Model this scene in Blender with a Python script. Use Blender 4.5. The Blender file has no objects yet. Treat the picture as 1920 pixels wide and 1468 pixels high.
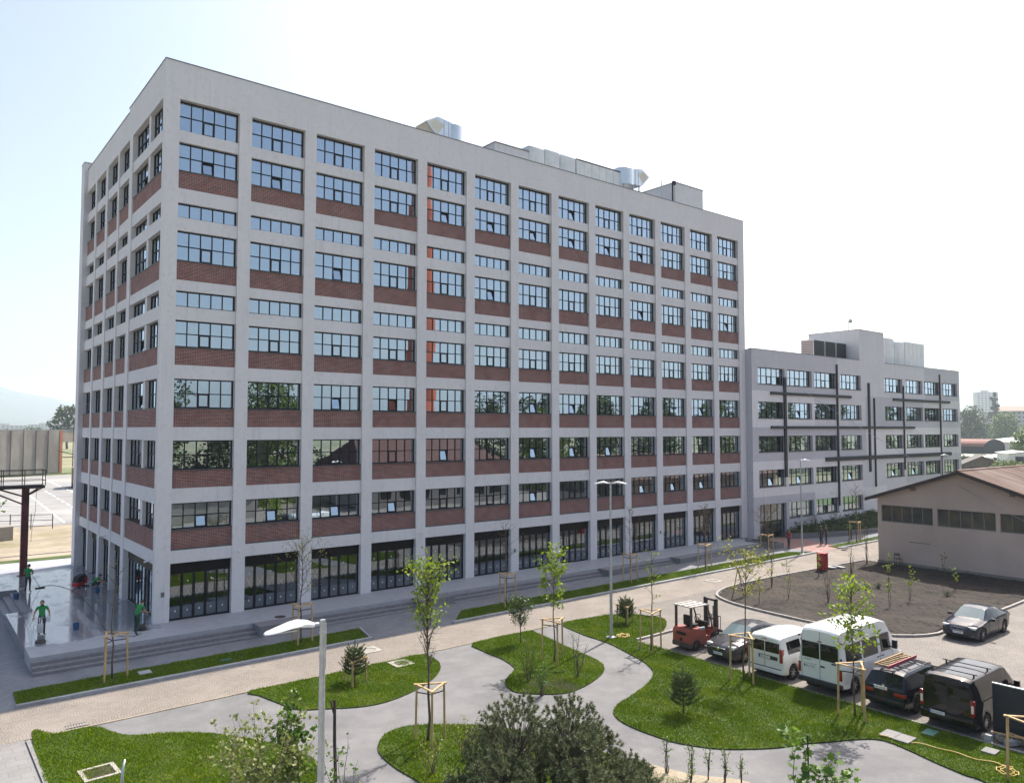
import bpy, bmesh, math, random
import numpy as np
from mathutils import Vector, Matrix, Euler, geometry

rd = math.radians
random.seed(11)
rng = np.random.default_rng(11)
scene = bpy.context.scene
COL = scene.collection

# ------------------------------------------------------------------ camera
cd = bpy.data.cameras.new('camera')
cam = bpy.data.objects.new('camera', cd)
COL.objects.link(cam)
cam.location = (-10.75, -43.76, 10.227)
cam.rotation_euler = (rd(90 + 2.835), rd(0.0), rd(-38.537))
cd.sensor_width = 36.0
cd.lens = 26.99
cd.clip_start = 0.2
cd.clip_end = 20000
scene.camera = cam

# ------------------------------------------------------------------ sky and sun
SUN = Vector((0.80, 0.264, 1.0)).normalized()
sun_el = math.asin(SUN.z)
sun_az = math.atan2(SUN.x, SUN.y)
world = bpy.data.worlds.new('World')
scene.world = world
world.use_nodes = True
wn = world.node_tree
bg = wn.nodes['Background']
sky = wn.nodes.new('ShaderNodeTexSky')
sky.sky_type = 'NISHITA'
sky.sun_disc = False
sky.sun_elevation = sun_el
sky.sun_rotation = sun_az
sky.altitude = 100
sky.air_density = 1.0
sky.dust_density = 4.5
sky.ozone_density = 1.0
wn.links.new(sky.outputs[0], bg.inputs[0])
bg.inputs[1].default_value = 0.12
sl = bpy.data.lights.new('sun', 'SUN')
sl.energy = 4.4
sl.angle = rd(0.53)
sl.color = (1.0, 0.95, 0.87)
sun = bpy.data.objects.new('sun', sl)
COL.objects.link(sun)
sun.location = (60, 20, 90)
sun.rotation_euler = (-SUN).to_track_quat('-Z', 'Y').to_euler()

scene.view_settings.view_transform = 'Standard'
scene.view_settings.look = 'None'
scene.view_settings.exposure = 0.92
scene.view_settings.gamma = 1.0
scene.render.engine = 'CYCLES'
scene.cycles.use_denoising = True
scene.cycles.max_bounces = 7
scene.cycles.diffuse_bounces = 3
scene.cycles.glossy_bounces = 4
scene.cycles.transmission_bounces = 4
scene.cycles.transparent_max_bounces = 16
scene.cycles.volume_bounces = 1
scene.cycles.caustics_reflective = False
scene.cycles.caustics_refractive = False
scene.cycles.sample_clamp_indirect = 6.0


# ------------------------------------------------------------------ helpers
def G(x):
    """height of the gently rising street and garden"""
    return -0.60 + 0.0045 * (min(max(x, -90.0), 110.0) + 5.9)


class MB:
    """collects simple shapes and builds them as ONE mesh object"""
    def __init__(s):
        s.v = []; s.f = []; s.m = []

    def add(s, vs, fs, mi=0):
        b = len(s.v)
        s.v.extend([tuple(p) for p in vs])
        for f in fs:
            s.f.append(tuple(b + i for i in f)); s.m.append(mi)

    def box(s, x0, y0, z0, x1, y1, z1, mi=0, M=None):
        vs = [(x0, y0, z0), (x1, y0, z0), (x1, y1, z0), (x0, y1, z0), (x0, y0, z1), (x1, y0, z1), (x1, y1, z1), (x0, y1, z1)]
        if M is not None: vs = [M @ Vector(p) for p in vs]
        s.add(vs, [(0, 3, 2, 1), (4, 5, 6, 7), (0, 1, 5, 4), (1, 2, 6, 5), (2, 3, 7, 6), (3, 0, 4, 7)], mi)

    def cbox(s, c, d, rot=(0, 0, 0), mi=0):
        M = Matrix.Translation(c) @ Euler(rot).to_matrix().to_4x4()
        s.box(-d[0] / 2, -d[1] / 2, -d[2] / 2, d[0] / 2, d[1] / 2, d[2] / 2, mi, M)

    def bbox(s, x0, y0, z0, x1, y1, z1, b=0.02, mi=0, M=None):
        """box with chamfered edges"""
        bm = bmesh.new()
        bmesh.ops.create_cube(bm, size=1)
        for v in bm.verts:
            v.co = Vector(((x0 + x1) / 2 + v.co.x * (x1 - x0), (y0 + y1) / 2 + v.co.y * (y1 - y0), (z0 + z1) / 2 + v.co.z * (z1 - z0)))
        bmesh.ops.bevel(bm, geom=bm.edges[:], offset=b, segments=2, affect='EDGES', profile=0.6)
        bm.verts.index_update()
        vs = [(M @ v.co if M is not None else v.co.copy()) for v in bm.verts]
        s.add(vs, [[v.index for v in f.verts] for f in bm.faces], mi)
        bm.free()

    def tube(s, pts, rad, n=8, mi=0, caps=True, squash=None):
        pts = [Vector(p) for p in pts]
        if not hasattr(rad, '__len__'): rad = [rad] * len(pts)
        b = len(s.v)
        up = Vector((0, 0, 1))
        prev = None
        for i, p in enumerate(pts):
            t = (pts[min(i + 1, len(pts) - 1)] - pts[max(i - 1, 0)])
            if t.length < 1e-9: t = Vector((0, 0, 1))
            t.normalize()
            if prev is None:
                a = t.cross(up)
                if a.length < 0.05: a = t.cross(Vector((1, 0, 0)))
            else:
                a = prev - t * prev.dot(t)
                if a.length < 1e-6: a = t.cross(up)
            a.normalize(); prev = a
            c = t.cross(a)
            for k in range(n):
                th = 2 * math.pi * k / n
                q = a * math.cos(th) * rad[i] + c * math.sin(th) * rad[i]
                s.v.append(tuple(p + q))
        for i in range(len(pts) - 1):
            for k in range(n):
                s.f.append((b + i * n + k, b + i * n + (k + 1) % n, b + (i + 1) * n + (k + 1) % n, b + (i + 1) * n + k)); s.m.append(mi)
        if caps:
            s.f.append(tuple(b + k for k in range(n))[::-1]); s.m.append(mi)
            e = b + (len(pts) - 1) * n
            s.f.append(tuple(e + k for k in range(n))); s.m.append(mi)

    def lathe(s, prof, n=16, mi=0, M=None):
        """prof: list of (r,z) turned round z"""
        b = len(s.v)
        for r, z in prof:
            for k in range(n):
                a = 2 * math.pi * k / n
                p = Vector((r * math.cos(a), r * math.sin(a), z))
                s.v.append(tuple(M @ p if M is not None else p))
        for i in range(len(prof) - 1):
            for k in range(n):
                s.f.append((b + i * n + k, b + i * n + (k + 1) % n, b + (i + 1) * n + (k + 1) % n, b + (i + 1) * n + k)); s.m.append(mi)
        s.f.append(tuple(b + k for k in range(n))[::-1]); s.m.append(mi)
        e = b + (len(prof) - 1) * n
        s.f.append(tuple(e + k for k in range(n))); s.m.append(mi)

    def prism(s, poly, lo, hi, axis=2, mi=0, M=None):
        """extrude a 2-D polygon along axis (0: poly is (y,z), 1: (x,z), 2: (x,y))"""
        def P(q, a):
            r = (a, q[0], q[1]) if axis == 0 else ((q[0], a, q[1]) if axis == 1 else (q[0], q[1], a))
            return M @ Vector(r) if M is not None else r
        n = len(poly)
        vs = [P(q, lo) for q in poly] + [P(q, hi) for q in poly]
        tr = geometry.tessellate_polygon([[Vector((q[0], q[1], 0)) for q in poly]])
        fs = [tuple(t) for t in tr] + [tuple(n + i for i in t) for t in tr]
        fs += [(i, (i + 1) % n, n + (i + 1) % n, n + i) for i in range(n)]
        s.add(vs, fs, mi)

    def build(s, name, mats, parent=None, loc=None, rotz=0.0, smooth=False, angle=None, fix=True):
        me = bpy.data.meshes.new(name)
        me.from_pydata(s.v, [], s.f)
        mats = mats if isinstance(mats, (list, tuple)) else [mats]
        for m in mats: me.materials.append(m)
        if len(mats) > 1: me.polygons.foreach_set('material_index', s.m)
        me.update()
        if fix:
            bm = bmesh.new(); bm.from_mesh(me)
            bmesh.ops.recalc_face_normals(bm, faces=bm.faces[:])
            bm.to_mesh(me); bm.free()
        if smooth:
            me.polygons.foreach_set('use_smooth', [True] * len(me.polygons))
            if angle: me.set_sharp_from_angle(angle=rd(angle))
        return link(name, me, parent, loc, rotz)


def link(name, me, parent=None, loc=None, rotz=0.0, rot=None):
    o = bpy.data.objects.new(name, me)
    COL.objects.link(o)
    if parent is not None: o.parent = parent
    if loc is not None: o.location = loc
    if rot is not None: o.rotation_euler = rot
    elif rotz: o.rotation_euler = (0, 0, rotz)
    return o


def tag(o, label=None, cat=None, group=None, kind=None):
    if label: o['label'] = label
    if cat: o['category'] = cat
    if group: o['group'] = group
    if kind: o['kind'] = kind
    return o


def thing(name, label, cat, loc=(0, 0, 0), rotz=0.0, group=None):
    o = bpy.data.objects.new(name, None)
    COL.objects.link(o)
    o.location = loc; o.rotation_euler = (0, 0, rotz)
    o.empty_display_size = 0.3
    return tag(o, label, cat, group)


def copy_tree(o, parent=None):
    c = o.copy(); COL.objects.link(c); c.parent = parent
    for ch in list(o.children): copy_tree(ch, c)
    return c


def quads(name, P, mats, parent=None, mi=None, uv=False):
    """P: (N,k,3) array of k-gons as one mesh"""
    P = np.asarray(P, dtype=np.float32)
    n, k = P.shape[:2]
    me = bpy.data.meshes.new(name)
    me.vertices.add(n * k); me.loops.add(n * k); me.polygons.add(n)
    me.vertices.foreach_set('co', P.reshape(-1))
    me.loops.foreach_set('vertex_index', np.arange(n * k, dtype=np.int32))
    me.polygons.foreach_set('loop_start', np.arange(0, n * k, k, dtype=np.int32))
    mats = mats if isinstance(mats, (list, tuple)) else [mats]
    for m in mats: me.materials.append(m)
    if mi is not None: me.polygons.foreach_set('material_index', np.asarray(mi, dtype=np.int32))
    me.update(calc_edges=True)
    return link(name, me, parent)


def smooth_loop(pts, sub=5, closed=True):
    """Catmull-Rom through 2-D points"""
    n = len(pts); out = []
    rngi = range(n) if closed else range(n - 1)
    for i in rngi:
        if closed: p0, p1, p2, p3 = (pts[(i + j - 1) % n] for j in range(4))
        else: p0, p1, p2, p3 = (pts[min(max(i + j - 1, 0), n - 1)] for j in range(4))
        for k in range(sub):
            t = k / sub
            out.append(tuple(0.5 * ((2 * p1[a]) + (-p0[a] + p2[a]) * t + (2 * p0[a] - 5 * p1[a] + 4 * p2[a] - p3[a]) * t * t + (-p0[a] + 3 * p1[a] - 3 * p2[a] + p3[a]) * t ** 3) for a in (0, 1)))
    if not closed: out.append(tuple(pts[-1]))
    return out


def sheet(name, poly, mat, dz=0.0, thick=0.0, kind='structure', zf=None, parent=None):
    """a ground sheet following the slope; a little thickness gives it an edge"""
    zf = zf or G
    n = len(poly)
    vs = [(x, y, zf(x) + dz) for x, y in poly]
    tr = geometry.tessellate_polygon([[Vector((x, y, 0)) for x, y in poly]])
    fs = [tuple(t) for t in tr]
    b = MB(); b.add(vs, fs)
    if thick > 0:
        vs2 = vs + [(x, y, z - thick) for x, y, z in vs]
        b = MB(); b.add(vs2, fs + [(i, (i + 1) % n, n + (i + 1) % n, n + i) for i in range(n)])
    o = b.build(name, mat, parent)
    # sheets must look up
    me = o.data
    if n and me.polygons[0].normal.z < 0:
        bm = bmesh.new(); bm.from_mesh(me); bmesh.ops.reverse_faces(bm, faces=bm.faces[:]); bm.to_mesh(me); bm.free()
    if kind: o['kind'] = kind
    return o


def inside(poly, X, Y):
    """vectorised point-in-polygon"""
    X = np.asarray(X); Y = np.asarray(Y)
    r = np.zeros(X.shape, bool)
    n = len(poly)
    for i in range(n):
        x1, y1 = poly[i]; x2, y2 = poly[(i + 1) % n]
        if y1 == y2: continue
        c = ((y1 > Y) != (y2 > Y)) & (X < (x2 - x1) * (Y - y1) / (y2 - y1) + x1)
        r ^= c
    return r


# ------------------------------------------------------------------ materials
def nmat(name):
    m = bpy.data.materials.new(name)
    m.use_nodes = True
    nt = m.node_tree
    return m, nt, nt.nodes['Principled BSDF']


def nd(nt, t, **kw):
    n = nt.nodes.new(t)
    for k, v in kw.items():
        if k.startswith('i_'):
            key = k[2:]
            n.inputs[int(key) if key.isdigit() else key.replace('_', ' ')].default_value = v
        else: setattr(n, k, v)
    return n


def math_(nt, op, a, b=None, clamp=False):
    n = nt.nodes.new('ShaderNodeMath'); n.operation = op; n.use_clamp = clamp
    for i, q in enumerate((a, b)):
        if q is None: continue
        if isinstance(q, (int, float)): n.inputs[i].default_value = q
        else: nt.links.new(q, n.inputs[i])
    return n.outputs[0]


def mix_(nt, fac, a, b, blend='MIX'):
    n = nt.nodes.new('ShaderNodeMix'); n.data_type = 'RGBA'; n.blend_type = blend
    for s, q in ((0, fac), (6, a), (7, b)):
        if isinstance(q, (int, float)): n.inputs[s].default_value = q
        elif isinstance(q, (tuple, list)): n.inputs[s].default_value = (*q[:3], 1)
        else: nt.links.new(q, n.inputs[s])
    return n.outputs[2]


def ramp(nt, fac, lo, hi, smooth=True):
    n = nt.nodes.new('ShaderNodeMapRange')
    n.interpolation_type = 'SMOOTHSTEP' if smooth else 'LINEAR'
    nt.links.new(fac, n.inputs[0])
    n.inputs[1].default_value = lo; n.inputs[2].default_value = hi
    return n.outputs[0]


def pos(nt, sc=(1, 1, 1), space='pos'):
    if space == 'pos':
        g = nd(nt, 'ShaderNodeNewGeometry'); o = g.outputs['Position']
    else:
        g = nd(nt, 'ShaderNodeTexCoord'); o = g.outputs['Object']
    if sc == (1, 1, 1): return o
    mp = nd(nt, 'ShaderNodeMapping'); mp.inputs['Scale'].default_value = sc
    nt.links.new(o, mp.inputs[0])
    return mp.outputs[0]


def noise(nt, vec, scale, detail=4, rough=0.55, dist=0.0):
    n = nd(nt, 'ShaderNodeTexNoise')
    n.inputs['Scale'].default_value = scale; n.inputs['Detail'].default_value = detail
    n.inputs['Roughness'].default_value = rough; n.inputs['Distortion'].default_value = dist
    nt.links.new(vec, n.inputs['Vector'])
    return n.outputs['Fac']


def bump(nt, bsdf, h, strength=0.3, dist=0.02):
    b = nd(nt, 'ShaderNodeBump')
    b.inputs['Strength'].default_value = strength; b.inputs['Distance'].default_value = dist
    nt.links.new(h, b.inputs['Height']); nt.links.new(b.outputs[0], bsdf.inputs['Normal'])


def surf(name, c1, c2, scale=3.0, rough=0.8, metal=0.0, bstr=0.25, bdist=0.01, bscale=None, fine=0.25, fscale=40.0, c3=None, big=0.4, spec=None, coat=0.0, stretch=(1, 1, 1), space='pos'):
    """mottled surface: c1/c2 by mid noise, fine grain, optional large patches of c3"""
    m, nt, b = nmat(name)
    v = pos(nt, stretch, space)
    n1 = noise(nt, v, scale, 6, 0.6)
    col = mix_(nt, ramp(nt, n1, 0.32, 0.68), c1, c2)
    if c3 is not None:
        col = mix_(nt, ramp(nt, noise(nt, v, big, 5, 0.6), 0.46, 0.68), col, c3)
    if fine > 0:
        nf = noise(nt, v, fscale, 3, 0.7)
        k = math_(nt, 'ADD', math_(nt, 'MULTIPLY', math_(nt, 'SUBTRACT', nf, 0.5), fine * 2), 1.0)
        g = nd(nt, 'ShaderNodeCombineColor')
        for i in range(3): nt.links.new(k, g.inputs[i])
        col = mix_(nt, 1.0, col, g.outputs[0], 'MULTIPLY')
    nt.links.new(col, b.inputs['Base Color'])
    b.inputs['Roughness'].default_value = rough
    b.inputs['Metallic'].default_value = metal
    if spec is not None: b.inputs['Specular IOR Level'].default_value = spec
    if coat: b.inputs['Coat Weight'].default_value = coat; b.inputs['Coat Roughness'].default_value = 0.03
    if bstr > 0: bump(nt, b, noise(nt, v, bscale or scale * 6, 5, 0.65), bstr, bdist)
    return m


def plain(name, c, rough=0.5, metal=0.0, coat=0.0, var=0.06, spec=None):
    return surf(name, tuple(x * (1 - var) for x in c), tuple(min(1, x * (1 + var)) for x in c), 2.0, rough, metal, 0.0, fine=var, fscale=25, coat=coat, spec=spec)


def plaster(name, c, dark=0.86, streak=True):
    m, nt, b = nmat(name)
    v = pos(nt)
    col = mix_(nt, ramp(nt, noise(nt, v, 0.35, 5, 0.6), 0.3, 0.7), c, tuple(x * 0.95 for x in c))
    col = mix_(nt, math_(nt, 'MULTIPLY', ramp(nt, noise(nt, v, 3.2, 6, 0.7), 0.48, 0.72), 1.0), col, tuple(x * dark for x in c))
    if streak:
        s = pos(nt, (2.2, 2.2, 0.12))
        col = mix_(nt, math_(nt, 'MULTIPLY', ramp(nt, noise(nt, s, 1.6, 5, 0.6), 0.52, 0.78), 0.8), col, tuple(x * 0.82 for x in c))
    col = mix_(nt, math_(nt, 'MULTIPLY', ramp(nt, noise(nt, v, 22, 2, 0.6), 0.60, 0.75), 0.35), col, tuple(x * 0.7 for x in c))
    nt.links.new(col, b.inputs['Base Color'])
    b.inputs['Roughness'].default_value = 0.9
    bump(nt, b, noise(nt, v, 30, 4, 0.7), 0.25, 0.006)
    return m


def brick_mat(name, c1, c2, mortar, msize=0.012):
    m, nt, b = nmat(name)
    g = nd(nt, 'ShaderNodeNewGeometry')
    sp = nd(nt, 'ShaderNodeSeparateXYZ'); nt.links.new(g.outputs['Position'], sp.inputs[0])
    u = math_(nt, 'ADD', sp.outputs[0], sp.outputs[1])
    cb = nd(nt, 'ShaderNodeCombineXYZ'); nt.links.new(u, cb.inputs[0]); nt.links.new(sp.outputs[2], cb.inputs[1])
    br = nd(nt, 'ShaderNodeTexBrick')
    br.inputs['Scale'].default_value = 1.0
    br.inputs['Brick Width'].default_value = 0.26; br.inputs['Row Height'].default_value = 0.077
    br.inputs['Mortar Size'].default_value = msize; br.inputs['Mortar Smooth'].default_value = 0.2
    br.inputs['Bias'].default_value = -0.1
    br.inputs['Color1'].default_value = (*c1, 1); br.inputs['Color2'].default_value = (*c2, 1); br.inputs['Mortar'].default_value = (*mortar, 1)
    nt.links.new(cb.outputs[0], br.inputs['Vector'])
    col = mix_(nt, math_(nt, 'MULTIPLY', ramp(nt, noise(nt, g.outputs['Position'], 1.4, 5), 0.4, 0.7), 0.35), br.outputs['Color'], tuple(x * 0.6 for x in c1))
    nt.links.new(col, b.inputs['Base Color'])
    b.inputs['Roughness'].default_value = 0.85
    bump(nt, b, math_(nt, 'SUBTRACT', 1.0, br.outputs['Fac']), 0.6, 0.01)
    return m


def glass_mat(name, base_r=0.30, tint=(0.55, 0.6, 0.62), wave=0.25):
    """thin coated window glass: part mirror, part see-through"""
    m = bpy.data.materials.new(name); m.use_nodes = True
    nt = m.node_tree; nt.nodes.clear()
    out = nd(nt, 'ShaderNodeOutputMaterial')
    gl = nd(nt, 'ShaderNodeBsdfGlossy'); gl.inputs['Roughness'].default_value = 0.0
    gl.inputs['Color'].default_value = (0.74, 0.87, 1.0, 1)
    tr = nd(nt, 'ShaderNodeBsdfTransparent'); tr.inputs['Color'].default_value = (*tint, 1)
    mx = nd(nt, 'ShaderNodeMixShader')
    lw = nd(nt, 'ShaderNodeLayerWeight'); lw.inputs['Blend'].default_value = 0.5
    fac = math_(nt, 'ADD', math_(nt, 'MULTIPLY', math_(nt, 'POWER', lw.outputs['Facing'], 2.6), 1.0 - base_r), base_r, True)
    v = pos(nt)
    bp = nd(nt, 'ShaderNodeBump'); bp.inputs['Strength'].default_value = wave; bp.inputs['Distance'].default_value = 0.02
    nt.links.new(noise(nt, v, 0.9, 1, 0.4), bp.inputs['Height'])
    nt.links.new(bp.outputs[0], gl.inputs['Normal'])
    nt.links.new(fac, mx.inputs[0]); nt.links.new(tr.outputs[0], mx.inputs[1]); nt.links.new(gl.outputs[0], mx.inputs[2])
    nt.links.new(mx.outputs[0], out.inputs[0])
    return m


def leaf_mat(name, c1, c2, trans=0.35, rough=0.5):
    m = bpy.data.materials.new(name); m.use_nodes = True
    nt = m.node_tree
    b = nt.nodes['Principled BSDF']; out = nt.nodes['Material Output']
    g = nd(nt, 'ShaderNodeNewGeometry')
    col = mix_(nt, g.outputs['Random Per Island'], c1, c2)
    nt.links.new(col, b.inputs['Base Color']); b.inputs['Roughness'].default_value = rough
    b.inputs['Specular IOR Level'].default_value = 0.15 if rough > 0.8 else 0.35
    t = nd(nt, 'ShaderNodeBsdfTranslucent')
    tc = mix_(nt, 1.0, col, (1.0, 1.05, 0.5), 'MULTIPLY')
    nt.links.new(tc, t.inputs['Color'])
    mx = nd(nt, 'ShaderNodeMixShader'); mx.inputs[0].default_value = trans
    nt.links.new(b.outputs[0], mx.inputs[1]); nt.links.new(t.outputs[0], mx.inputs[2])
    nt.links.new(mx.outputs[0], out.inputs[0])
    return m


def cobble_mat(name, c1, c2, joint, row=0.105, wid=0.115, wave=0.22, period=1.35, wear=None):
    """small stone setts; wave bends the rows into fans"""
    m, nt, b = nmat(name)
    g = nd(nt, 'ShaderNodeNewGeometry'); P = g.outputs['Position']
    sp = nd(nt, 'ShaderNodeSeparateXYZ'); nt.links.new(P, sp.inputs[0])
    x, y = sp.outputs[0], sp.outputs[1]
    jit = math_(nt, 'MULTIPLY', math_(nt, 'SUBTRACT', noise(nt, P, 6.0, 2), 0.5), 0.07)
    if wave > 0:
        arc = math_(nt, 'MULTIPLY', math_(nt, 'ABSOLUTE', math_(nt, 'SINE', math_(nt, 'MULTIPLY', y, math.pi / period))), wave)
        u = math_(nt, 'ADD', math_(nt, 'ADD', x, arc), jit); w = math_(nt, 'ADD', y, jit)
    else:
        u = math_(nt, 'ADD', x, jit); w = math_(nt, 'ADD', y, math_(nt, 'MULTIPLY', math_(nt, 'SUBTRACT', noise(nt, P, 2.0, 2), 0.5), 0.3))
    cb = nd(nt, 'ShaderNodeCombineXYZ'); nt.links.new(w, cb.inputs[0]); nt.links.new(u, cb.inputs[1])
    br = nd(nt, 'ShaderNodeTexBrick')
    br.inputs['Scale'].default_value = 1.0; br.inputs['Brick Width'].default_value = wid; br.inputs['Row Height'].default_value = row
    br.inputs['Mortar Size'].default_value = 0.011; br.inputs['Mortar Smooth'].default_value = 0.6
    br.inputs['Color1'].default_value = (*c1, 1); br.inputs['Color2'].default_value = (*c2, 1); br.inputs['Mortar'].default_value = (*joint, 1)
    nt.links.new(cb.outputs[0], br.inputs['Vector'])
    col = mix_(nt, math_(nt, 'MULTIPLY', ramp(nt, noise(nt, P, 0.5, 6, 0.65), 0.42, 0.72), 0.55), br.outputs['Color'], wear or tuple(q * 1.25 for q in c1))
    col = mix_(nt, math_(nt, 'MULTIPLY', ramp(nt, noise(nt, P, 0.23, 6, 0.7), 0.55, 0.75), 0.45), col, tuple(q * 0.7 for q in c2))
    nt.links.new(col, b.inputs['Base Color'])
    b.inputs['Roughness'].default_value = 0.85
    bump(nt, b, math_(nt, 'SUBTRACT', 1.0, br.outputs['Fac']), 0.7, 0.02)
    return m


M = {}
M['plaster'] = plaster('light_grey_plaster', (0.70, 0.672, 0.685))
M['plaster_w'] = plaster('annex_plaster_light', (0.74, 0.72, 0.735))
M['plaster_m'] = plaster('annex_plaster_middle', (0.64, 0.625, 0.65))
M['plaster_d'] = plaster('annex_plaster_dark', (0.53, 0.52, 0.56))
M['brick'] = brick_mat('dark_red_brick', (0.235, 0.064, 0.05), (0.10, 0.036, 0.034), (0.37, 0.31, 0.29), 0.011)
M['frame'] = plain('black_window_metal', (0.008, 0.009, 0.014), 0.5, spec=0.25)
M['sill'] = plain('dark_sill_metal', (0.075, 0.08, 0.085), 0.5)
M['header'] = plain('dark_header_panel', (0.006, 0.004, 0.005), 0.5, spec=0.2)
M['glass'] = glass_mat('window_glass', 0.50, (0.40, 0.44, 0.46), 0.10)
M['glass_d'] = glass_mat('door_glass', 0.27, (0.45, 0.48, 0.5), 0.05)
M['cap'] = plain('parapet_cap_metal', (0.16, 0.165, 0.17), 0.5, 0.3)
M['interior'] = plain('interior_paint', (0.33, 0.33, 0.33), 0.9)
M['interior_floor'] = plain('interior_floor', (0.16, 0.15, 0.14), 0.6)
M['beam'] = plain('charcoal_beam_paint', (0.022, 0.024, 0.028), 0.6, spec=0.25)
M['wood'] = surf('pale_timber', (0.55, 0.38, 0.19), (0.40, 0.26, 0.12), 6, 0.75, bstr=0.2, stretch=(1, 1, 0.25), fine=0.3)
M['wood_old'] = surf('grey_timber', (0.24, 0.19, 0.145), (0.15, 0.115, 0.09), 5, 0.85, bstr=0.2, stretch=(1, 1, 0.25), fine=0.3)
M['strap'] = plain('black_rubber_strap', (0.02, 0.02, 0.022), 0.7)
M['galv'] = surf('galvanised_steel', (0.50, 0.52, 0.54), (0.40, 0.42, 0.45), 8, 0.42, 0.7, 0.05, fine=0.12)
M['lampwhite'] = plain('lamp_head_enamel', (0.78, 0.78, 0.79), 0.35, coat=0.3)
M['lens'] = plain('lamp_lens', (0.6, 0.6, 0.58), 0.2)
M['granite'] = None
M['kerb'] = surf('kerb_concrete', (0.40, 0.40, 0.41), (0.32, 0.325, 0.335), 4, 0.85, bstr=0.2, fine=0.3, c3=(0.26, 0.26, 0.265))
M['kerb_stone'] = surf('bed_kerb_concrete', (0.36, 0.33, 0.31), (0.27, 0.25, 0.235), 4, 0.88, bstr=0.25, fine=0.35)
M['step'] = surf('granite_step', (0.215, 0.21, 0.225), (0.175, 0.17, 0.185), 5, 0.6, bstr=0.05, fine=0.3, fscale=60)
M['soil'] = surf('garden_soil', (0.034, 0.0225, 0.0145), (0.0135, 0.0092, 0.0062), 1.6, 0.95, bstr=1.0, bdist=0.09, bscale=7, fine=0.7, fscale=22, c3=(0.046, 0.032, 0.022), big=0.25)
M['gravel'] = surf('pale_gravel', (0.205, 0.199, 0.199), (0.165, 0.16, 0.161), 1.1, 0.92, bstr=0.8, bdist=0.02, bscale=55, fine=0.55, fscale=48, c3=(0.14, 0.136, 0.138), big=0.35)
M['lawn'] = surf('lawn_turf', (0.030, 0.060, 0.002), (0.052, 0.088, 0.004), 1.2, 0.9, bstr=0.7, bdist=0.05, bscale=25, fine=0.5, fscale=30, c3=(0.07, 0.095, 0.008), big=0.5)
M['grass'] = leaf_mat('grass_blades', (0.085, 0.165, 0.001), (0.18, 0.25, 0.004), 0.22, 0.9)


def grass_mat():
    m = leaf_mat('grass_blades', (0.085, 0.165, 0.001), (0.18, 0.25, 0.004), 0.22, 0.9)
    nt = m.node_tree; b = nt.nodes['Principled BSDF']
    src = b.inputs['Base Color'].links[0].from_socket
    g = nd(nt, 'ShaderNodeNewGeometry')
    c = mix_(nt, math_(nt, 'MULTIPLY', ramp(nt, noise(nt, g.outputs['Position'], 0.75, 5, 0.65), 0.5, 0.72), 0.75), src, (0.26, 0.31, 0.012))
    c = mix_(nt, math_(nt, 'MULTIPLY', ramp(nt, noise(nt, g.outputs['Position'], 1.9, 4, 0.6), 0.55, 0.75), 0.6), c, (0.055, 0.115, 0.004))
    c = mix_(nt, math_(nt, 'MULTIPLY', ramp(nt, noise(nt, g.outputs['Position'], 5.0, 3, 0.6), 0.62, 0.78), 0.5), c, (0.30, 0.31, 0.07))
    nt.links.new(c, b.inputs['Base Color'])
    for n in nt.nodes:
        if n.type == 'BSDF_TRANSLUCENT': nt.links.new(mix_(nt, 1.0, c, (1.0, 1.05, 0.4), 'MULTIPLY'), n.inputs['Color'])
    return m


M['grass'] = grass_mat()
M['sett'] = cobble_mat('street_setts', (0.275, 0.235, 0.20), (0.22, 0.188, 0.16), (0.145, 0.12, 0.10))
M['sett_p'] = cobble_mat('parking_setts', (0.215, 0.19, 0.168), (0.17, 0.15, 0.133), (0.10, 0.086, 0.075), 0.13, 0.14, 0.0)
M['paver'] = None
M['earth'] = surf('dry_ground', (0.30, 0.25, 0.17), (0.16, 0.17, 0.07), 0.05, 0.95, bstr=0.4, bdist=0.1, bscale=2, fine=0.4, fscale=3, c3=(0.09, 0.13, 0.04), big=0.015)
M['sand'] = surf('sandy_ground', (0.34, 0.285, 0.21), (0.26, 0.215, 0.155), 0.35, 0.95, bstr=0.6, bdist=0.08, bscale=3, fine=0.4, fscale=9, c3=(0.21, 0.18, 0.10), big=0.16)
M['asphalt'] = surf('worn_asphalt', (0.27, 0.26, 0.25), (0.21, 0.205, 0.20), 0.2, 0.9, bstr=0.3, bscale=20, fine=0.25, fscale=12, c3=(0.33, 0.32, 0.30), big=0.04)
M['paint'] = plain('road_paint', (0.75, 0.75, 0.73), 0.7, var=0.1)
M['redpave'] = surf('red_pavers', (0.33, 0.185, 0.16), (0.27, 0.15, 0.13), 3, 0.85, bstr=0.3, fine=0.3)
M['steel_red'] = surf('oxide_red_steel', (0.24, 0.045, 0.055), (0.16, 0.036, 0.04), 2, 0.55, bstr=0.1, fine=0.2, c3=(0.07, 0.035, 0.025), big=0.8)
M['steel_dark'] = surf('dark_rusty_steel', (0.035, 0.028, 0.027), (0.06, 0.036, 0.03), 3, 0.7, bstr=0.1, fine=0.3)
M['conc'] = surf('weathered_concrete', (0.30, 0.275, 0.245), (0.235, 0.215, 0.19), 0.5, 0.9, bstr=0.3, bscale=12, fine=0.25, c3=(0.19, 0.17, 0.15), big=0.16, stretch=(1, 1, 0.35))
M['rust'] = surf('rust_orange_steel', (0.40, 0.13, 0.06), (0.30, 0.10, 0.05), 1.5, 0.8, bstr=0.1, fine=0.2)
M['shedwall'] = surf('pink_roughcast', (0.62, 0.49, 0.415), (0.55, 0.43, 0.36), 0.5, 0.95, bstr=0.7, bdist=0.02, bscale=28, fine=0.4, fscale=30, c3=(0.50, 0.385, 0.315), big=0.12)
M['black'] = plain('black_rubber', (0.012, 0.012, 0.013), 0.75)
M['darkplastic'] = plain('dark_plastic', (0.025, 0.026, 0.028), 0.55)
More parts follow.
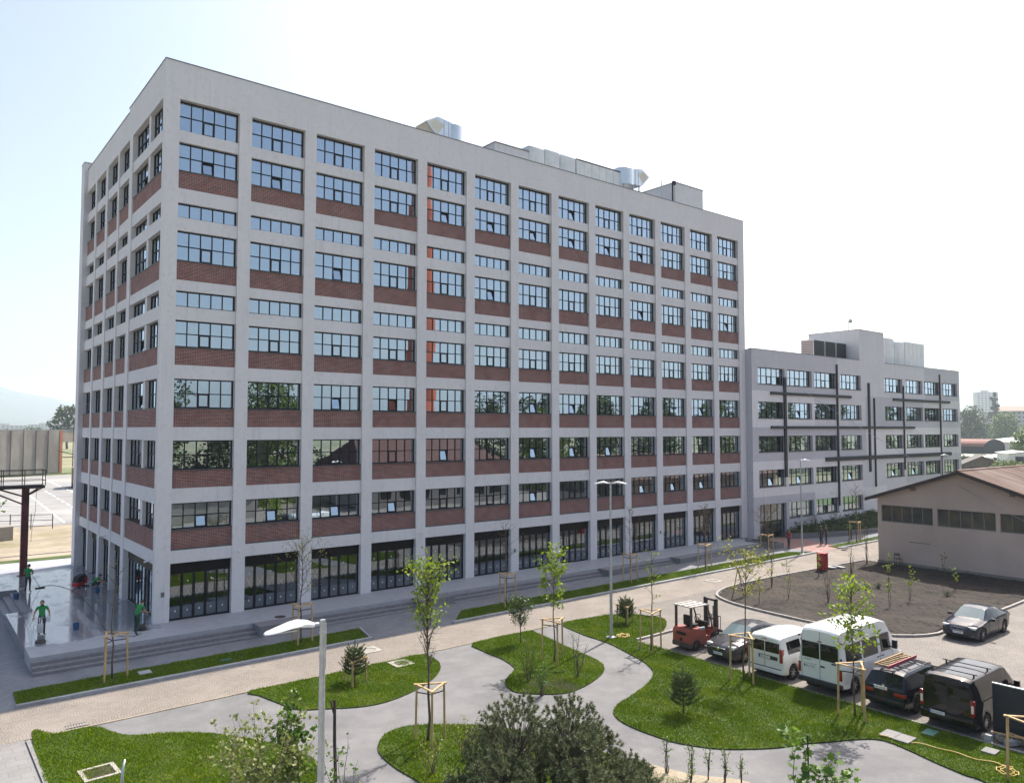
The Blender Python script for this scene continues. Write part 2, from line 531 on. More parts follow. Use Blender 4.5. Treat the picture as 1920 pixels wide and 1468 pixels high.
M['alu'] = surf('bright_aluminium_sheet', (0.68, 0.70, 0.72), (0.58, 0.61, 0.64), 1.5, 0.35, 0.85, 0.1, bdist=0.02, bscale=2, fine=0.08)
M['wrap'] = surf('white_plastic_wrap', (0.70, 0.70, 0.70), (0.60, 0.605, 0.615), 1.0, 0.45, 0, 0.8, bdist=0.12, bscale=2.2, fine=0.06)
M['white'] = plain('white_enamel', (0.72, 0.72, 0.71), 0.45)
M['bark'] = surf('young_bark', (0.14, 0.10, 0.075), (0.085, 0.065, 0.05), 6, 0.9, bstr=0.4, stretch=(1, 1, 0.3), fine=0.3)
M['bark_d'] = surf('dark_bark', (0.085, 0.065, 0.05), (0.05, 0.04, 0.032), 6, 0.9, bstr=0.4, stretch=(1, 1, 0.3), fine=0.3)
M['leaf_lime'] = leaf_mat('lime_green_leaf', (0.15, 0.24, 0.022), (0.29, 0.36, 0.045), 0.45)
M['leaf_mid'] = leaf_mat('mid_green_leaf', (0.07, 0.15, 0.022), (0.15, 0.24, 0.04), 0.4)
M['leaf_yel'] = leaf_mat('yellow_green_leaf', (0.27, 0.28, 0.045), (0.36, 0.34, 0.09), 0.4)
M['leaf_pale'] = leaf_mat('pale_new_leaf', (0.12, 0.17, 0.03), (0.36, 0.36, 0.17), 0.4)
M['leaf_dark'] = leaf_mat('dark_green_leaf', (0.035, 0.075, 0.014), (0.075, 0.12, 0.024), 0.25)
M['needle'] = leaf_mat('pine_needle', (0.070, 0.088, 0.038), (0.23, 0.25, 0.13), 0.12, 0.55)
M['needle_l'] = leaf_mat('young_pine_needle', (0.06, 0.10, 0.03), (0.12, 0.16, 0.055), 0.15, 0.55)
M['tree_far'] = leaf_mat('far_tree_leaf', (0.028, 0.055, 0.012), (0.07, 0.105, 0.026), 0.25)
M['tree_far_l'] = leaf_mat('far_light_tree_leaf', (0.08, 0.13, 0.02), (0.15, 0.21, 0.04), 0.25)


def granite_mat():
    """pale granite terrace; the cleaners have wetted the part west of the building"""
    m, nt, b = nmat('terrace_granite')
    g = nd(nt, 'ShaderNodeNewGeometry'); P = g.outputs['Position']
    sp = nd(nt, 'ShaderNodeSeparateXYZ'); nt.links.new(P, sp.inputs[0])
    col = mix_(nt, ramp(nt, noise(nt, P, 2.0, 6), 0.3, 0.7), (0.37, 0.375, 0.40), (0.32, 0.325, 0.35))
    col = mix_(nt, math_(nt, 'MULTIPLY', ramp(nt, noise(nt, P, 45, 2), 0.5, 0.7), 0.4), col, (0.25, 0.25, 0.265))
    w = math_(nt, 'MULTIPLY', math_(nt, 'SUBTRACT', noise(nt, P, 0.55, 4, 0.6), 0.5), 2.6)
    yy = math_(nt, 'ADD', sp.outputs[1], w)
    xx = math_(nt, 'ADD', sp.outputs[0], math_(nt, 'MULTIPLY', w, 0.5))
    wet = math_(nt, 'MULTIPLY', ramp(nt, yy, -1.15, -0.75), math_(nt, 'SUBTRACT', 1.0, ramp(nt, yy, 20.0, 22.5)))
    wet = math_(nt, 'MULTIPLY', wet, math_(nt, 'SUBTRACT', 1.0, ramp(nt, xx, 0.2, 0.6)))
    film = math_(nt, 'MULTIPLY', wet, ramp(nt, noise(nt, pos(nt, (1.0, 0.45, 1)), 1.1, 5, 0.65), 0.36, 0.52))
    col = mix_(nt, math_(nt, 'MULTIPLY', wet, 0.62), col, (0.15, 0.15, 0.165))
    nt.links.new(col, b.inputs['Base Color'])
    rg = math_(nt, 'SUBTRACT', 0.62, math_(nt, 'ADD', math_(nt, 'MULTIPLY', wet, 0.34), math_(nt, 'MULTIPLY', film, 0.255)), True)
    nt.links.new(rg, b.inputs['Roughness'])
    b.inputs['Specular IOR Level'].default_value = 0.6
    bump(nt, b, noise(nt, pos(nt, (1, 3.5, 1)), 1.6, 3, 0.5), 0.06, 0.012)
    return m


def paver_mat(name, c1, c2, joint, wid, row):
    m, nt, b = nmat(name)
    g = nd(nt, 'ShaderNodeNewGeometry'); P = g.outputs['Position']
    br = nd(nt, 'ShaderNodeTexBrick'); br.inputs['Scale'].default_value = 1.0
    br.inputs['Brick Width'].default_value = wid; br.inputs['Row Height'].default_value = row
    br.inputs['Mortar Size'].default_value = 0.008
    br.inputs['Color1'].default_value = (*c1, 1); br.inputs['Color2'].default_value = (*c2, 1); br.inputs['Mortar'].default_value = (*joint, 1)
    nt.links.new(P, br.inputs['Vector'])
    col = mix_(nt, math_(nt, 'MULTIPLY', ramp(nt, noise(nt, P, 0.6, 6, 0.65), 0.48, 0.7), 0.65), br.outputs['Color'], tuple(q * 0.62 for q in c2))
    col = mix_(nt, math_(nt, 'MULTIPLY', ramp(nt, noise(nt, P, 9, 4, 0.65), 0.5, 0.72), 0.35), col, tuple(q * 0.7 for q in c2))
    nt.links.new(col, b.inputs['Base Color'])
    nt.links.new(math_(nt, 'SUBTRACT', 0.9, math_(nt, 'MULTIPLY', ramp(nt, noise(nt, P, 0.6, 6, 0.65), 0.5, 0.7), 0.35)), b.inputs['Roughness'])
    bump(nt, b, math_(nt, 'SUBTRACT', 1.0, br.outputs['Fac']), 0.4, 0.01)
    return m


M['granite'] = granite_mat()
M['paver'] = paver_mat('grey_pavers', (0.215, 0.22, 0.24), (0.17, 0.175, 0.195), (0.22, 0.22, 0.23), 0.30, 0.15)
M['slabs'] = paver_mat('footpath_slabs', (0.25, 0.24, 0.232), (0.22, 0.21, 0.205), (0.155, 0.147, 0.142), 0.62, 0.41)
# ================================================================== GROUND
def big_ground():
    b = MB()
    xs = [-9500, -90, 110, 9500]; ys = [-5000, -300, 60, 400, 9900]
    vs = []; fs = []
    for y in ys:
        for x in xs: vs.append((x, y, G(x) - 0.03))
    for j in range(len(ys) - 1):
        for i in range(len(xs) - 1):
            fs.append((j * 4 + i, j * 4 + i + 1, j * 4 + 5 + i, j * 4 + 4 + i))
    b.add(vs, fs)
    return tag(b.build('ground', M['earth']), kind='structure')


big_ground()
POLY = {
    'lawn_right': [(18.13, -11.9), (19.94, -11.9), (21.93, -12.30), (22.95, -13.3), (23.25, -14.89), (21.00, -16.53), (19.09, -16.58), (18.82, -16.95), (18.80, -18.80), (18.78, -23.44), (18.72, -26.08), (18.66, -29.10), (18.62, -30.93), (18.56, -32.74), (18.5, -33.99), (18.4, -36.35), (14.58, -36.34), (15.17, -34.85), (15.47, -33.81), (15.46, -33.46), (15.67, -32.52), (15.95, -31.64), (16.13, -30.86), (16.02, -30.36), (15.38, -29.90), (14.49, -29.44), (13.77, -29.03), (12.81, -28.66), (11.85, -28.04), (11.06, -27.33), (10.48, -26.31), (10.30, -25.34), (10.28, -24.18), (10.47, -23.41), (10.84, -22.84), (11.47, -22.46), (12.51, -22.12), (14.09, -21.59), (15.50, -20.77), (16.35, -19.58), (16.87, -18.08), (17.34, -16.44), (17.45, -15.33), (17.55, -14.08)],
    'lawn_island': [(15.56, -11.9), (12.19, -11.9), (11.71, -13.27), (11.65, -14.78), (11.37, -16.01), (11.05, -16.54), (10.38, -17.03), (9.76, -17.53), (9.41, -18.20), (9.37, -18.91), (10.06, -19.71), (10.81, -20.17), (11.60, -20.16), (12.64, -19.88), (13.78, -19.36), (14.51, -18.74), (14.88, -18.06), (15.23, -16.34), (15.45, -14.68), (15.83, -12.54)],
    'lawn_left': [(0.85, -11.85), (3.04, -11.85), (5.06, -11.85), (7.22, -11.85), (9.05, -11.9), (9.16, -13.05), (8.84, -13.93), (8.18, -14.76), (7.26, -15.48), (6.07, -16.09), (4.71, -16.44), (3.67, -16.31), (2.61, -15.73), (1.58, -15.00), (1.26, -13.81), (1.01, -12.63)],
    'lawn_corner': [(-6.78, -11.85), (-6.12, -11.85), (-5.22, -11.85), (-4.80, -12.13), (-4.42, -13.04), (-3.99, -13.70), (-2.58, -14.54), (-1.46, -15.68), (-0.72, -16.84), (-0.20, -17.95), (0.12, -18.93), (0.17, -19.94), (-0.16, -20.83), (-0.72, -21.42), (-1.92, -22.58), (-3.30, -23.89), (-6.73, -24.5)],
    'lawn_front': [(2.00, -23.19), (1.95, -21.87), (2.06, -20.67), (2.39, -19.92), (2.94, -19.34), (3.55, -19.10), (4.24, -19.22), (5.16, -19.90), (6.29, -20.92), (7.13, -22.51), (7.75, -24.32), (8.05, -26.12), (8.10, -27.19), (8.47, -28.92), (8.59, -30.49), (6.53, -32.46), (0.87, -28.88), (1.76, -24.74)],
}
LAWN_Z = 0.045
SM = {k: smooth_loop(v, 5) for k, v in POLY.items()}
sheet('gravel_path', [(-6.9, -46), (19.0, -46), (18.72, -11.72), (-6.9, -11.72)], M['gravel'], 0.0)
for k, v in SM.items(): sheet('lawn', v, M['lawn'], LAWN_Z, 0.06)
sheet('soil_patch', smooth_loop([(9.46, -18.90), (10.34, -18.35), (11.29, -17.97), (11.91, -18.29), (11.98, -19.18), (11.70, -20.05), (10.86, -20.12), (10.10, -19.67)], 4), M['soil'], LAWN_Z + 0.012)
sheet('mulch_bed', smooth_loop([(8.20, -26.90), (8.51, -27.27), (8.92, -28.28), (9.69, -29.31), (9.57, -30.22), (8.02, -31.01), (6.54, -29.06)], 4), M['sand'], LAWN_Z + 0.03, 0.05)
sheet('street', [(-60, -11.72), (110, -11.72), (110, -8.12), (-60, -8.12)], M['sett'], 0.004)
sheet('parking_area', [(18.72, -60), (90, -60), (90, -11.73), (18.72, -11.73)], M['sett_p'], 0.001)
sheet('footpath', [(-40, -46), (-7.0, -46), (-7.0, -11.73), (-40, -11.73)], M['slabs'], 0.0)
sheet('pavement', [(-60, -8.1), (54, -8.1), (54, -2.6), (-5.4, -2.6), (-5.4, 14.0), (-60, 14.0)], M['paver'], 0.002)
STRIPS = [[(-6.77, -5.80), (-6.82, -7.62), (8.45, -7.72), (8.95, -5.72)], [(13.9, -7.72), (15.6, -5.85), (25.0, -6.0), (49.3, -6.30), (51.2, -7.75)], [(55.24, -6.81), (54.93, -7.9), (72, -7.9), (72, -6.6)]]
STRIPS = [[(x, y) for x, y in s] for s in STRIPS]
for s in STRIPS: sheet('verge', s, M['lawn'], 0.05, 0.06)
BED = smooth_loop([(31.14, -12.74), (33.06, -12.08), (35.58, -11.95), (39.22, -12.0), (43.09, -12.25), (46.47, -12.45)], 4, False) + [(50.5, -12.72), (50.6, -25.9)] + smooth_loop([(44.5, -25.82), (40.62, -25.85), (33.18, -25.75), (31.61, -25.68), (30.33, -25.02), (29.57, -24.13), (29.33, -22.98), (29.1, -19.96), (29.4, -15.98), (30.04, -13.91), (31.0, -12.80)], 4, False)


def soil_bed():
    """rough dug soil: a fine grid of uneven heights clipped to the bed outline"""
    st = 0.16
    X, Y = np.meshgrid(np.arange(28.6, 51.0, st), np.arange(-26.4, -11.4, st))
    ins = inside(BED, X, Y)
    h = rng.normal(0, 1, X.shape)
    k = np.array([1, 2, 1]) / 4
    low = rng.normal(0, 1, X.shape)
    for _ in range(6):
        low = np.apply_along_axis(lambda r: np.convolve(r, k, 'same'), 0, low); low = np.apply_along_axis(lambda r: np.convolve(r, k, 'same'), 1, low)
    Z = -0.60 + 0.0045 * (X + 5.9) + 0.075 + 0.016 * h + 0.13 * low
    idx = -np.ones(X.shape, int); vs = []; fs = []
    for j in range(X.shape[0] - 1):
        for i in range(X.shape[1] - 1):
            if ins[j, i] and ins[j + 1, i] and ins[j, i + 1] and ins[j + 1, i + 1]:
                f = []
                for a, c in ((j, i), (j, i + 1), (j + 1, i + 1), (j + 1, i)):
                    if idx[a, c] < 0: idx[a, c] = len(vs); vs.append((X[a, c], Y[a, c], Z[a, c]))
                    f.append(idx[a, c])
                fs.append(f)
    b = MB(); b.add(vs, fs)
    o = b.build('soil_bed', M['soil'], fix=False)
    tag(o, kind='structure')
    sheet('soil_bed_base', BED, M['soil'], 0.055, 0.06)


soil_bed()
sheet('red_paving', [(52.9, -0.9), (58.0, -0.9), (57.0, -5.0), (56.3, -7.2), (54.7, -8.0), (51.3, -8.0), (52.0, -5.0)], M['redpave'], 0.012)
sheet('annex_path', [(54.0, -8.05), (75, -8.05), (75, -4.0), (66, -4.0), (57, -1.0), (54.0, -1.0)], M['paver'], 0.006)

# ------------------------------------------------------------------ kerbs
def kerb_run(name, pts, w, h, mat, L=1.0, closed=False, lift=0.0):
    root = bpy.data.objects.new(name, None); COL.objects.link(root); root['kind'] = 'structure'
    # resample
    P = [Vector((x, y, 0)) for x, y in pts]
    d = [0.0]
    for a, c in zip(P, P[1:]): d.append(d[-1] + (c - a).length)
    n = max(1, round(d[-1] / L))
    def at(s):
        for i in range(len(P) - 1):
            if s <= d[i + 1] + 1e-6:
                return P[i].lerp(P[i + 1], (s - d[i]) / max(1e-6, d[i + 1] - d[i]))
        return P[-1]
    q = [at(d[-1] * i / n) for i in range(n + 1)]
    for a, c in zip(q, q[1:]):
        t = (c - a).normalized(); s = Vector((-t.y, t.x, 0)) * w / 2
        a2, c2 = a + t * 0.006, c - t * 0.006
        dz = random.uniform(-0.004, 0.004)
        vs = []
        for zz in (-0.2, h + lift + dz):
            for p in (a2 - s, c2 - s, c2 + s, a2 + s): vs.append((p.x, p.y, G(p.x) + zz))
        bb = MB(); bb.add(vs, [(0, 3, 2, 1), (4, 5, 6, 7), (0, 1, 5, 4), (1, 2, 6, 5), (2, 3, 7, 6), (3, 0, 4, 7)])
        bb.build('kerb_stone', mat, root)


kerb_run('kerb', [(-6.9, -7.88), (8.6, -7.92)], 0.2, 0.12, M['kerb'])
kerb_run('kerb', [(13.6, -7.95), (51.6, -8.02)], 0.2, 0.12, M['kerb'])
kerb_run('kerb', [(54.7, -8.05), (72, -8.05)], 0.2, 0.12, M['kerb'])
kerb_run('kerb', [(8.58, -7.8), (9.05, -5.7)], 0.1, 0.09, M['kerb'])
kerb_run('kerb', [(-6.9, -11.78), (18.3, -11.78)], 0.1, 0.03, M['sand'], 1.0)
kerb_run('kerb', [(-6.93, -11.9), (-6.93, -30)], 0.12, 0.05, M['slabs'], 1.0)
kerb_run('kerb', [(18.74, -16.95), (18.66, -34.5)], 0.1, 0.06, M['kerb_stone'], 1.0)
kerb_run('kerb', [(18.9, -16.72), (23.2, -16.72)], 0.14, 0.10, M['kerb_stone'], 1.0)
kerb_run('bed_kerb', [(50.4, -25.98)] + [(x, y) for x, y in smooth_loop([(44.5, -25.95), (40.62, -25.98), (33.18, -25.88), (31.51, -25.8), (30.2, -25.1), (29.44, -24.18), (29.2, -22.98), (28.97, -19.96), (29.27, -15.93), (29.95, -13.80), (31.0, -12.65), (33.0, -11.96), (35.58, -11.83), (39.22, -11.88), (43.09, -12.12), (46.47, -12.33), (50.3, -12.6)], 6, False)], 0.15, 0.12, M['kerb_stone'], 0.8)


# ------------------------------------------------------------------ lawn grass
def grass(name, polys, dens, hmin, hmax, dz):
    out = []
    for poly in polys:
        xs = [p[0] for p in poly]; ys = [p[1] for p in poly]
        A = (max(xs) - min(xs)) * (max(ys) - min(ys))
        n = int(A * dens)
        X = rng.uniform(min(xs), max(xs), n); Y = rng.uniform(min(ys), max(ys), n)
        k = inside(poly, X, Y)
        X, Y = X[k], Y[k]; n = len(X)
        a = rng.uniform(0, 2 * np.pi, n); h = rng.uniform(hmin, hmax, n) * (0.75 + 0.5 * np.sin(X * 1.7 + np.sin(Y * 1.3)) ** 2)
        w = rng.uniform(0.010, 0.020, n)
        Z = -0.60 + 0.0045 * (X + 5.9) + dz
        lx, ly = rng.normal(0, 0.55, n) * h, rng.normal(0, 0.55, n) * h
        T = np.zeros((n, 3, 3))
        T[:, 0] = np.stack([X - np.cos(a) * w, Y - np.sin(a) * w, Z], 1)
        T[:, 1] = np.stack([X + np.cos(a) * w, Y + np.sin(a) * w, Z], 1)
        T[:, 2] = np.stack([X + lx, Y + ly, Z + h], 1)
        out.append(T)
    o = quads(name, np.concatenate(out), M['grass'])
    tag(o, 'short mown grass growing on the garden lawns and verges', 'grass', kind='stuff')
    return o


grass('lawn_grass', list(SM.values()), 1000, 0.03, 0.075, LAWN_Z)
grass('verge_grass', STRIPS[:2], 700, 0.03, 0.075, 0.05)['label'] = 'short mown grass along the verge between pavement and street'
grass('far_verge_grass', STRIPS[2:], 250, 0.03, 0.08, 0.05)['label'] = 'short mown grass on the verge before the annex'

# ------------------------------------------------------------------ terrace with its steps
tb = MB()
tb.box(-5.85, -2.95, -0.9, 51.4, 0.2, 0.0)
tb.box(-5.85, 0.2, -0.9, -4.6, 7.57, 0.0)
tb.box(-4.6, 0.2, -0.9, 0.35, 26.6, 0.0)
tb.box(-16.0, 14.9, -0.9, -4.6, 26.3, 0.0)
terrace = tb.build('terrace', M['granite'])
tag(terrace, kind='structure')
BLOCKS = [(4.2, 6.4), (13.95, 16.4), (29.9, 32.1), (38.0, 40.5)]
xs = [-5.85] + [v for b_ in BLOCKS for v in b_] + [50.2]
for a, c in zip(xs[0::2], xs[1::2]):
    for k in (1, 2, 3):
        if -0.155 * k < G(a) - 0.02: continue
        b = MB(); b.box(a, -2.95 - 0.33 * k, -0.9, c, -2.95 - 0.33 * (k - 1), -0.155 * k)
        b.build('step', M['step'], terrace)
for a, c in BLOCKS:
    b = MB(); b.box(a, -4.0, -0.9, c, -2.95, -0.001)
    b.build('stair_block', M['step'], terrace)
for k, (x0, x1) in enumerate(((-4.98, -4.6), (-5.36, -4.98), (-5.74, -5.36))):
    b = MB(); b.box(x0, 7.57, -0.9, x1, 14.9, -0.155 * (k + 1)); b.build('step', M['step'], terrace)
# planter at the east end of the steps
p = thing('planter', 'low concrete planter with shrubs at the far end of the terrace steps', 'planter', (50.9, -3.0, 0))
b = MB(); b.box(-0.65, -1.65, -0.7, -0.5, 1.5, 0.14); b.box(0.5, -1.65, -0.7, 0.65, 1.5, 0.14); b.box(-0.5, -1.65, -0.7, 0.5, -1.5, 0.14); b.box(-0.5, 1.35, -0.7, 0.5, 1.5, 0.14)
b.build('planter_wall', M['step'], p)
b = MB(); b.box(-0.5, -1.5, -0.7, 0.5, 1.35, 0.06); b.build('soil', M['soil'], p)

# ------------------------------------------------------------------ west side, beyond the terrace
sheet('west_pavement', [(-60, 14.0), (-16.2, 14.0), (-16.2, 26.7), (10, 27.2), (10, 30.3), (-60, 30.0)], M['paver'], 0.0)
sheet('west_verge', [(-60, 30.2), (12, 30.6), (12, 32.0), (-60, 31.8)], M['lawn'], 0.04, 0.05)
sheet('sand_lot', [(-70, 32.2), (40, 32.4), (40, 56.4), (-70, 57.2)], M['sand'], 0.0)
sheet('car_park', [(-90, 57.3), (70, 56.5), (110, 168), (-90, 162)], M['asphalt'], 0.004)
kerb_run('kerb', [(-40, 34.5), (14, 34.3)], 0.16, 0.06, M['kerb_stone'], 1.2)
def paint_line(x0, y0, x1, y1, w=0.14):
    t = Vector((x1 - x0, y1 - y0, 0)).normalized(); s = Vector((-t.y, t.x, 0)) * w / 2
    return [(x0 - s.x, y0 - s.y), (x1 - s.x, y1 - s.y), (x1 + s.x, y1 + s.y), (x0 + s.x, y0 + s.y)]


pb = MB()
for (xa, ya, xb, yb, dash, gap) in ((13.88, 141, 12.6, 100, 3.0, 2.2), (9.57, 113.6, 8.3, 76, 3.2, 2.6), (6.2, 104, 4.5, 58, 1.2, 1.1), (13.0, 150, 15.4, 156, 2, 1)):
    Lr = math.hypot(xb - xa, yb - ya); s = 0
    while s < Lr:
        e = min(s + dash, Lr)
        q = paint_line(xa + (xb - xa) * s / Lr, ya + (yb - ya) * s / Lr, xa + (xb - xa) * e / Lr, ya + (yb - ya) * e / Lr, 0.28)
        pb.add([(x, y, G(x) + 0.009) for x, y in q], [(0, 1, 2, 3)]); s += dash + gap
for k in range(18):
    y = 60 + k * 2.7
    q = paint_line(-8, y + 1.5, 4.2 + (y - 58) * 0.035, y, 0.12)
    pb.add([(x, yy, G(x) + 0.009) for x, yy in q], [(0, 1, 2, 3)])
tag(pb.build('road_marking', M['paint']), kind='structure')
sheet('far_verge', [(-90, 158), (10, 163), (22, 169), (24, 176), (-90, 172)], M['lawn'], 0.05, 0.05)


def hills():
    b = MB()
    # a long low ridge, 3 to 4 km away, north and east
    rows = []
    for ang in np.linspace(-35, 118, 130):
        a = rd(ang); d = 6200
        e = 0.030 + 0.008 * math.sin(ang * 0.21 + 1) + 0.005 * math.sin(ang * 0.53) + 0.0016 * math.sin(ang * 1.9)
        if ang < 14: e += 0.012 * max(0, min(1, (14 - ang) / 14))
        if ang > 50: e += 0.004
        H = d * e
        rows.append([(math.sin(a) * (d - 2600), math.cos(a) * (d - 2600), -2), (math.sin(a) * (d - 1200), math.cos(a) * (d - 1200), H * 0.45), (math.sin(a) * d, math.cos(a) * d, H), (math.sin(a) * (d + 900), math.cos(a) * (d + 900), H * 0.3), (math.sin(a) * (d + 1400), math.cos(a) * (d + 1400), -5)])
    vs = [p_ for r in rows for p_ in r]
    fs = [(i * 5 + k, i * 5 + k + 1, (i + 1) * 5 + k + 1, (i + 1) * 5 + k) for i in range(len(rows) - 1) for k in range(4)]
    b.add(vs, fs)
    m = surf('hill_woodland', (0.035, 0.05, 0.04), (0.08, 0.09, 0.07), 0.003, 0.95, bstr=0, fine=0.5, fscale=0.015)
    tag(b.build('hills', m, smooth=True), kind='structure')


hills()
# ================================================================== OFFICE BUILDING
FULL = {'I': (4.84, 6.25), 'H': (8.05, 9.63), 'G': (11.40, 12.99), 'F': (14.73, 16.20), 'D': (19.48, 21.12), 'B': (24.47, 26.04), 'A': (26.69, 28.39)}
STRIP = {'E': (16.93, 17.81), 'C': (21.85, 22.66)}
BRICKS = [(3.74, 4.84), (7.05, 8.05), (10.36, 11.40), (13.74, 14.73), (18.40, 19.48), (23.46, 24.47)]
BANDS = [(6.25, 7.05), (9.63, 10.36), (12.99, 13.74), (16.20, 16.93), (17.81, 18.40), (21.12, 21.85), (22.66, 23.46), (26.04, 26.69)]
BAYX = [0.77 + 3.995 * k for k in range(13)]; BW = 3.27
OPEN = {(7, 'A'), (0, 'B'), (1, 'B'), (4, 'B'), (5, 'B'), (6, 'B'), (7, 'B'), (8, 'B'), (9, 'B'), (2, 'D'), (5, 'D'), (9, 'D'), (12, 'D'), (2, 'G'), (3, 'G'), (6, 'G'), (7, 'G'), (11, 'G'), (4, 'H'), (6, 'H'), (7, 'H'), (8, 'H'), (0, 'I'), (1, 'I'), (2, 'I'), (3, 'I'), (6, 'I'), (9, 'I'), (10, 'I'), (11, 'I')}
_fm = {}; _pm = {}


def pane_mesh(w, h, mat):
    k = (round(w, 3), round(h, 3), mat.name)
    if k not in _pm:
        me = bpy.data.meshes.new('pane')
        me.from_pydata([(-w / 2, 0, -h / 2), (w / 2, 0, -h / 2), (w / 2, 0, h / 2), (-w / 2, 0, h / 2)], [], [(0, 1, 2, 3)])
        me.materials.append(mat); me.update(); _pm[k] = me
    return _pm[k]


def window(parent, loc, rotz, w, h, cols, rows, sash=None, opened=False, own_panes=True, bag=None, fb=0.065, mb=0.05, depth=0.09, glass=None, thick=()):
    """a framed window; local x along the wall, y inward, z up; sash = (col,row) of the tilting light"""
    glass = glass or M['glass']
    key = (round(w, 3), round(h, 3), cols, rows, sash, opened, fb, mb, depth, thick)
    cx = [fb + (w - 2 * fb) * i / cols for i in range(cols + 1)]; cx[0] = fb; cx[-1] = w - fb
    cz = [fb + (h - 2 * fb) * i / rows for i in range(rows + 1)]
    rects = {}
    for i in range(cols):
        for j in range(rows):
            ml = (0 if i == 0 else (mb * 2.2 if i in thick else mb) / 2); mr = (0 if i == cols - 1 else (mb * 2.2 if i + 1 in thick else mb) / 2)
            rects[(i, j)] = (cx[i] + ml, cx[i + 1] - mr, cz[j] + (0 if j == 0 else mb / 2), cz[j + 1] - (0 if j == rows - 1 else mb / 2))
    if key not in _fm:
        b = MB()
        b.box(0, 0, 0, fb, depth, h); b.box(w - fb, 0, 0, w, depth, h); b.box(fb, 0, 0, w - fb, depth, fb); b.box(fb, 0, h - fb, w - fb, depth, h)
        for i in range(1, cols):
            m2 = (mb * 2.2 if i in thick else mb) / 2
            b.box(cx[i] - m2, 0.004, fb, cx[i] + m2, depth - 0.004, h - fb)
        for j in range(1, rows):
            for i in range(cols):
                r = rects[(i, 0)]
                b.box(r[0], 0.008, cz[j] - mb / 2, r[1], depth - 0.008, cz[j] + mb / 2)
        if sash is not None and not opened:
            x0, x1, z0, z1 = rects[sash]; t = 0.05
            b.box(x0, -0.012, z0, x0 + t, 0.05, z1); b.box(x1 - t, -0.012, z0, x1, 0.05, z1); b.box(x0 + t, -0.012, z0, x1 - t, 0.05, z0 + t); b.box(x0 + t, -0.012, z1 - t, x1 - t, 0.05, z1)
        o = b.build('window', M['frame'], fix=False)
        _fm[key] = o.data
        bpy.data.objects.remove(o)
    wo = link('window', _fm[key], parent, loc, rotz)
    R0 = Matrix.Rotation(rotz, 4, 'Z')
    for ij, (x0, x1, z0, z1) in rects.items():
        t = 0.0
        c = Vector(((x0 + x1) / 2, 0.045, (z0 + z1) / 2)); rx = random.gauss(0, 0.0012); rz = random.gauss(0, 0.0012)
        if sash is not None and ij == sash:
            t = 0.05
            if opened:
                rx = -0.20
                piv = Vector(((x0 + x1) / 2, 0.03, z0))
                s = MB(); hw = (x1 - x0) / 2; hh = z1 - z0
                s.box(-hw, -0.02, 0, -hw + t, 0.04, hh); s.box(hw - t, -0.02, 0, hw, 0.04, hh); s.box(-hw + t, -0.02, 0, hw - t, 0.04, t); s.box(-hw + t, -0.02, hh - t, hw - t, 0.04, hh)
                so = s.build('sash', M['frame'], wo, fix=False); so.location = piv; so.rotation_euler = (rx, 0, 0)
                c = piv + Matrix.Rotation(rx, 3, 'X') @ Vector((0, 0.005, hh / 2))
        pw, ph = x1 - x0 - 2 * t, z1 - z0 - 2 * t
        if own_panes or (t and opened):
            link('pane', pane_mesh(pw, ph, glass), wo, c, rot=(rx, 0, rz))
        else:
            E = Euler((rx, 0, rz)).to_matrix()
            bag.append([tuple(Vector(loc) + R0.to_3x3() @ (c + E @ Vector(q))) for q in ((-pw / 2, 0, -ph / 2), (pw / 2, 0, -ph / 2), (pw / 2, 0, ph / 2), (-pw / 2, 0, ph / 2))])
    return wo


off = thing('office_building', 'tall light grey office block with red brick panels and black gridded windows', 'building')
bag = []


def shared(parent, name, mats, boxes):
    """boxes: list of (x,y,z,dx,dy,dz); equal sizes share a mesh"""
    cache = {}
    for (x, y, z, dx, dy, dz) in boxes:
        k = (round(dx, 3), round(dy, 3), round(dz, 3))
        if k not in cache:
            b = MB(); b.box(0, 0, 0, dx, dy, dz); o = b.build(name, mats, parent, (x, y, z), fix=False); cache[k] = o.data
        else: link(name, cache[k], parent, (x, y, z))


# front piers, bands, brick panels
pil = [(BAYX[k] + BW, 0, -0.05, 3.995 - BW, 0.45, 28.44) for k in range(12)]
pil += [(0, 0, -0.05, 0.77, 0.45, 28.44), (BAYX[12] + BW, 0, -0.05, 52.9 - BAYX[12] - BW, 0.45, 28.44)]
shared(off, 'pilaster', M['plaster'], pil)
shared(off, 'concrete_band', M['plaster'], [(x, 0.10, z0, BW, 0.35, z1 - z0) for x in BAYX for z0, z1 in BANDS] + [(x, 0.03, 3.06, BW, 0.42, 0.68) for x in BAYX])
shared(off, 'brick_panel', M['brick'], [(x, 0.13, z0, BW, 0.32, z1 - z0) for x in BAYX for z0, z1 in BRICKS])
shared(off, 'sill', M['sill'], [(x + 0.002, 0.07, FULL[r][0] - 0.045, BW - 0.004, 0.235, 0.045) for x in BAYX for r in 'BDFGHI'] + [(x + 0.002, 0.075, 3.741, BW - 0.004, 0.05, 0.07) for x in BAYX])
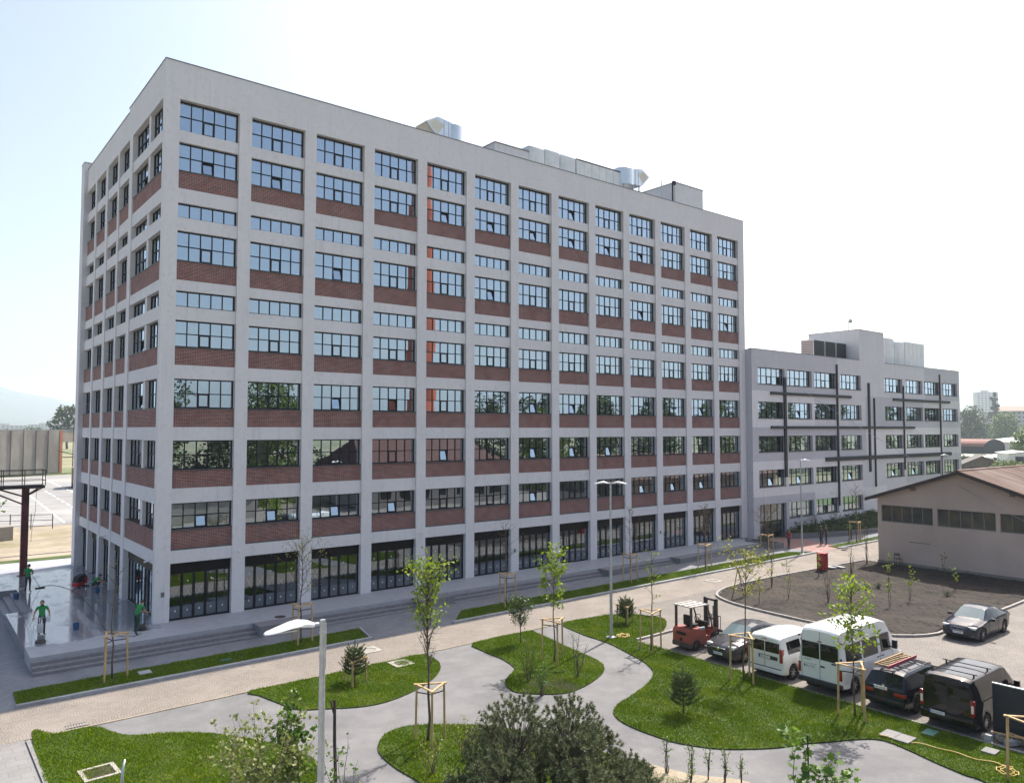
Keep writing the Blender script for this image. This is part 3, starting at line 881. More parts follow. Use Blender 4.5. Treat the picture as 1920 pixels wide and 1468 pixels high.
# west face
LW = [(0.45, 3.40), (3.85, 7.40), (8.2, 11.05), (11.5, 14.6), (15.3, 18.5), (19.0, 22.1)]
LP = [(0.45, 7.40), (8.2, 11.05), (11.5, 14.6), (15.3, 18.5), (19.0, 22.1)]
shared(off, 'pilaster', M['plaster'], [(0, a, -0.05, 0.45, c - a, 28.44) for a, c in ((7.40, 8.2), (11.05, 11.5), (14.6, 15.3), (18.5, 19.0))])
shared(off, 'middle_pier', M['plaster'], [(0.10, 3.40, z0, 0.35, 0.45, z1 - z0) for z0, z1 in list(FULL.values()) + list(STRIP.values())])
shared(off, 'concrete_band', M['plaster'], [(0.06, a, z0, 0.39, c - a, z1 - z0) for a, c in LP for z0, z1 in BANDS] + [(0.03, a, 3.06, 0.42, c - a, 0.68) for a, c in LP])
shared(off, 'brick_panel', M['brick'], [(0.09, a, z0, 0.36, c - a, z1 - z0) for a, c in LP for z0, z1 in BRICKS])
shared(off, 'sill', M['sill'], [(0.05, a + 0.002, FULL[r][0] - 0.045, 0.255, c - a - 0.004, 0.045) for a, c in LP for r in 'BDFGHI'])
# parapet, fin, hidden walls, roof
b = MB(); b.box(0, 0, 28.39, 52.9, 0.40, 30.45); b.build('parapet', M['plaster'], off)
b = MB(); b.box(0, 0.40, 28.39, 0.40, 8.5, 30.45); b.box(0, 8.5, 28.39, 0.40, 22.1, 30.17); b.build('parapet', M['plaster'], off)
b = MB(); b.box(-0.03, -0.03, 30.45, 52.93, 0.43, 30.50); b.box(-0.03, 0.43, 30.45, 0.43, 8.53, 30.50); b.box(-0.03, 8.53, 30.17, 0.43, 22.1, 30.22); b.build('parapet_cap', M['cap'], off)
b = MB(); b.box(-0.25, 22.1, -0.05, 0.40, 23.3, 30.7); b.build('corner_fin', M['plaster'], off)
b = MB(); b.box(-0.28, 22.07, 30.7, 0.43, 23.33, 30.75); b.build('fin_cap', M['cap'], off)
b = MB(); b.box(52.5, 0.45, -0.05, 52.9, 22.9, 30.3); b.build('side_wall', M['plaster'], off)
b = MB(); b.box(0.40, 22.9, -0.05, 52.9, 23.3, 30.3); b.build('rear_wall', M['plaster'], off)
b = MB(); b.box(0.4, 0.4, 28.6, 52.5, 22.9, 29.3); b.build('roof', M['cap'], off)
for z in (3.2, 6.45, 9.8, 13.15, 17.98, 22.85):
    b = MB(); b.box(0.46, 0.46, z, 52.49, 22.89, z + 0.32); b.build('floor_slab', M['interior'], off)
b = MB(); b.box(0.46, 0.46, -0.04, 52.49, 22.89, 0.02); b.build('ground_floor_slab', M['interior_floor'], off)
b = MB(); b.box(7.0, 8.0, 0.02, 52.4, 8.2, 28.6); b.box(7.0, 8.2, 0.02, 7.2, 22.8, 28.6); b.build('partition', M['interior'], off)
cols_ = MB()
for x in np.arange(4.4, 52, 7.99): cols_.box(x, 5.0, 0.02, x + 0.5, 5.5, 28.6)
cols_.build('inner_columns', M['interior'], off)
# windows, front
for k, x in enumerate(BAYX):
    near = k < 3
    for r, (z0, z1) in FULL.items():
        window(off, (x, 0.30, z0), 0, BW, z1 - z0, 5, 2, (2, 0), (k, r) in OPEN, near, bag)
    for r, (z0, z1) in STRIP.items():
        window(off, (x, 0.30, z0), 0, BW, z1 - z0, 5, 1, None, False, k < 2, bag)
    window(off, (x, 0.30, 0.0), 0, BW, 2.50, 5, 1, None, False, True, bag, glass=M['glass_d'], fb=0.07, mb=0.06, thick=(1, 2, 3))
    b = MB(); b.box(x, 0.26, 2.50, x + BW, 0.40, 3.06); b.box(x + BW / 2 - 0.012, 0.25, 2.50, x + BW / 2 + 0.012, 0.26, 3.06); b.build('door_header', M['header'], off)
# windows, west face (local x runs towards -y)
WOPEN = {(0, 'B'), (1, 'B'), (2, 'B'), (3, 'B'), (4, 'B'), (1, 'G'), (4, 'G'), (5, 'G'), (2, 'I'), (2, 'F'), (1, 'F')}
for k, (a, c) in enumerate(LW):
    for r, (z0, z1) in FULL.items():
        window(off, (0.30, c, z0), -math.pi / 2, c - a, z1 - z0, 4, 2, (2, 0), (k, r) in WOPEN, False, bag)
    for r, (z0, z1) in STRIP.items():
        window(off, (0.30, c, z0), -math.pi / 2, c - a, z1 - z0, 4, 1, None, False, False, bag)
for (a, c, n) in ((0.45, 7.40, 9), (8.2, 11.05, 4), (11.5, 14.6, 4), (15.3, 22.1, 9)):
    window(off, (0.34, c, 0.0), -math.pi / 2, c - a, 2.50, n, 1, None, False, False, bag, glass=M['glass_d'], fb=0.07, mb=0.06)
    b = MB(); b.box(0.30, a, 2.50, 0.44, c, 3.06); b.build('door_header', M['header'], off)
b = MB(); b.box(0.0, 18.5, 0, 0.45, 19.0, 0.01); # threshold strip under the wide west doors
b.build('threshold', M['step'], off)
o = quads('panes', bag, M['glass'], off)
tag(o, kind='stuff')
# a few blinds and boards behind the glass
qb = random.Random(21)
M['blind'] = plain('pale_blind', (0.62, 0.61, 0.58), 0.8)
for k, x in enumerate(BAYX):
    for r, (z0, z1) in FULL.items():
        if qb.random() < 0.22:
            n = qb.choice((1, 1, 2, 3)); i0 = qb.randrange(0, 6 - n); drop = qb.uniform(0.25, 0.95)
            w = (BW - 0.13) / 5
            b = MB(); b.box(x + 0.07 + i0 * w, 0.52, z1 - 0.05 - (z1 - z0) * drop, x + 0.07 + (i0 + n) * w, 0.54, z1 - 0.02); b.build('blind', M['blind'], off)
# thin pale crosses and small stickers on the door glass
tp = MB(); st = MB()
for k, x in enumerate(BAYX):
    for i in range(5):
        cx = x + 0.07 + (BW - 0.14) * (i + 0.5) / 5
        if k > 0 or True:
            for q in range(1 if (i + k) % 3 == 0 else 2):
                s = 1 if q == 0 else -1
                hh = 0.26 + 0.05 * ((i * 7 + k * 3) % 4); ww = 0.13 + 0.02 * ((i + k) % 3)
                c0 = Vector((cx - s * ww, 0.336, 1.15)); c1 = Vector((cx + s * ww, 0.336, 1.15 + hh * 1.6))
                d = (c1 - c0).normalized(); n = Vector((-d.z, 0, d.x)) * 0.006
                tp.add([c0 - n, c1 - n, c1 + n, c0 + n], [(0, 1, 2, 3)])
        for zz in (0.42, 1.98):
            if (i + k) % 2 or zz < 1: st.box(cx - 0.03, 0.328, zz, cx + 0.03, 0.338, zz + 0.085)
tag(tp.build('pale_cross', M['lens'], off, fix=False), kind='stuff')
tag(st.build('sticker', M['white'], off), kind='stuff')


def security_camera(parent, loc, rotz=0.0):
    b = MB(); b.box(-0.03, -0.1, -0.03, 0.03, 0.0, 0.03)
    b.tube([(0, -0.1, 0), (0.05, -0.34, -0.05)], 0.055, 8)
    b.build('security_camera', M['white'], parent, loc, rotz)


security_camera(off, (4.35, 0.0, 3.42)); security_camera(off, (16.35, 0.0, 3.42)); security_camera(off, (52.3, 0.0, 3.42))
security_camera(off, (0.03, 1.0, 3.2), -math.pi / 2); security_camera(off, (0.03, 12.5, 3.3), -math.pi / 2)
for q in ((0.42, 1.35), (24.35, 1.35), (40.3, 1.35)):
    b = MB(); b.box(q[0] - 0.09, -0.012, q[1], q[0] + 0.09, 0.0, q[1] + 0.26); b.build('wall_plaque', M['cap'], off)
# stair heads on the roof are part of the building
b = MB(); b.box(24.8, 3.0, 29.2, 28.2, 7.5, 32.55); b.build('roof_house', M['plaster'], off)
b = MB(); b.box(46.4, 3.0, 29.2, 50.6, 9.0, 33.75); b.build('roof_house', M['plaster'], off)
b = MB(); b.box(24.75, 2.95, 32.55, 28.25, 7.55, 32.62); b.box(46.35, 2.95, 33.75, 50.65, 9.05, 33.82); b.build('roof_house_cap', M['cap'], off)
b = MB(); b.tube([(46.0, 3.0, 31.5), (46.0, 3.0, 33.5)], 0.07); b.box(45.85, 2.7, 33.4, 46.15, 2.95, 33.75); b.build('roof_rainpipe', M['frame'], off)


def duct(name, label, loc, rotz, flip=1):
    t = thing(name, label, 'duct', loc, rotz)
    b = MB(); b.lathe([(0.95, 0), (0.95, 1.5), (0.90, 1.55), (0.3, 1.62)], 20); b.build('drum', M['alu'], t, smooth=True, angle=40)
    b = MB(); s = flip
    pr = [(0.0, 0.15), (1.6, 0.15), (2.7, 1.2), (1.7, 1.75), (0.0, 1.5)]
    b.prism([(s * x, z) for x, z in pr], -0.75, 0.75, 1)
    b.build('hood', M['alu'], t)
    b = MB(); b.prism([(s * x, z) for x, z in ((1.75, 0.38), (2.58, 1.17), (1.83, 1.58), (1.1, 1.2))], -0.62, -0.752, 1); b.prism([(s * 1.72, 0.28), (s * 1.745, 0.26), (s * 2.72, 1.16), (s * 2.70, 1.19)], -0.6, 0.6, 1)
    b.build('hood_mouth', M['duct_in'] if 'duct_in' in M else M.setdefault('duct_in', plain('cream_duct_lining', (0.66, 0.62, 0.52), 0.6)), t)
    b = MB()
    for q in (0.35, 0.75, 1.15): b.box(s * q - 0.02, -0.77, 0.13, s * q + 0.02, 0.77, 1.56)
    for x in (-0.6, 0.6, s * 1.4):
        for y in (-0.6, 0.6): b.box(x - 0.05, y - 0.05, -2.0, x + 0.05, y + 0.05, 0.1)
    b.build('flange', M['galv'], t)
    return t


duct('roof_duct', 'bright metal air duct hood standing alone at the left of the tall roof', (21.0, 3.4, 31.3), 0.0, -1)
duct('roof_duct', 'metal air duct hood with angled mouth beside the wrapped roof plant', (39.9, 3.6, 32.2), 0.0, 1)
t = thing('wrapped_roof_plant', 'white plastic wrapped air handling unit on the tall roof', 'roof plant', (28.4, 3.2, 29.3))
for i, (x0, x1, h) in enumerate(((0, 1.7, 3.95), (1.72, 3.4, 4.05), (3.42, 5.2, 4.0))):
    b = MB(); b.bbox(x0, 0, 0, x1, 2.4, h, 0.12); b.build('wrapped_section', M['wrap'], t, smooth=True, angle=50)
t = thing('air_handling_unit', 'white panelled air handling unit between wrapped plant and duct on the tall roof', 'roof plant', (33.7, 3.2, 29.3))
for i in range(6):
    b = MB(); b.bbox(i * 0.9, 0, 0, i * 0.9 + 0.88, 2.4, 3.95, 0.03); b.build('panel', M['white'], t)
b = MB(); b.box(-0.02, -0.03, 3.9, 5.42, 2.43, 4.0); b.build('top_trim', M['frame'], t)
b = MB(); b.tube([(0, 0, 0), (0, 0, 4.2)], 0.05, 6); b.tube([(0, 0, 4.2), (0, 0, 5.6)], 0.025, 5)
tag(b.build('roof_mast', M['galv'], None, (44.4, 3.0, 29.3)), 'thin lightning mast on the tall roof beside the stair head', 'mast')

# ================================================================== ANNEX
ann = thing('annex_building', 'lower grey annex with patchwork plaster and dark steel beams across its front', 'building')
AY = -0.65
AX = [(53.95, 58.55), (59.05, 63.6), (64.1, 68.65), (69.35, 73.9), (79.46, 84.0), (84.7, 89.3), (89.75, 94.4), (95.1, 99.65)]
AZ = [(1.42, 2.97), (4.66, 6.30), (8.04, 9.60), (11.33, 12.94), (14.65, 16.28)]
opens = []
for i, (a, c) in enumerate(AX):
    for j, (z0, z1) in enumerate(AZ):
        if i == 0 and j == 0: opens.append((a, c, -0.42, 2.97, i, j))
        else: opens.append((a, c, z0, z1, i, j))


def patch(x, z):
    if z > 18: return 0 if False else 1
    if z > 14.0: return (2 if x < 68.9 else (1 if x < 90 else 2)) if not (73.5 < x < 79.7) else 1
    if z > 10.45: return (0 if x < 64 else (1 if x < 74.9 else (2 if x < 89.5 or z < 12 else 1)))
    if z > 7.15: return 2 if x < 74.9 else (0 if x < 94.8 else 1)
    if z > 3.75: return 0 if x < 74 else (1 if x < 84.5 else 2)
    return 2 if x < 63.85 else (0 if x < 79 else 1)


xb = sorted({52.95, 100.4, 73.7, 79.5, 63.85, 68.9, 74.9, 64.0 + 0.05, 89.5, 90.0, 94.8, 84.5} | {v for o_ in opens for v in o_[:2]})
zb = sorted({-0.8, 18.0, 3.75, 7.15, 10.45, 12.0, 14.0} | {v for o_ in opens for v in o_[2:4]})
aw = MB()
for x0, x1 in zip(xb, xb[1:]):
    for z0, z1 in zip(zb, zb[1:]):
        xm, zm = (x0 + x1) / 2, (z0 + z1) / 2
        if any(o_[0] < xm < o_[1] and o_[2] < zm < o_[3] for o_ in opens): continue
        aw.add([(x0, AY, z0), (x1, AY, z0), (x1, AY, z1), (x0, AY, z1)], [(0, 1, 2, 3)], patch(xm, zm))
for a, c, z0, z1, i, j in opens:   # reveals
    d = AY + 0.45; k = patch(c + 0.1, (z0 + z1) / 2)
    aw.add([(a, AY, z0), (a, d, z0), (a, d, z1), (a, AY, z1)], [(0, 1, 2, 3)], k); aw.add([(c, AY, z0), (c, AY, z1), (c, d, z1), (c, d, z0)], [(0, 1, 2, 3)], k)
    aw.add([(a, AY, z1), (a, d, z1), (c, d, z1), (c, AY, z1)], [(0, 1, 2, 3)], k); aw.add([(a, AY, z0), (c, AY, z0), (c, d, z0), (a, d, z0)], [(0, 1, 2, 3)], k)
aw.add([(73.7, AY, 18.0), (79.5, AY, 18.0), (79.5, AY, 21.5), (73.7, AY, 21.5)], [(0, 1, 2, 3)], 1)
aw.add([(52.95, AY, -0.8), (52.95, AY, 18.0), (52.95, 0.4, 18.0), (52.95, 0.4, -0.8)], [(0, 1, 2, 3)], 2)
aw.add([(100.4, AY, -0.8), (100.4, 14, -0.8), (100.4, 14, 18.0), (100.4, AY, 18.0)], [(0, 1, 2, 3)], 1)
aw.add([(52.95, 14, -0.8), (52.95, 14, 18), (100.4, 14, 18), (100.4, 14, -0.8)], [(0, 1, 2, 3)], 1)
# stair tower sides above the roof
aw.add([(73.7, AY, 17.5), (73.7, AY, 21.5), (73.7, 5.5, 21.5), (73.7, 5.5, 17.5)], [(0, 1, 2, 3)], 0)
aw.add([(79.5, AY, 17.5), (79.5, 5.5, 17.5), (79.5, 5.5, 21.5), (79.5, AY, 21.5)], [(0, 1, 2, 3)], 1)
aw.add([(73.7, 5.5, 17.5), (73.7, 5.5, 21.5), (79.5, 5.5, 21.5), (79.5, 5.5, 17.5)], [(0, 1, 2, 3)], 1)
aw.add([(73.7, AY, 21.45), (79.5, AY, 21.45), (79.5, 5.5, 21.45), (73.7, 5.5, 21.45)], [(0, 1, 2, 3)], 1)
aw.build('wall', [M['plaster_w'], M['plaster_m'], M['plaster_d']], ann, fix=False)
b = MB(); b.box(52.96, AY + 0.06, 17.4, 73.69, 13.95, 17.6); b.box(79.51, AY + 0.06, 17.4, 100.35, 13.95, 17.6); b.box(73.69, 5.52, 17.4, 79.51, 13.95, 17.6); b.build('roof', M['cap'], ann)
b = MB(); b.box(52.92, AY - 0.03, 18.0, 73.68, AY + 0.3, 18.05); b.box(79.52, AY - 0.03, 18.0, 100.43, AY + 0.3, 18.05); b.box(73.67, AY - 0.03, 21.5, 79.53, 5.53, 21.56); b.build('parapet_cap', M['cap'], ann)
for z in (-0.6, 3.4, 6.75, 10.05, 13.4):
    b = MB(); b.box(53.0, AY + 0.46, z, 100.3, 13.9, z + 0.3); b.build('floor_slab', M['interior'], ann)
b = MB(); b.box(53.0, 5.0, -0.5, 100.3, 5.2, 17.3); b.build('partition', M['interior'], ann)
abag = []
AOPEN = {(1, 3), (0, 1), (1, 1), (3, 1), (4, 1), (5, 1), (2, 0)}
for a, c, z0, z1, i, j in opens:
    if (i, j) == (0, 0):
        window(ann, (a, AY + 0.27, z0), 0, c - a, z1 - z0, 4, 2, None, False, True, abag, glass=M['glass_d'], fb=0.09, mb=0.09)
        continue
    window(ann, (a, AY + 0.27, z0), 0, c - a, z1 - z0, 5, 2, (2, 0), (i, j) in AOPEN, False, abag)
    b = MB(); b.box(a - 0.03, AY - 0.04, z0 - 0.06, c + 0.03, AY + 0.26, z0 + 0.002); b.build('sill', M['sill'], ann)
tag(quads('panes', abag, M['glass'], ann), kind='stuff')
def shift(x, z, f=0.9968): return (-10.75 + (x + 10.75) * f, 10.227 + (z - 10.227) * f)


for x0, x1, z0, z1 in ((56.2, 71.8, 13.68, 13.96), (56.2, 87.1, 10.32, 10.58), (66.25, 97.45, 6.85, 7.28), (81.7, 97.45, 13.66, 13.94)):
    (x0, z0), (x1, z1) = shift(x0, z0), shift(x1, z1)
    b = MB(); b.box(x0, AY - 0.15, z0, x1, AY - 0.01, z1); b.build('steel_beam', M['beam'], ann)
for x0, x1, z0, z1 in ((58.5, 59.1, 5.48, 15.48), (68.75, 69.2, 2.05, 17.3), (75.65, 76.25, 5.44, 15.55), (76.95, 77.4, 3.7, 13.83), (84.25, 84.7, 5.4, 15.5), (94.46, 94.95, 4.18, 17.34)):
    w = max(0.16, x1 - x0 - 0.13 * (x0 + 10.75) / 43.0)
    (x0, z0), (x1, z1) = shift(x0, z0), shift(x1, z1)
    b = MB(); b.box(x0, AY - 0.14, z0, x0 + w, AY - 0.004, z1); b.build('steel_beam', M['beam'], ann)
security_camera(ann, (59.0, AY, 3.3)); security_camera(ann, (66.9, AY, 3.6))
b = MB(); b.tube([(74.6, 1, 21.5), (74.6, 1, 22.7)], 0.05, 6); b.lathe([(0.02, 0), (0.22, 0.05), (0.26, 0.12)], 12, M=Matrix.Translation((74.75, 0.9, 22.7)) @ Matrix.Rotation(1.2, 4, 'Y'))
tag(b.build('roof_antenna', M['galv']), 'small dish antenna on a pole on the annex stair tower', 'antenna')
# roof plant on the annex
for i in range(3):
    u = thing('condenser_unit', ['dark condenser unit nearest the tall block on the annex roof', 'dark condenser unit in the middle of the three on the annex roof', 'dark condenser unit nearest the stair tower on the annex roof'][i], 'condenser', (66.3 + i * 2.35, 0.6, 17.6), 0, 'condenser units on the annex roof')
    b = MB(); b.box(0, 0, 0.1, 2.2, 1.5, 2.4); b.build('casing', M['galv'], u)
    b = MB(); b.box(0.08, -0.015, 0.2, 2.12, 0.0, 2.3); b.build('fan_grille', M['frame'], u)
    b = MB()
    for k in range(11): b.box(-0.02, 0.08, 0.22 + k * 0.19, 0.0, 1.42, 0.34 + k * 0.19)
    b.build('louvre', M['louvre'] if 'louvre' in M else M.setdefault('louvre', plain('brown_louvre', (0.22, 0.13, 0.10), 0.6)), u)
u = thing('wrapped_roof_plant', 'white plastic wrapped plant boxes on the annex roof beyond the tower', 'roof plant', (83.2, 1.0, 17.6))
for x0, x1, h in ((0, 2.5, 3.9), (2.55, 5.3, 3.6)):
    b = MB(); b.bbox(x0, 0, 0, x1, 2.6, h, 0.15); b.build('wrapped_section', M['wrap'], u, smooth=True, angle=50)
for k in range(5):
    b = MB(); b.bbox(5.35 + k * 1.1, 0, 0, 6.4 + k * 1.1, 2.6, 3.75, 0.03); b.build('panel', M['white'], u)

# ================================================================== PINK SHED
shed = thing('shed', 'low pink roughcast shed with rusty sheet roof right of the soil bed', 'shed')
SX = 50.8; y0s, y1s, ya = -13.55, -26.1, -19.83
W3 = [(-17.75, -13.85), (-22.04, -18.08), (-26.0, -22.33)]
ws = MB()
ys_ = sorted({y0s, y1s} | {v for w_ in W3 for v in w_}); zs_ = [-0.6, 2.92, 4.25, 4.85]
for a, c in zip(ys_, ys_[1:]):
    for z0, z1 in zip(zs_, zs_[1:]):
        ym = (a + c) / 2
        if z0 == 2.92 and any(w_[0] < ym < w_[1] for w_ in W3): continue
        ws.add([(SX, a, z0), (SX, c, z0), (SX, c, z1), (SX, a, z1)], [(0, 3, 2, 1)])
ws.add([(SX, y1s, 4.85), (SX, y0s, 4.85), (SX, ya, 7.0)], [(0, 1, 2)])
for a, c in W3:
    for q in ([(SX, a, 2.92), (SX, c, 2.92), (SX + 0.3, c, 2.92), (SX + 0.3, a, 2.92)], [(SX, a, 4.25), (SX, c, 4.25), (SX + 0.3, c, 4.25), (SX + 0.3, a, 4.25)], [(SX, a, 2.92), (SX, a, 4.25), (SX + 0.3, a, 4.25), (SX + 0.3, a, 2.92)], [(SX, c, 2.92), (SX, c, 4.25), (SX + 0.3, c, 4.25), (SX + 0.3, c, 2.92)]):
        ws.add(q, [(0, 1, 2, 3)])
ws.add([(SX, y0s, -0.6), (78, y0s, -0.6), (78, y0s, 4.85), (SX, y0s, 4.85)], [(0, 1, 2, 3)])
ws.add([(SX, y1s, -0.6), (78, y1s, -0.6), (78, y1s, 4.85), (SX, y1s, 4.85)], [(0, 3, 2, 1)])
ws.add([(78, y0s, -0.6), (78, y1s, -0.6), (78, y1s, 4.85), (78, ya, 7.0), (78, y0s, 4.85)], [(0, 1, 2, 3, 4)])
ws.build('wall', M['shedwall'], shed, fix=False)
M['shedglass'] = surf('dusty_dark_glass', (0.05, 0.05, 0.045), (0.08, 0.075, 0.06), 1.3, 0.12, bstr=0, fine=0.1, c3=(0.12, 0.10, 0.06), big=0.6)
for a, c in W3:
    wo = MB(); n = 5; w = (c - a) / n
    wo.box(SX + 0.12, a, 2.92, SX + 0.18, c, 2.98); wo.box(SX + 0.12, a, 4.19, SX + 0.18, c, 4.25)
    for k in range(n + 1): wo.box(SX + 0.115, a + k * w - (0.03 if k else 0), 2.98, SX + 0.185, a + k * w + (0.03 if k < n else 0), 4.19)
    wo = wo.build('window', M['conc'], shed)
    for k in range(n):
        b = MB(); b.box(SX + 0.15, a + k * w + 0.03, 2.98, SX + 0.16, a + (k + 1) * w - 0.03, 4.19); b.build('pane', M['shedglass'], wo)
b = MB(); b.box(SX - 0.08, y1s - 0.05, -0.7, SX, y0s + 0.05, -0.12); b.build('plinth', M['conc'], shed)
b = MB(); b.box(SX - 0.012, -17.48, -0.12, SX - 0.001, -15.96, 1.5); b.build('blocked_door', M['shedwall'], shed)
b = MB(); b.box(SX - 0.03, -17.5, 1.5, SX - 0.002, -15.94, 1.55); b.build('door_lintel', M['conc'], shed)
# roof of corrugated sheets
rs = (7.0 - 4.85) / (y0s - ya)
for side in (1, -1):
    ye = ya + side * (6.28 + 0.75)
    ze = 7.02 - rs * (6.28 + 0.75)
    me = None
    for k in range(28):
        x0 = SX - 0.55 + k * 1.0
        if me is None:
            b = MB(); n = 10
            top = [(i / n * 1.01, 0.028 * math.cos(i / n * 2 * math.pi * 5)) for i in range(n + 1)]
            vs = []
            for (dx, dz) in top: vs += [(dx, 0, dz), (dx, ye - ya, ze - 7.02 + dz)]
            vs += [(v[0], v[1], v[2] - 0.03) for v in vs]; N_ = 2 * (n + 1)
            fs = [(2 * i, 2 * i + 1, 2 * i + 3, 2 * i + 2) for i in range(n)] + [(N_ + 2 * i, N_ + 2 * i + 2, N_ + 2 * i + 3, N_ + 2 * i + 1) for i in range(n)]
            fs += [(2 * i + 1, N_ + 2 * i + 1, N_ + 2 * i + 3, 2 * i + 3) for i in range(n)]
            b.add(vs, fs)
            M['roofrust'] = M.get('roofrust') or surf('rusty_roof_sheet', (0.25, 0.15, 0.11), (0.19, 0.115, 0.085), 0.8, 0.8, bstr=0.1, fine=0.25, c3=(0.33, 0.235, 0.19), big=0.25, stretch=(1.0, 0.25, 1))
            o = b.build('roof_sheet', M['roofrust'], shed, (x0, ya, 7.16)); me = o.data
        else: link('roof_sheet', me, shed, (x0, ya, 7.16 + random.uniform(-0.008, 0.008)))
    b = MB(); v = Vector((0, ye - ya, ze - 7.02)); v.normalize()
    b.add([(SX - 0.6, ya, 6.92), (SX - 0.6, ye, ze - 0.10), (SX - 0.6, ye, ze + 0.14), (SX - 0.6, ya, 7.16), (SX - 0.54, ya, 6.92), (SX - 0.54, ye, ze - 0.10), (SX - 0.54, ye, ze + 0.14), (SX - 0.54, ya, 7.16)], [(0, 1, 2, 3), (4, 7, 6, 5), (0, 4, 5, 1), (3, 2, 6, 7), (1, 5, 6, 2)])
    b.build('barge_board', M['steel_dark'], shed)
    b = MB(); b.add([(SX - 0.54, ya, 6.96), (77.5, ya, 6.96), (77.5, ye, ze - 0.02), (SX - 0.54, ye, ze - 0.02)], [(0, 1, 2, 3)]); b.build('roof_underside', M['wood_old'], shed)
    for yy in (ya + side * 3.4,):
        zz = 7.0 - rs * 3.4 - 0.12
        b = MB(); b.box(SX - 0.5, yy - 0.1, zz - 0.2, SX, yy + 0.1, zz); b.build('purlin_end', M['wood_old'], shed)
b = MB(); b.tube([(SX - 0.6, ya, 7.18), (77.5, ya, 7.18)], 0.1, 8); b.build('ridge_cap', M['roofrust'], shed)
# ================================================================== TREES AND PLANTS
def leaf_geo(C, size, up=0.5, rg=rng):
    """kite-shaped leaves at the points C (N,3)"""
    C = np.asarray(C); n = len(C)
    s = size * rg.uniform(0.65, 1.3, n)[:, None]
    nrm = rg.normal(0, 1, (n, 3)); nrm[:, 2] += up * 2; nrm /= np.linalg.norm(nrm, axis=1)[:, None]
    u = rg.normal(0, 1, (n, 3)); u -= nrm * (u * nrm).sum(1)[:, None]; u /= np.linalg.norm(u, axis=1)[:, None]
    v = np.cross(nrm, u)
    return np.stack([C - u * s * 0.5, C + v * s * 0.34 - u * s * 0.05 + nrm * s * 0.06, C + u * s * 0.55, C - v * s * 0.34 - u * s * 0.05 + nrm * s * 0.06], 1)


def stem_path(p0, p1, n, wob, rd_):
    p0, p1 = Vector(p0), Vector(p1); L = (p1 - p0).length
    pts = [p0]
    for i in range(1, n + 1):
        t = i / n
        w = wob * L * (1 if i < n else 0.4)
        pts.append(p0.lerp(p1, t) + Vector((rd_.uniform(-w, w), rd_.uniform(-w, w), 0)))
    return pts


def young_tree(name, label, x, y, h, z0, cw, nb, nl, ls, leaf, r=0.04, seed=1, group='young staked trees', bark='bark', stems=1, shape='oval', twig=3, zoff=0.03, spread=0.10, lean=(0, 0), cat='tree', lz=0.0):
    """slim nursery tree: trunk, ascending branches with twigs, leaves along the twigs"""
    q = random.Random(seed); rg = np.random.default_rng(seed)
    t = thing(name, label, cat, (x, y, G(x) + zoff), 0, group)
    b = MB(); tips = []
    tops = []
    for s in range(stems):
        if stems == 1: a0 = Vector((0, 0, -0.1)); a1 = Vector((lean[0] + q.uniform(-.06, .06), lean[1] + q.uniform(-.06, .06), h * 0.95))
        else:
            an = 2 * math.pi * s / stems + q.uniform(-.4, .4); a0 = Vector((0.06 * math.cos(an), 0.06 * math.sin(an), -0.1)); a1 = Vector((cw * 0.45 * math.cos(an), cw * 0.45 * math.sin(an), h * q.uniform(0.7, 0.97)))
        P = stem_path(a0, a1, 7, 0.012, q)
        rr = r if stems == 1 else r * 0.6
        b.tube(P, [rr * (1 - 0.8 * i / 7) for i in range(8)], 7)
        tops.append(P)
    for i in range(nb):
        P = q.choice(tops)
        f = (i + q.random()) / nb
        zz = z0 + (h * 0.93 - z0) * f
        # point on the stem at that height
        tt = max(0, min(0.999, (zz - P[0].z) / (P[-1].z - P[0].z))) * 7
        k = int(tt); p = P[k].lerp(P[k + 1], tt - k)
        if shape == 'oval': wd = math.sin(math.pi * (0.12 + 0.83 * f)) ** 0.7
        elif shape == 'vase': wd = 0.35 + 0.65 * f
        else: wd = 1.0 - 0.75 * f
        an = i * 2.4 + q.uniform(-.5, .5); el = rd(q.uniform(28, 62)) if shape != 'vase' else rd(q.uniform(55, 76))
        L = cw * 0.5 * wd * q.uniform(0.7, 1.15) / max(0.45, math.cos(el)) * (1 if shape != 'vase' else 0.75)
        e = p + Vector((math.cos(an) * math.cos(el), math.sin(an) * math.cos(el), math.sin(el))) * L
        e.z = min(e.z, h * 1.02)
        B = stem_path(p, e, 4, 0.05, q)
        b.tube(B, [r * 0.34, r * 0.26, r * 0.2, r * 0.14, r * 0.06], 5, caps=False)
        tips += [B[2].lerp(B[3], q.random()), B[3].lerp(B[4], q.random()), B[4]]
        for _ in range(twig):
            s0 = B[q.choice((1, 2, 3))]
            e2 = s0 + Vector((q.gauss(0, 1), q.gauss(0, 1), q.uniform(0.1, 1.2))).normalized() * L * q.uniform(0.25, 0.5)
            mid = s0.lerp(e2, 0.5) + Vector((q.uniform(-.03, .03), q.uniform(-.03, .03), q.uniform(-.02, .03)))
            b.tube([s0, mid, e2], [r * 0.13, r * 0.09, r * 0.04], 4, caps=False)
            tips += [e2, mid]
    b.build('trunk', M[bark], t, smooth=True, fix=False)
    if nl:
        T = np.array([tuple(p) for p in tips if p.z > lz * h]); k = rg.integers(0, len(T), nl)
        C = T[k] + rg.normal(0, spread, (nl, 3))
        quads('crown', leaf_geo(C, ls, 0.4, rg), M[leaf], t)
    return t


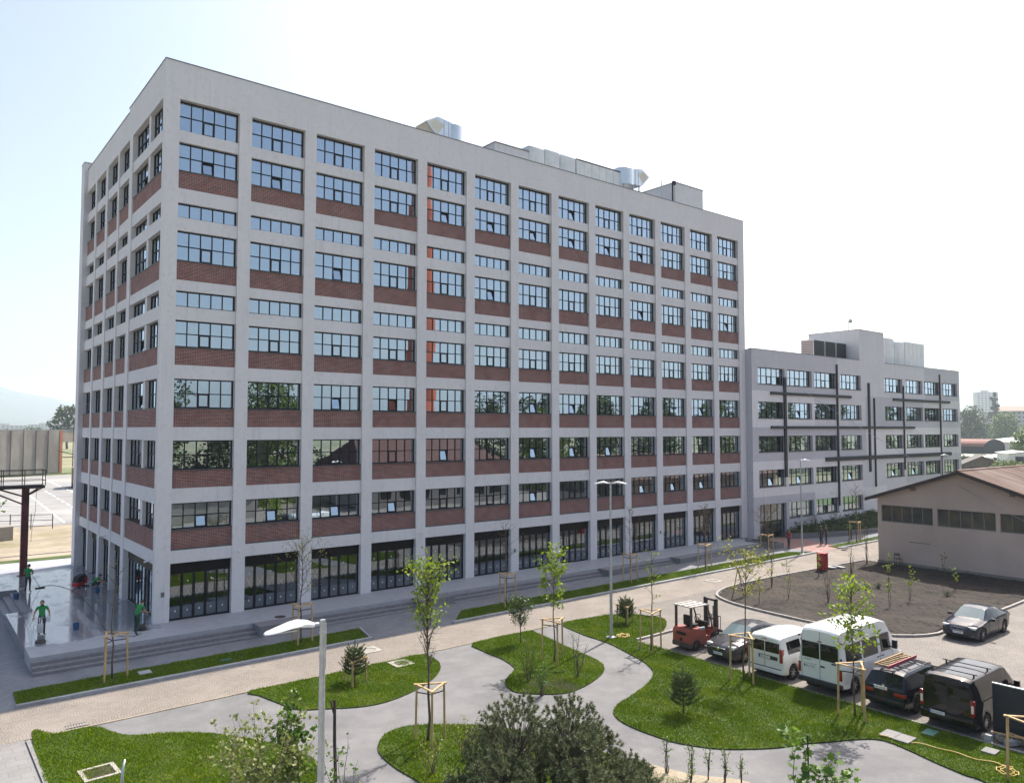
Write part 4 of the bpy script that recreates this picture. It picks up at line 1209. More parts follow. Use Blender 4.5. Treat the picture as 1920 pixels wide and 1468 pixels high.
def tree_support(x, y, rot, label, h=1.85, r=0.56, zoff=0.03, mat='wood', group='timber tree supports'):
    t = thing('tree_support', label, 'tree support', (x, y, G(x) + zoff), rot, group)
    P = [Vector((r * math.cos(a), r * math.sin(a), 0)) for a in (rd(90), rd(210), rd(330))]
    for p in P:
        b = MB(); b.tube([p * 1.05 + Vector((0, 0, -0.2)), p * 0.98 + Vector((0, 0, h))], 0.042, 8); b.build('post', M[mat], t, smooth=True, angle=40)
    for i in range(3):
        a, c = P[i] * 0.98, P[(i + 1) % 3] * 0.98
        d = (c - a).normalized(); a2, c2 = a - d * 0.1, c + d * 0.1
        ang = math.atan2(d.y, d.x)
        m_ = (a2 + c2) / 2
        b = MB(); b.cbox((m_.x, m_.y, h + 0.035 + 0.004 * i), ((c2 - a2).length, 0.075, 0.04), (0, 0, ang)); b.build('rail', M[mat], t)
    b = MB()
    for i in range(3):
        p = P[i] * 0.98
        b.tube([(p.x, p.y, h - 0.22), (p.x * 0.05, p.y * 0.05, h - 0.24)], 0.022, 5)
    b.build('strap', M['strap'], t)
    return t


young_tree('young_tree', 'almost bare staked tree on the verge before the wet terrace corner', -3.21, -6.45, 5.6, 2.6, 1.5, 9, 26, 0.07, 'leaf_yel', 0.045, 3)
young_tree('young_tree', 'staked tree with sparse yellow leaves on the verge by the second shop bay', 5.4, -6.37, 5.4, 2.2, 2.8, 20, 420, 0.085, 'leaf_yel', 0.045, 5, twig=4)
young_tree('young_tree', 'thin staked tree with bare upper twigs on the verge left of the tall lamp post', 18.47, -6.57, 5.2, 2.6, 1.9, 14, 70, 0.07, 'leaf_mid', 0.04, 8, twig=4)
young_tree('young_tree', 'bare staked tree on the verge right of the tall lamp post', 29.62, -6.41, 5.4, 2.4, 1.7, 14, 60, 0.07, 'leaf_yel', 0.045, 11, twig=4)
young_tree('young_tree', 'bare staked tree with a dense ball of twigs before the last shop bays', 37.28, -6.97, 5.0, 2.2, 1.9, 30, 40, 0.06, 'leaf_yel', 0.045, 13, twig=6)
young_tree('young_tree', 'bare twiggy staked tree standing before the annex entrance', 45.36, -7.05, 4.4, 1.5, 2.8, 34, 60, 0.06, 'leaf_yel', 0.05, 17, twig=6)
young_tree('young_tree', 'bare slim staked tree on the far verge beside the pink shed', 59.17, -7.4, 5.3, 2.0, 2.2, 22, 60, 0.07, 'leaf_yel', 0.045, 19, twig=5)
young_tree('young_tree', 'tall staked tree with lime green top on the front gravel lawn', 3.88, -20.69, 5.95, 2.4, 2.5, 52, 950, 0.12, 'leaf_lime', 0.055, 23, shape='vase', twig=4, zoff=LAWN_Z, spread=0.13, lz=0.66)
young_tree('young_tree', 'slim staked tree with bright green leaves on the island lawn', 13.26, -16.74, 5.1, 2.3, 1.5, 22, 560, 0.165, 'leaf_lime', 0.04, 29, twig=3, zoff=LAWN_Z, lz=0.5)
young_tree('small_leafy_tree', 'small bushy grey green tree without stakes on the island lawn', 13.96, -13.45, 2.15, 0.75, 1.35, 30, 1700, 0.085, 'leaf_dark', 0.035, 31, group=None, twig=5, zoff=LAWN_Z, spread=0.08)
young_tree('young_tree', 'nearly leafless staked tree just left of the forklift', 18.05, -18.43, 4.9, 2.4, 1.25, 12, 60, 0.12, 'leaf_lime', 0.04, 37, zoff=LAWN_Z)
young_tree('young_tree', 'staked tree with yellow topped crown before the grey sedan', 17.74, -23.89, 5.5, 3.4, 2.0, 20, 520, 0.11, 'leaf_yel', 0.045, 41, zoff=LAWN_Z, lean=(0.25, 0.05))
young_tree('young_tree', 'staked tree with fresh green leaves before the white minibus', 17.45, -28.9, 5.0, 2.1, 1.9, 26, 620, 0.16, 'leaf_lime', 0.04, 43, zoff=LAWN_Z, lz=0.42)
SUP = [(-3.21, -6.45, 0.3, 'timber support of the bare tree before the wet terrace corner', 'wood'), (5.4, -6.37, 0.4, 'timber support of the yellow leaved tree by the second shop bay', 'wood'), (18.47, -6.57, 0.2, 'timber support on the verge left of the tall lamp post', 'wood'), (29.62, -6.41, 0.3, 'timber support on the verge right of the tall lamp post', 'wood'), (37.28, -6.97, 0.3, 'timber support of the ball shaped bare tree by the last shop bays', 'wood'), (45.36, -7.05, 0.2, 'timber support before the annex entrance', 'wood'), (59.17, -7.4, 0.3, 'timber support on the far verge beside the pink shed', 'wood'),
       (3.88, -20.9, 0.55, 'large timber support on the front gravel lawn', 'wood'), (13.26, -16.74, 0.6, 'timber support on the island lawn', 'wood'), (18.05, -18.43, 0.3, 'timber support just left of the forklift', 'wood'), (17.74, -23.89, 0.75, 'timber support before the grey sedan and white van', 'wood'), (17.45, -28.9, 0.55, 'timber support before the white minibus', 'wood')]
for i, (x, y, r_, lab, m_) in enumerate(SUP):
    tree_support(x, y, r_, lab, zoff=0.05 if i < 7 else LAWN_Z, r=0.56)
tree_support(16.15, -35.0, 0.2, 'timber support at the right edge beside the yellow hose', 1.9, zoff=LAWN_Z)


# ------------------------------------------------------------------ pines
def needles(tips, n_each, L, w, rg, ro=0.75, fo=0.55):
    """tips: list of (point, direction, length); thin needle triangles bristling round each shoot"""
    out = []
    for p, d, ln in tips:
        d = np.array(d) / np.linalg.norm(d); p = np.array(p)
        t = rg.uniform(0.0, 1.0, n_each) ** 0.8
        base = p[None] + d[None] * (t * ln)[:, None]
        r = rg.normal(0, 1, (n_each, 3)); r -= (r @ d)[:, None] * d[None]; r /= np.linalg.norm(r, axis=1)[:, None]
        dirn = r * ro + d[None] * (fo + 0.5 * t)[:, None]
        dirn /= np.linalg.norm(dirn, axis=1)[:, None]
        l = L * rg.uniform(0.7, 1.15, n_each)[:, None]
        s = np.cross(dirn, rg.normal(0, 1, (n_each, 3))); s /= np.linalg.norm(s, axis=1)[:, None]
        out.append(np.stack([base - s * w, base + s * w, base + dirn * l], 1))
    return np.concatenate(out)


def pine(name, label, x, y, h, w, seed, whorls=7, zoff=0.03):
    q = random.Random(seed); rg = np.random.default_rng(seed)
    t = thing(name, label, 'pine', (x, y, G(x) + zoff), 0, 'small garden pines')
    b = MB(); b.tube([(0, 0, -0.1), (0.02, 0, h * 0.5), (0, 0.01, h * 0.96)], [0.03, 0.022, 0.008], 6)
    tips = [((0, 0, h * 0.78), (0, 0, 1), h * 0.22)]
    for k in range(whorls):
        z = h * (0.18 + 0.64 * k / whorls)
        for j in range(6):
            an = j * 1.05 + k * 0.5 + q.uniform(-.2, .2); L = w * 0.5 * (1 - 0.55 * k / whorls) * q.uniform(0.8, 1.15)
            e = Vector((math.cos(an) * L, math.sin(an) * L, z + L * 0.55)); s = Vector((0, 0, z)); m_ = s.lerp(e, 0.55) - Vector((0, 0, 0.04))
            b.tube([s, m_, e], [0.012, 0.009, 0.004], 5, caps=False)
            tips.append((tuple(m_), tuple(e - m_ + Vector((0, 0, 0.06))), (e - m_).length + 0.08))
            tips.append((tuple(s.lerp(m_, 0.25)), tuple(m_ - s), (m_ - s).length * 0.75))
            sd_ = Vector((-math.sin(an), math.cos(an), 0.6)) * 0.16
            for sg in (-1, 1): tips.append((tuple(m_), (sd_.x * sg + math.cos(an) * .1, sd_.y * sg + math.sin(an) * .1, sd_.z), 0.16))
    b.build('trunk', M['bark'], t, smooth=True, fix=False)
    quads('crown', needles(tips, 90, 0.095, 0.006, rg), M['needle_l'], t)


pine('small_pine', 'little staked pine on the lawn left of the gravel fork', 4.69, -13.64, 1.75, 1.25, 51, zoff=LAWN_Z)
pine('small_pine', 'little staked pine on the lawn beside the tall lamp post', 20.9, -14.1, 1.55, 1.15, 52, zoff=LAWN_Z)
pine('small_pine', 'little unstaked pine in the wide curve of the right lawn', 12.7, -24.7, 1.75, 1.35, 53, zoff=LAWN_Z)
tree_support(4.69, -13.64, 0.4, 'low timber support around the little pine left of the gravel fork', 0.95, 0.5, LAWN_Z)
tree_support(20.9, -14.1, 0.4, 'low timber support around the little pine beside the tall lamp post', 0.95, 0.5, LAWN_Z)


def mountain_pine():
    q = random.Random(5); rg = np.random.default_rng(5)
    cx, cy = 2.55, -28.2
    t = thing('mountain_pine', 'big dark spreading pine bush in the foreground', 'pine bush', (cx, cy, G(cx)))
    b = MB(); tips = []
    hubs = [(-0.4, 0.5, 3.55, 1.15), (1.25, 0.15, 3.25, 1.0), (-1.5, -0.3, 2.7, 1.0), (0.5, -0.7, 3.1, 1.1), (2.15, 0.1, 2.35, 0.85), (-0.6, 1.3, 2.6, 0.9), (-2.2, 0.4, 1.7, 0.9), (2.6, -0.7, 1.6, 0.8), (1.0, 1.2, 2.2, 0.9), (0.1, -1.6, 2.4, 1.0), (-1.4, -1.6, 1.9, 1.0), (1.7, -1.5, 2.1, 1.0), (-2.6, -0.9, 1.0, 0.8), (-1.5, 1.3, 1.6, 0.8)]
    for (hx, hy, hz, hr) in hubs:
        P = stem_path((hx * 0.12, hy * 0.12, -0.1), (hx * 0.9, hy * 0.9, hz * 0.8), 5, 0.05, q)
        b.tube(P, [0.09, 0.075, 0.06, 0.05, 0.035, 0.02], 6, caps=False)
        for i in range(260):
            v = Vector((q.gauss(0, 1), q.gauss(0, 1), q.gauss(0.3, 0.9))).normalized()
            f = q.uniform(0.3, 1.0) ** 0.5
            c = Vector((hx, hy, hz - hr * 0.75)) + Vector((v.x * hr * 0.85, v.y * hr * 0.85, v.z * hr * 0.95)) * f
            if c.z < 0.05: continue
            d = Vector((v.x * 0.8, v.y * 0.8, 0.8)).normalized(); ln = q.uniform(0.08, 0.19)
            tips.append((tuple(c), tuple(d), ln))
            if i % 3 == 0: b.tube([P[4].lerp(c, 0.15), c], [0.012, 0.006], 4, caps=False)
    b.build('branches', M['bark_d'], t, smooth=True, fix=False)
    quads('crown', needles(tips, 60, 0.095, 0.0085, rg, 0.95, 0.3), M['needle'], t)


mountain_pine()

# ------------------------------------------------------------------ foreground and garden shrubs
def leafy_shrub(name, label, x, y, h, w, stems, nl, ls, leaf, seed, group=None, zoff=LAWN_Z, upright=False, twigs=5):
    q = random.Random(seed); rg = np.random.default_rng(seed)
    t = thing(name, label, 'shrub', (x, y, G(x) + zoff), 0, group)
    b = MB(); tips = []
    for s in range(stems):
        an = 2 * math.pi * (s + q.random()) / stems; rr = w * 0.5 * (q.random() ** 0.5) * (0.5 if upright else 1.0)
        e = Vector((rr * math.cos(an), rr * math.sin(an), h * q.uniform(0.72, 1.0) * (1 - 0.25 * (rr / (w * 0.5)) ** 2)))
        P = stem_path((q.uniform(-.1, .1) * w * 0.5, q.uniform(-.1, .1) * w * 0.5, -0.05), e, 5, 0.035, q)
        b.tube(P, [0.018, 0.016, 0.013, 0.010, 0.007, 0.003], 5, caps=False)
        tips += [P[3], P[4], P[5], P[4].lerp(P[5], .5), P[2].lerp(P[3], .6)]
        for k in range(twigs):
            s0 = P[q.choice((2, 3, 4))]
            e2 = s0 + Vector((q.gauss(0, 1), q.gauss(0, 1), q.uniform(0, 1.3))).normalized() * h * q.uniform(0.08, 0.2)
            b.tube([s0, s0.lerp(e2, .5) + Vector((0, 0, .02)), e2], [0.006, 0.005, 0.002], 4, caps=False)
            tips += [e2, s0.lerp(e2, 0.6)]
    b.build('stems', M['bark'], t, smooth=True, fix=False)
    if nl:
        T = np.array([tuple(p) for p in tips]); C = T[rg.integers(0, len(T), nl)] + rg.normal(0, 0.06 if not upright else 0.03, (nl, 3))
        quads('foliage', leaf_geo(C, ls, 0.3, rg), M[leaf], t)
    return t


leafy_shrub('leafy_shrub', 'loose light green shrub in the left foreground beside the near lamp post', -2.75, -22.9, 3.75, 3.3, 17, 2300, 0.11, 'leaf_pale', 61, zoff=LAWN_Z, twigs=9)
leafy_shrub('leafy_shrub', 'denser dark leaved upright shrub right of the loose one in the left foreground', -2.0, -23.1, 3.6, 1.0, 6, 1200, 0.12, 'leaf_mid', 62, upright=True, twigs=8)
leafy_shrub('leafy_shrub', 'few leaved shoot right of the near lamp post', -0.9, -23.8, 2.6, 1.2, 5, 130, 0.10, 'leaf_mid', 63, zoff=0.0, twigs=5)
leafy_shrub('leafy_shrub', 'low shrub on the bare soil patch of the island lawn', 9.9, -19.75, 1.35, 1.1, 9, 420, 0.075, 'leaf_mid', 64, twigs=5)
leafy_shrub('bare_shrub', 'bare wiry shrub on the island lawn right of the soil patch', 12.6, -19.0, 2.3, 1.2, 7, 60, 0.05, 'leaf_yel', 65, twigs=3)
leafy_shrub('bare_shrub', 'bare wiry shrub at the left foot of the island tree support', 10.6, -18.1, 2.2, 1.0, 6, 90, 0.05, 'leaf_yel', 66, twigs=3)
leafy_shrub('leafy_shrub', 'pale thin shoots on the front gravel lawn right of the support', 4.1, -22.6, 1.5, 1.4, 8, 150, 0.06, 'leaf_yel', 67, twigs=3)
leafy_shrub('leafy_shrub', 'thin leafy shoots on the front lawn close to the camera', 2.6, -23.0, 1.3, 1.2, 6, 110, 0.06, 'leaf_yel', 68, twigs=3)
for i, (x, y, h) in enumerate(((8.3, -27.6, 1.35), (8.75, -28.2, 1.2), (8.95, -28.7, 1.3), (9.2, -29.1, 1.1), (9.35, -29.6, 1.0), (8.1, -28.7, 1.1))):
    leafy_shrub('mulch_shoot', ['tallest leafy shoot at the left of the mulch bed', 'second leafy shoot from the left in the mulch bed', 'third leafy shoot from the left in the mulch bed', 'fourth leafy shoot from the left in the mulch bed', 'rightmost leafy shoot in the mulch bed', 'leafy shoot at the front of the mulch bed'][i], x, y, h, 0.4, 4, 110, 0.055, 'leaf_mid', 70 + i, 'young shoots in the mulch bed', upright=True, twigs=3)


def maple_sapling():
    q = random.Random(9); rg = np.random.default_rng(9)
    x, y = 8.75, -32.05
    t = thing('maple_sapling', 'large leaved maple sapling at the bottom edge right of the mulch bed', 'tree', (x, y, G(x)))
    b = MB(); tips = []
    for k, (ex, ey, h) in enumerate(((-0.45, 0.25, 2.55), (0.1, 0.1, 2.35), (0.45, -0.5, 1.95), (0.0, -0.6, 1.7), (-0.3, -0.3, 1.75), (0.6, -0.9, 1.6))):
        P = stem_path((0, 0, -0.1), (ex, ey, h), 5, 0.03, q)
        b.tube(P, [0.022, 0.018, 0.014, 0.011, 0.008, 0.004], 6, caps=False)
        tips += [P[3], P[4], P[5], P[5], P[4].lerp(P[5], .5)]
    b.build('stems', M['bark'], t, smooth=True, fix=False)
    T = np.array([tuple(p) for p in tips]); C = T[rg.integers(0, len(T), 230)] + rg.normal(0, 0.13, (230, 3))
    # five-lobed leaves
    lob = np.array([(0, -.5), (.2, -.28), (.52, -.2), (.3, .02), (.42, .34), (.16, .26), (0, .58), (-.16, .26), (-.42, .34), (-.3, .02), (-.52, -.2), (-.2, -.28)])
    n = len(C); nrm = rg.normal(0, 1, (n, 3)); nrm[:, 2] += 1.4; nrm /= np.linalg.norm(nrm, axis=1)[:, None]
    u = rg.normal(0, 1, (n, 3)); u -= nrm * (u * nrm).sum(1)[:, None]; u /= np.linalg.norm(u, axis=1)[:, None]; v = np.cross(nrm, u)
    s = rg.uniform(0.12, 0.24, n)[:, None]
    P = np.stack([C + u * s * a + v * s * b_ for a, b_ in lob], 1)
    quads('foliage', P, M['leaf_mid'], t)
    b = MB(); b.tube([(0.02, -0.1, -0.3), (0.0, -0.08, 2.5)], 0.022, 6); b.build('stake', M['strap'], t)


maple_sapling()
# saplings in the soil bed
BEDP = [(42.58, -18.28, 2.2, 90, 'leaf_lime', 'leafy sapling in the far middle of the soil bed'), (38.46, -21.5, 2.3, 80, 'leaf_lime', 'leafy sapling near the middle of the soil bed'), (44.12, -21.9, 1.9, 55, 'leaf_lime', 'slim leafy sapling on the right of the soil bed'), (47.48, -19.8, 1.9, 45, 'leaf_lime', 'small leafy sapling close to the shed wall'), (34.17, -18.5, 2.6, 0, None, 'bare many stemmed shrub in the left of the soil bed'), (33.15, -16.5, 2.7, 40, 'leaf_lime', 'thin sapling with a leafy tip at the left of the soil bed'), (35.85, -21.5, 2.0, 50, 'leaf_lime', 'leafy sapling at the near side of the soil bed'), (41.24, -13.9, 2.0, 70, 'leaf_lime', 'leafy sapling in front of the red box'), (35.46, -13.8, 3.0, 20, 'leaf_yel', 'tall bare wiry shrub near the street corner of the soil bed'), (30.6, -16.1, 2.0, 60, 'leaf_yel', 'yellowish shrub at the left rim of the soil bed'), (43.38, -15.2, 2.2, 25, 'leaf_lime', 'thin sapling behind the red box in the soil bed'), (49.0, -13.5, 3.8, 30, 'leaf_yel', 'tall bare shrub at the shed corner'), (35.6, -19.2, 2.4, 0, None, 'bare shrub right of the many stemmed one in the soil bed')]
for i, (x, y, h, nl, lf, lab) in enumerate(BEDP):
    leafy_shrub('bed_sapling', lab, x, y, h, 0.6 if lf else 1.1, 2 if nl > 30 else 6, nl, 0.12 if nl > 30 else 0.07, lf, 90 + i, 'saplings in the soil bed', zoff=0.08, upright=True, twigs=3)
for i, (x, y, lab) in enumerate(((39.4, -18.3, 'low grey green cushion plant in the middle of the soil bed'), (40.4, -18.6, 'smaller cushion plant right of the first in the soil bed'), (41.4, -22.5, 'low cushion plant at the right of the soil bed'))):
    leafy_shrub('cushion_plant', lab, x, y, 0.4, 0.7, 14, 150, 0.06, 'leaf_dark', 120 + i, 'cushion plants in the soil bed', zoff=0.08, twigs=2)

# planting against the annex
def annex_planting():
    w = MB()
    pts = smooth_loop([(57.3, -1.3), (57.6, -2.4), (60.5, -3.6), (64, -4.6), (70, -5.3), (76, -5.6)], 5, False)
    for a, c in zip(pts, pts[1:]):
        za = G(a[0]) - 0.2
        w.add([(a[0], a[1], za), (c[0], c[1], za), (c[0], c[1] + .16, za), (a[0], a[1] + .16, za), (a[0], a[1], 0.18), (c[0], c[1], 0.18), (c[0], c[1] + .16, 0.18), (a[0], a[1] + .16, 0.18)], [(0, 1, 5, 4), (2, 3, 7, 6), (4, 5, 6, 7)])
    tag(w.build('planting_wall', M['step']), 'low curved concrete wall holding the planting before the annex', 'wall')
    poly = [(x, y + 0.1) for x, y in pts] + [(76, -0.7), (57.3, -0.7)]
    tr = geometry.tessellate_polygon([[Vector((x, y, 0)) for x, y in poly]])
    b = MB(); b.add([(x, y, 0.1 if y < -0.8 else 0.1 + 0.05 * max(0, x - 58)) for x, y in poly], [tuple(t_) for t_ in tr])
    tag(b.build('planting_soil', M['soil']), kind='structure')
    X = rng.uniform(57.5, 75.5, 9000); Y = rng.uniform(-5.5, -0.75, 9000); k = inside(poly, X, Y) & (np.sin(X * 1.3 + Y * 2) > -0.6)
    X, Y = X[k], Y[k]
    Z = 0.14 + 0.05 * np.clip(X - 58, 0, 30) * np.clip((Y + 5) / 4.3, 0, 1) + rng.uniform(0, 0.35, len(X))
    tag(quads('ground_cover', leaf_geo(np.stack([X, Y, Z], 1), 0.17), M['leaf_dark']), 'dark ground cover plants between the curved wall and the annex', 'ground cover', kind='stuff')
    for i, (x, y, h) in enumerate(((62.5, -1.3, 1.6), (66.0, -1.5, 1.5), (60.0, -1.3, 1.2))):
        leafy_shrub('annex_shrub', ['wiry shrub behind the two people before the annex', 'rightmost wiry shrub against the annex wall', 'wiry shrub beside the annex entrance'][i], x, y, h, 1.8, 16, 160, 0.09, 'leaf_dark', 140 + i, 'shrubs against the annex', zoff=0.5, twigs=4)
    leafy_shrub('planter_shrub', 'low dark shrub growing in the concrete planter', 50.9, -3.0, 0.6, 1.4, 14, 260, 0.09, 'leaf_dark', 150, zoff=0.42, twigs=3)


annex_planting()
# ================================================================== VEHICLES
def paint(name, c, flake=0.0, rough=0.5):
    m, nt, b = nmat(name)
    v = pos(nt)
    col = mix_(nt, math_(nt, 'MULTIPLY', ramp(nt, noise(nt, v, 2.5, 5, 0.6), 0.45, 0.75), 0.35), c, tuple(min(1, x * 0.85 + 0.006) for x in c))
    nt.links.new(col, b.inputs['Base Color'])
    b.inputs['Roughness'].default_value = rough; b.inputs['Metallic'].default_value = flake
    b.inputs['Coat Weight'].default_value = 1.0; b.inputs['Specular IOR Level'].default_value = 0.25 if c[0] > 0.3 else 0.03; b.inputs['Coat Roughness'].default_value = 0.05
    return m


M['p_grey'] = paint('grey_car_paint', (0.055, 0.053, 0.058), 0.0)
M['p_white'] = paint('white_van_paint', (0.76, 0.76, 0.75), 0.0)
M['p_navy'] = paint('navy_car_paint', (0.008, 0.010, 0.020), 0.0)
M['p_black'] = paint('black_van_paint', (0.007, 0.006, 0.009), 0.0)
M['p_blue'] = paint('dark_blue_car_paint', (0.012, 0.016, 0.030), 0.0)
M['carglass'] = plain('dark_car_glass', (0.008, 0.010, 0.010), 0.04, spec=0.45)
M['carglass_l'] = plain('green_tinted_windscreen', (0.16, 0.21, 0.21), 0.03, coat=0.6, spec=0.9)
M['lamp_red'] = plain('red_lamp_glass', (0.30, 0.012, 0.012), 0.12, coat=0.5)
M['lamp_clear'] = plain('clear_lamp_glass', (0.62, 0.62, 0.60), 0.08, coat=0.6)
M['chrome'] = plain('chrome', (0.75, 0.75, 0.76), 0.12, 1.0, var=0.02)
M['rim'] = plain('alloy_rim', (0.48, 0.48, 0.49), 0.3, 0.8)
M['plate'] = plain('plate_white', (0.70, 0.70, 0.69), 0.4)
M['plate_blue'] = plain('plate_blue', (0.02, 0.06, 0.30), 0.4)


def text_mesh(body, size, mat, name='lettering', depth=0.0):
    cu = bpy.data.curves.new(name, 'FONT'); cu.body = body; cu.size = size; cu.align_x = 'CENTER'; cu.align_y = 'CENTER'; cu.extrude = depth
    o = bpy.data.objects.new(name, cu); COL.objects.link(o)
    dg = bpy.context.evaluated_depsgraph_get()
    me = bpy.data.meshes.new_from_object(o.evaluated_get(dg))
    bpy.data.objects.remove(o); me.materials.clear(); me.materials.append(mat)
    return me


def wheel(t, x, y, r, w, side, spokes=7, rim='rim'):
    Mx = Matrix.Translation((x, y, r)) @ Matrix.Rotation(math.pi / 2 * -side, 4, 'X')
    b = MB(); b.lathe([(r * 0.62, -w / 2), (r * 0.9, -w / 2), (r, -w * 0.3), (r, w * 0.3), (r * 0.92, w / 2), (r * 0.66, w / 2), (r * 0.62, w * 0.30)], 26, M=Mx)
    wo = b.build('wheel', M['black'], t, smooth=True, angle=40)
    b = MB(); b.lathe([(r * 0.645, w * 0.18), (r * 0.645, w * 0.44), (r * 0.60, w * 0.45), (r * 0.58, w * 0.22), (r * 0.1, w * 0.22)], 26, 1, M=Mx)
    for k in range(spokes):
        a = 2 * math.pi * k / spokes
        R_ = Mx @ Matrix.Rotation(a, 4, 'Z')
        b.box(r * 0.05, -r * 0.05, w * 0.24, r * 0.62, r * 0.05, w * 0.40, 0, R_)
    b.lathe([(r * 0.16, w * 0.2), (r * 0.16, w * 0.43), (r * 0.05, w * 0.45)], 12, 0, M=Mx)
    b.build('rim', [M[rim], M['darkplastic']], wo)


def car(name, label, loc, rotz, S, pt, cat='car'):
    t = thing(name, label, cat, loc, rotz, 'parked vehicles')
    L = S['L']
    f = lambda k, x: float(np.interp(x, [p[0] for p in S[k]], [p[1] for p in S[k]]))
    keys = set(np.round(np.linspace(0, L, 64), 3))
    for k in ('roof', 'belt', 'hw', 'rw', 'bottom'): keys |= {round(p[0], 3) for p in S[k]}
    for a, c in S['side'] + S.get('top', []): keys |= {round(a, 3), round(c, 3)}
    ra = S['r'] + 0.055
    for xw in S['wheels']:
        for k in range(13): keys.add(round(xw + ra * math.cos(math.pi * k / 12), 3))
    xs = sorted(k for k in keys if 0 <= k <= L)
    xs = [x for i, x in enumerate(xs) if i == 0 or x - xs[i - 1] > 0.004]
    secs = []
    for x in xs:
        zb, ze, zr, w, rw = f('bottom', x), f('belt', x), f('roof', x), f('hw', x), f('rw', x)
        zr = max(zr, ze + 0.012); rw = min(rw, w * 0.97)
        wt = f('wt', x) if 'wt' in S else zr - 0.10
        wt = min(max(wt, ze + 0.003), zr - 0.006)
        za = zb
        for xw in S['wheels']:
            d = ra * ra - (x - xw) ** 2
            if d > 0: za = max(za, S['r'] + math.sqrt(d) * 0.98)
        za = min(za, ze - 0.05)
        zc = max(zr - 0.05, wt + 0.002)
        fr = (wt - ze) / max(1e-3, zc - ze)
        wwt = w * 0.965 + (rw - w * 0.965) * min(1, fr)
        cr = S.get('crown', 0.035)
        secs.append([(0, max(zb, 0.12)), (w * 0.80, max(zb, 0.12) if za <= zb + .01 else za), (w * 0.955, za), (w * 0.99, za + 0.05), (w, za + (ze - za) * 0.55), (w * 0.992, ze - 0.05), (w * 0.965, ze), (wwt, wt), (rw, zc), (rw * 0.93, zr - 0.012), (rw * 0.55, zr + cr * 0.7), (0, zr + cr)])
    n = len(secs[0])
    parts = {}
    def put(part, side, i, k):
        b = parts.setdefault(part, MB())
        q = [(xs[i], side * secs[i][k][0], secs[i][k][1]), (xs[i + 1], side * secs[i + 1][k][0], secs[i + 1][k][1]), (xs[i + 1], side * secs[i + 1][k + 1][0], secs[i + 1][k + 1][1]), (xs[i], side * secs[i][k + 1][0], secs[i][k + 1][1])]
        b.add(q if side > 0 else q[::-1], [(0, 1, 2, 3)])
    for i in range(len(xs) - 1):
        xm = (xs[i] + xs[i + 1]) / 2
        for k in range(n - 1):
            for side in (1, -1):
                part = ('body', 0)
                if k == 6:
                    for j, (a, c) in enumerate(S['side']):
                        if a < xm < c: part = ('side_window', side * (j + 1))
                if k >= 9:
                    for j, (a, c) in enumerate(S.get('top', [])):
                        if a < xm < c: part = (('rear_window' if xm < L / 2 else 'windscreen'), j)
                put(part, side, i, k)
    B = parts[('body', 0)]
    for i, rev in ((0, True), (len(xs) - 1, False)):
        ring = [(xs[i], y, z) for y, z in secs[i]] + [(xs[i], -y, z) for y, z in secs[i][::-1][1:-1]]
        B.add(ring, [tuple(range(len(ring)))[::(1 if rev else -1)]])
    for (pn, j), b in parts.items():
        bm = bmesh.new(); me = bpy.data.meshes.new(pn)
        me.from_pydata(b.v, [], b.f); bm.from_mesh(me); bmesh.ops.remove_doubles(bm, verts=bm.verts[:], dist=0.0004); bmesh.ops.recalc_face_normals(bm, faces=bm.faces[:]); bm.to_mesh(me); bm.free()
        me.polygons.foreach_set('use_smooth', [True] * len(me.polygons)); me.set_sharp_from_angle(angle=rd(32))
        me.materials.append(pt if pn == 'body' else (M['carglass_l'] if pn == 'windscreen' else M['carglass'])); me.update()
        link(pn, me, t)
    # dark underside and wheel wells so that no light shows through
    b = MB(); b.box(0.25, -f('hw', L / 2) * 0.78, 0.16, L - 0.3, f('hw', L / 2) * 0.78, 0.62); b.build('underbody', M['black'], t)
    for xw in S['wheels']:
        for s in (-1, 1): wheel(t, xw, s * (f('hw', xw) - 0.115), S['r'], 0.21, s, S.get('spokes', 7), S.get('rim', 'rim'))
    # doors: shut lines and handles
    b = MB()
    for x in S.get('gaps', []):
        for s in (-1, 1):
            w = f('hw', x); ze = f('belt', x)
            b.box(x - 0.006, s * (w * 0.998) - 0.004, 0.36, x + 0.006, s * (w * 0.998) + 0.004, ze - 0.04)
    if S.get('gaps'): b.build('door_gap', M['black'], t)
    for x in S.get('handles', []):
        for s in (-1, 1):
            w = f('hw', x); z = f('belt', x) - 0.13
            b = MB(); b.bbox(x - 0.10, s * w - 0.025, z - 0.018, x + 0.10, s * w + 0.028, z + 0.018, 0.01); b.build('door_handle', S.get('hmat', M['darkplastic']), t)
    xm, zm = S['mirror']
    for s in (-1, 1):
        w = f('hw', xm)
        b = MB(); b.bbox(xm - 0.09, s * (w + 0.14) - 0.10, zm, xm + 0.05, s * (w + 0.14) + 0.10, zm + S.get('mh', 0.14), 0.03); b.box(xm - 0.02, s * (w + 0.02) - 0.06, zm + 0.02, xm + 0.02, s * (w + 0.02) + 0.06, zm + 0.07); b.build('mirror', S.get('mmat', pt), t)
    return t, f


def box_part(t, name, mat, x0, y0, z0, x1, y1, z1, bev=0.015):
    b = MB(); b.bbox(x0, y0, z0, x1, y1, z1, min(bev, min(abs(x1 - x0), abs(y1 - y0), abs(z1 - z0)) * 0.4)); return b.build(name, mat, t, smooth=True, angle=40)


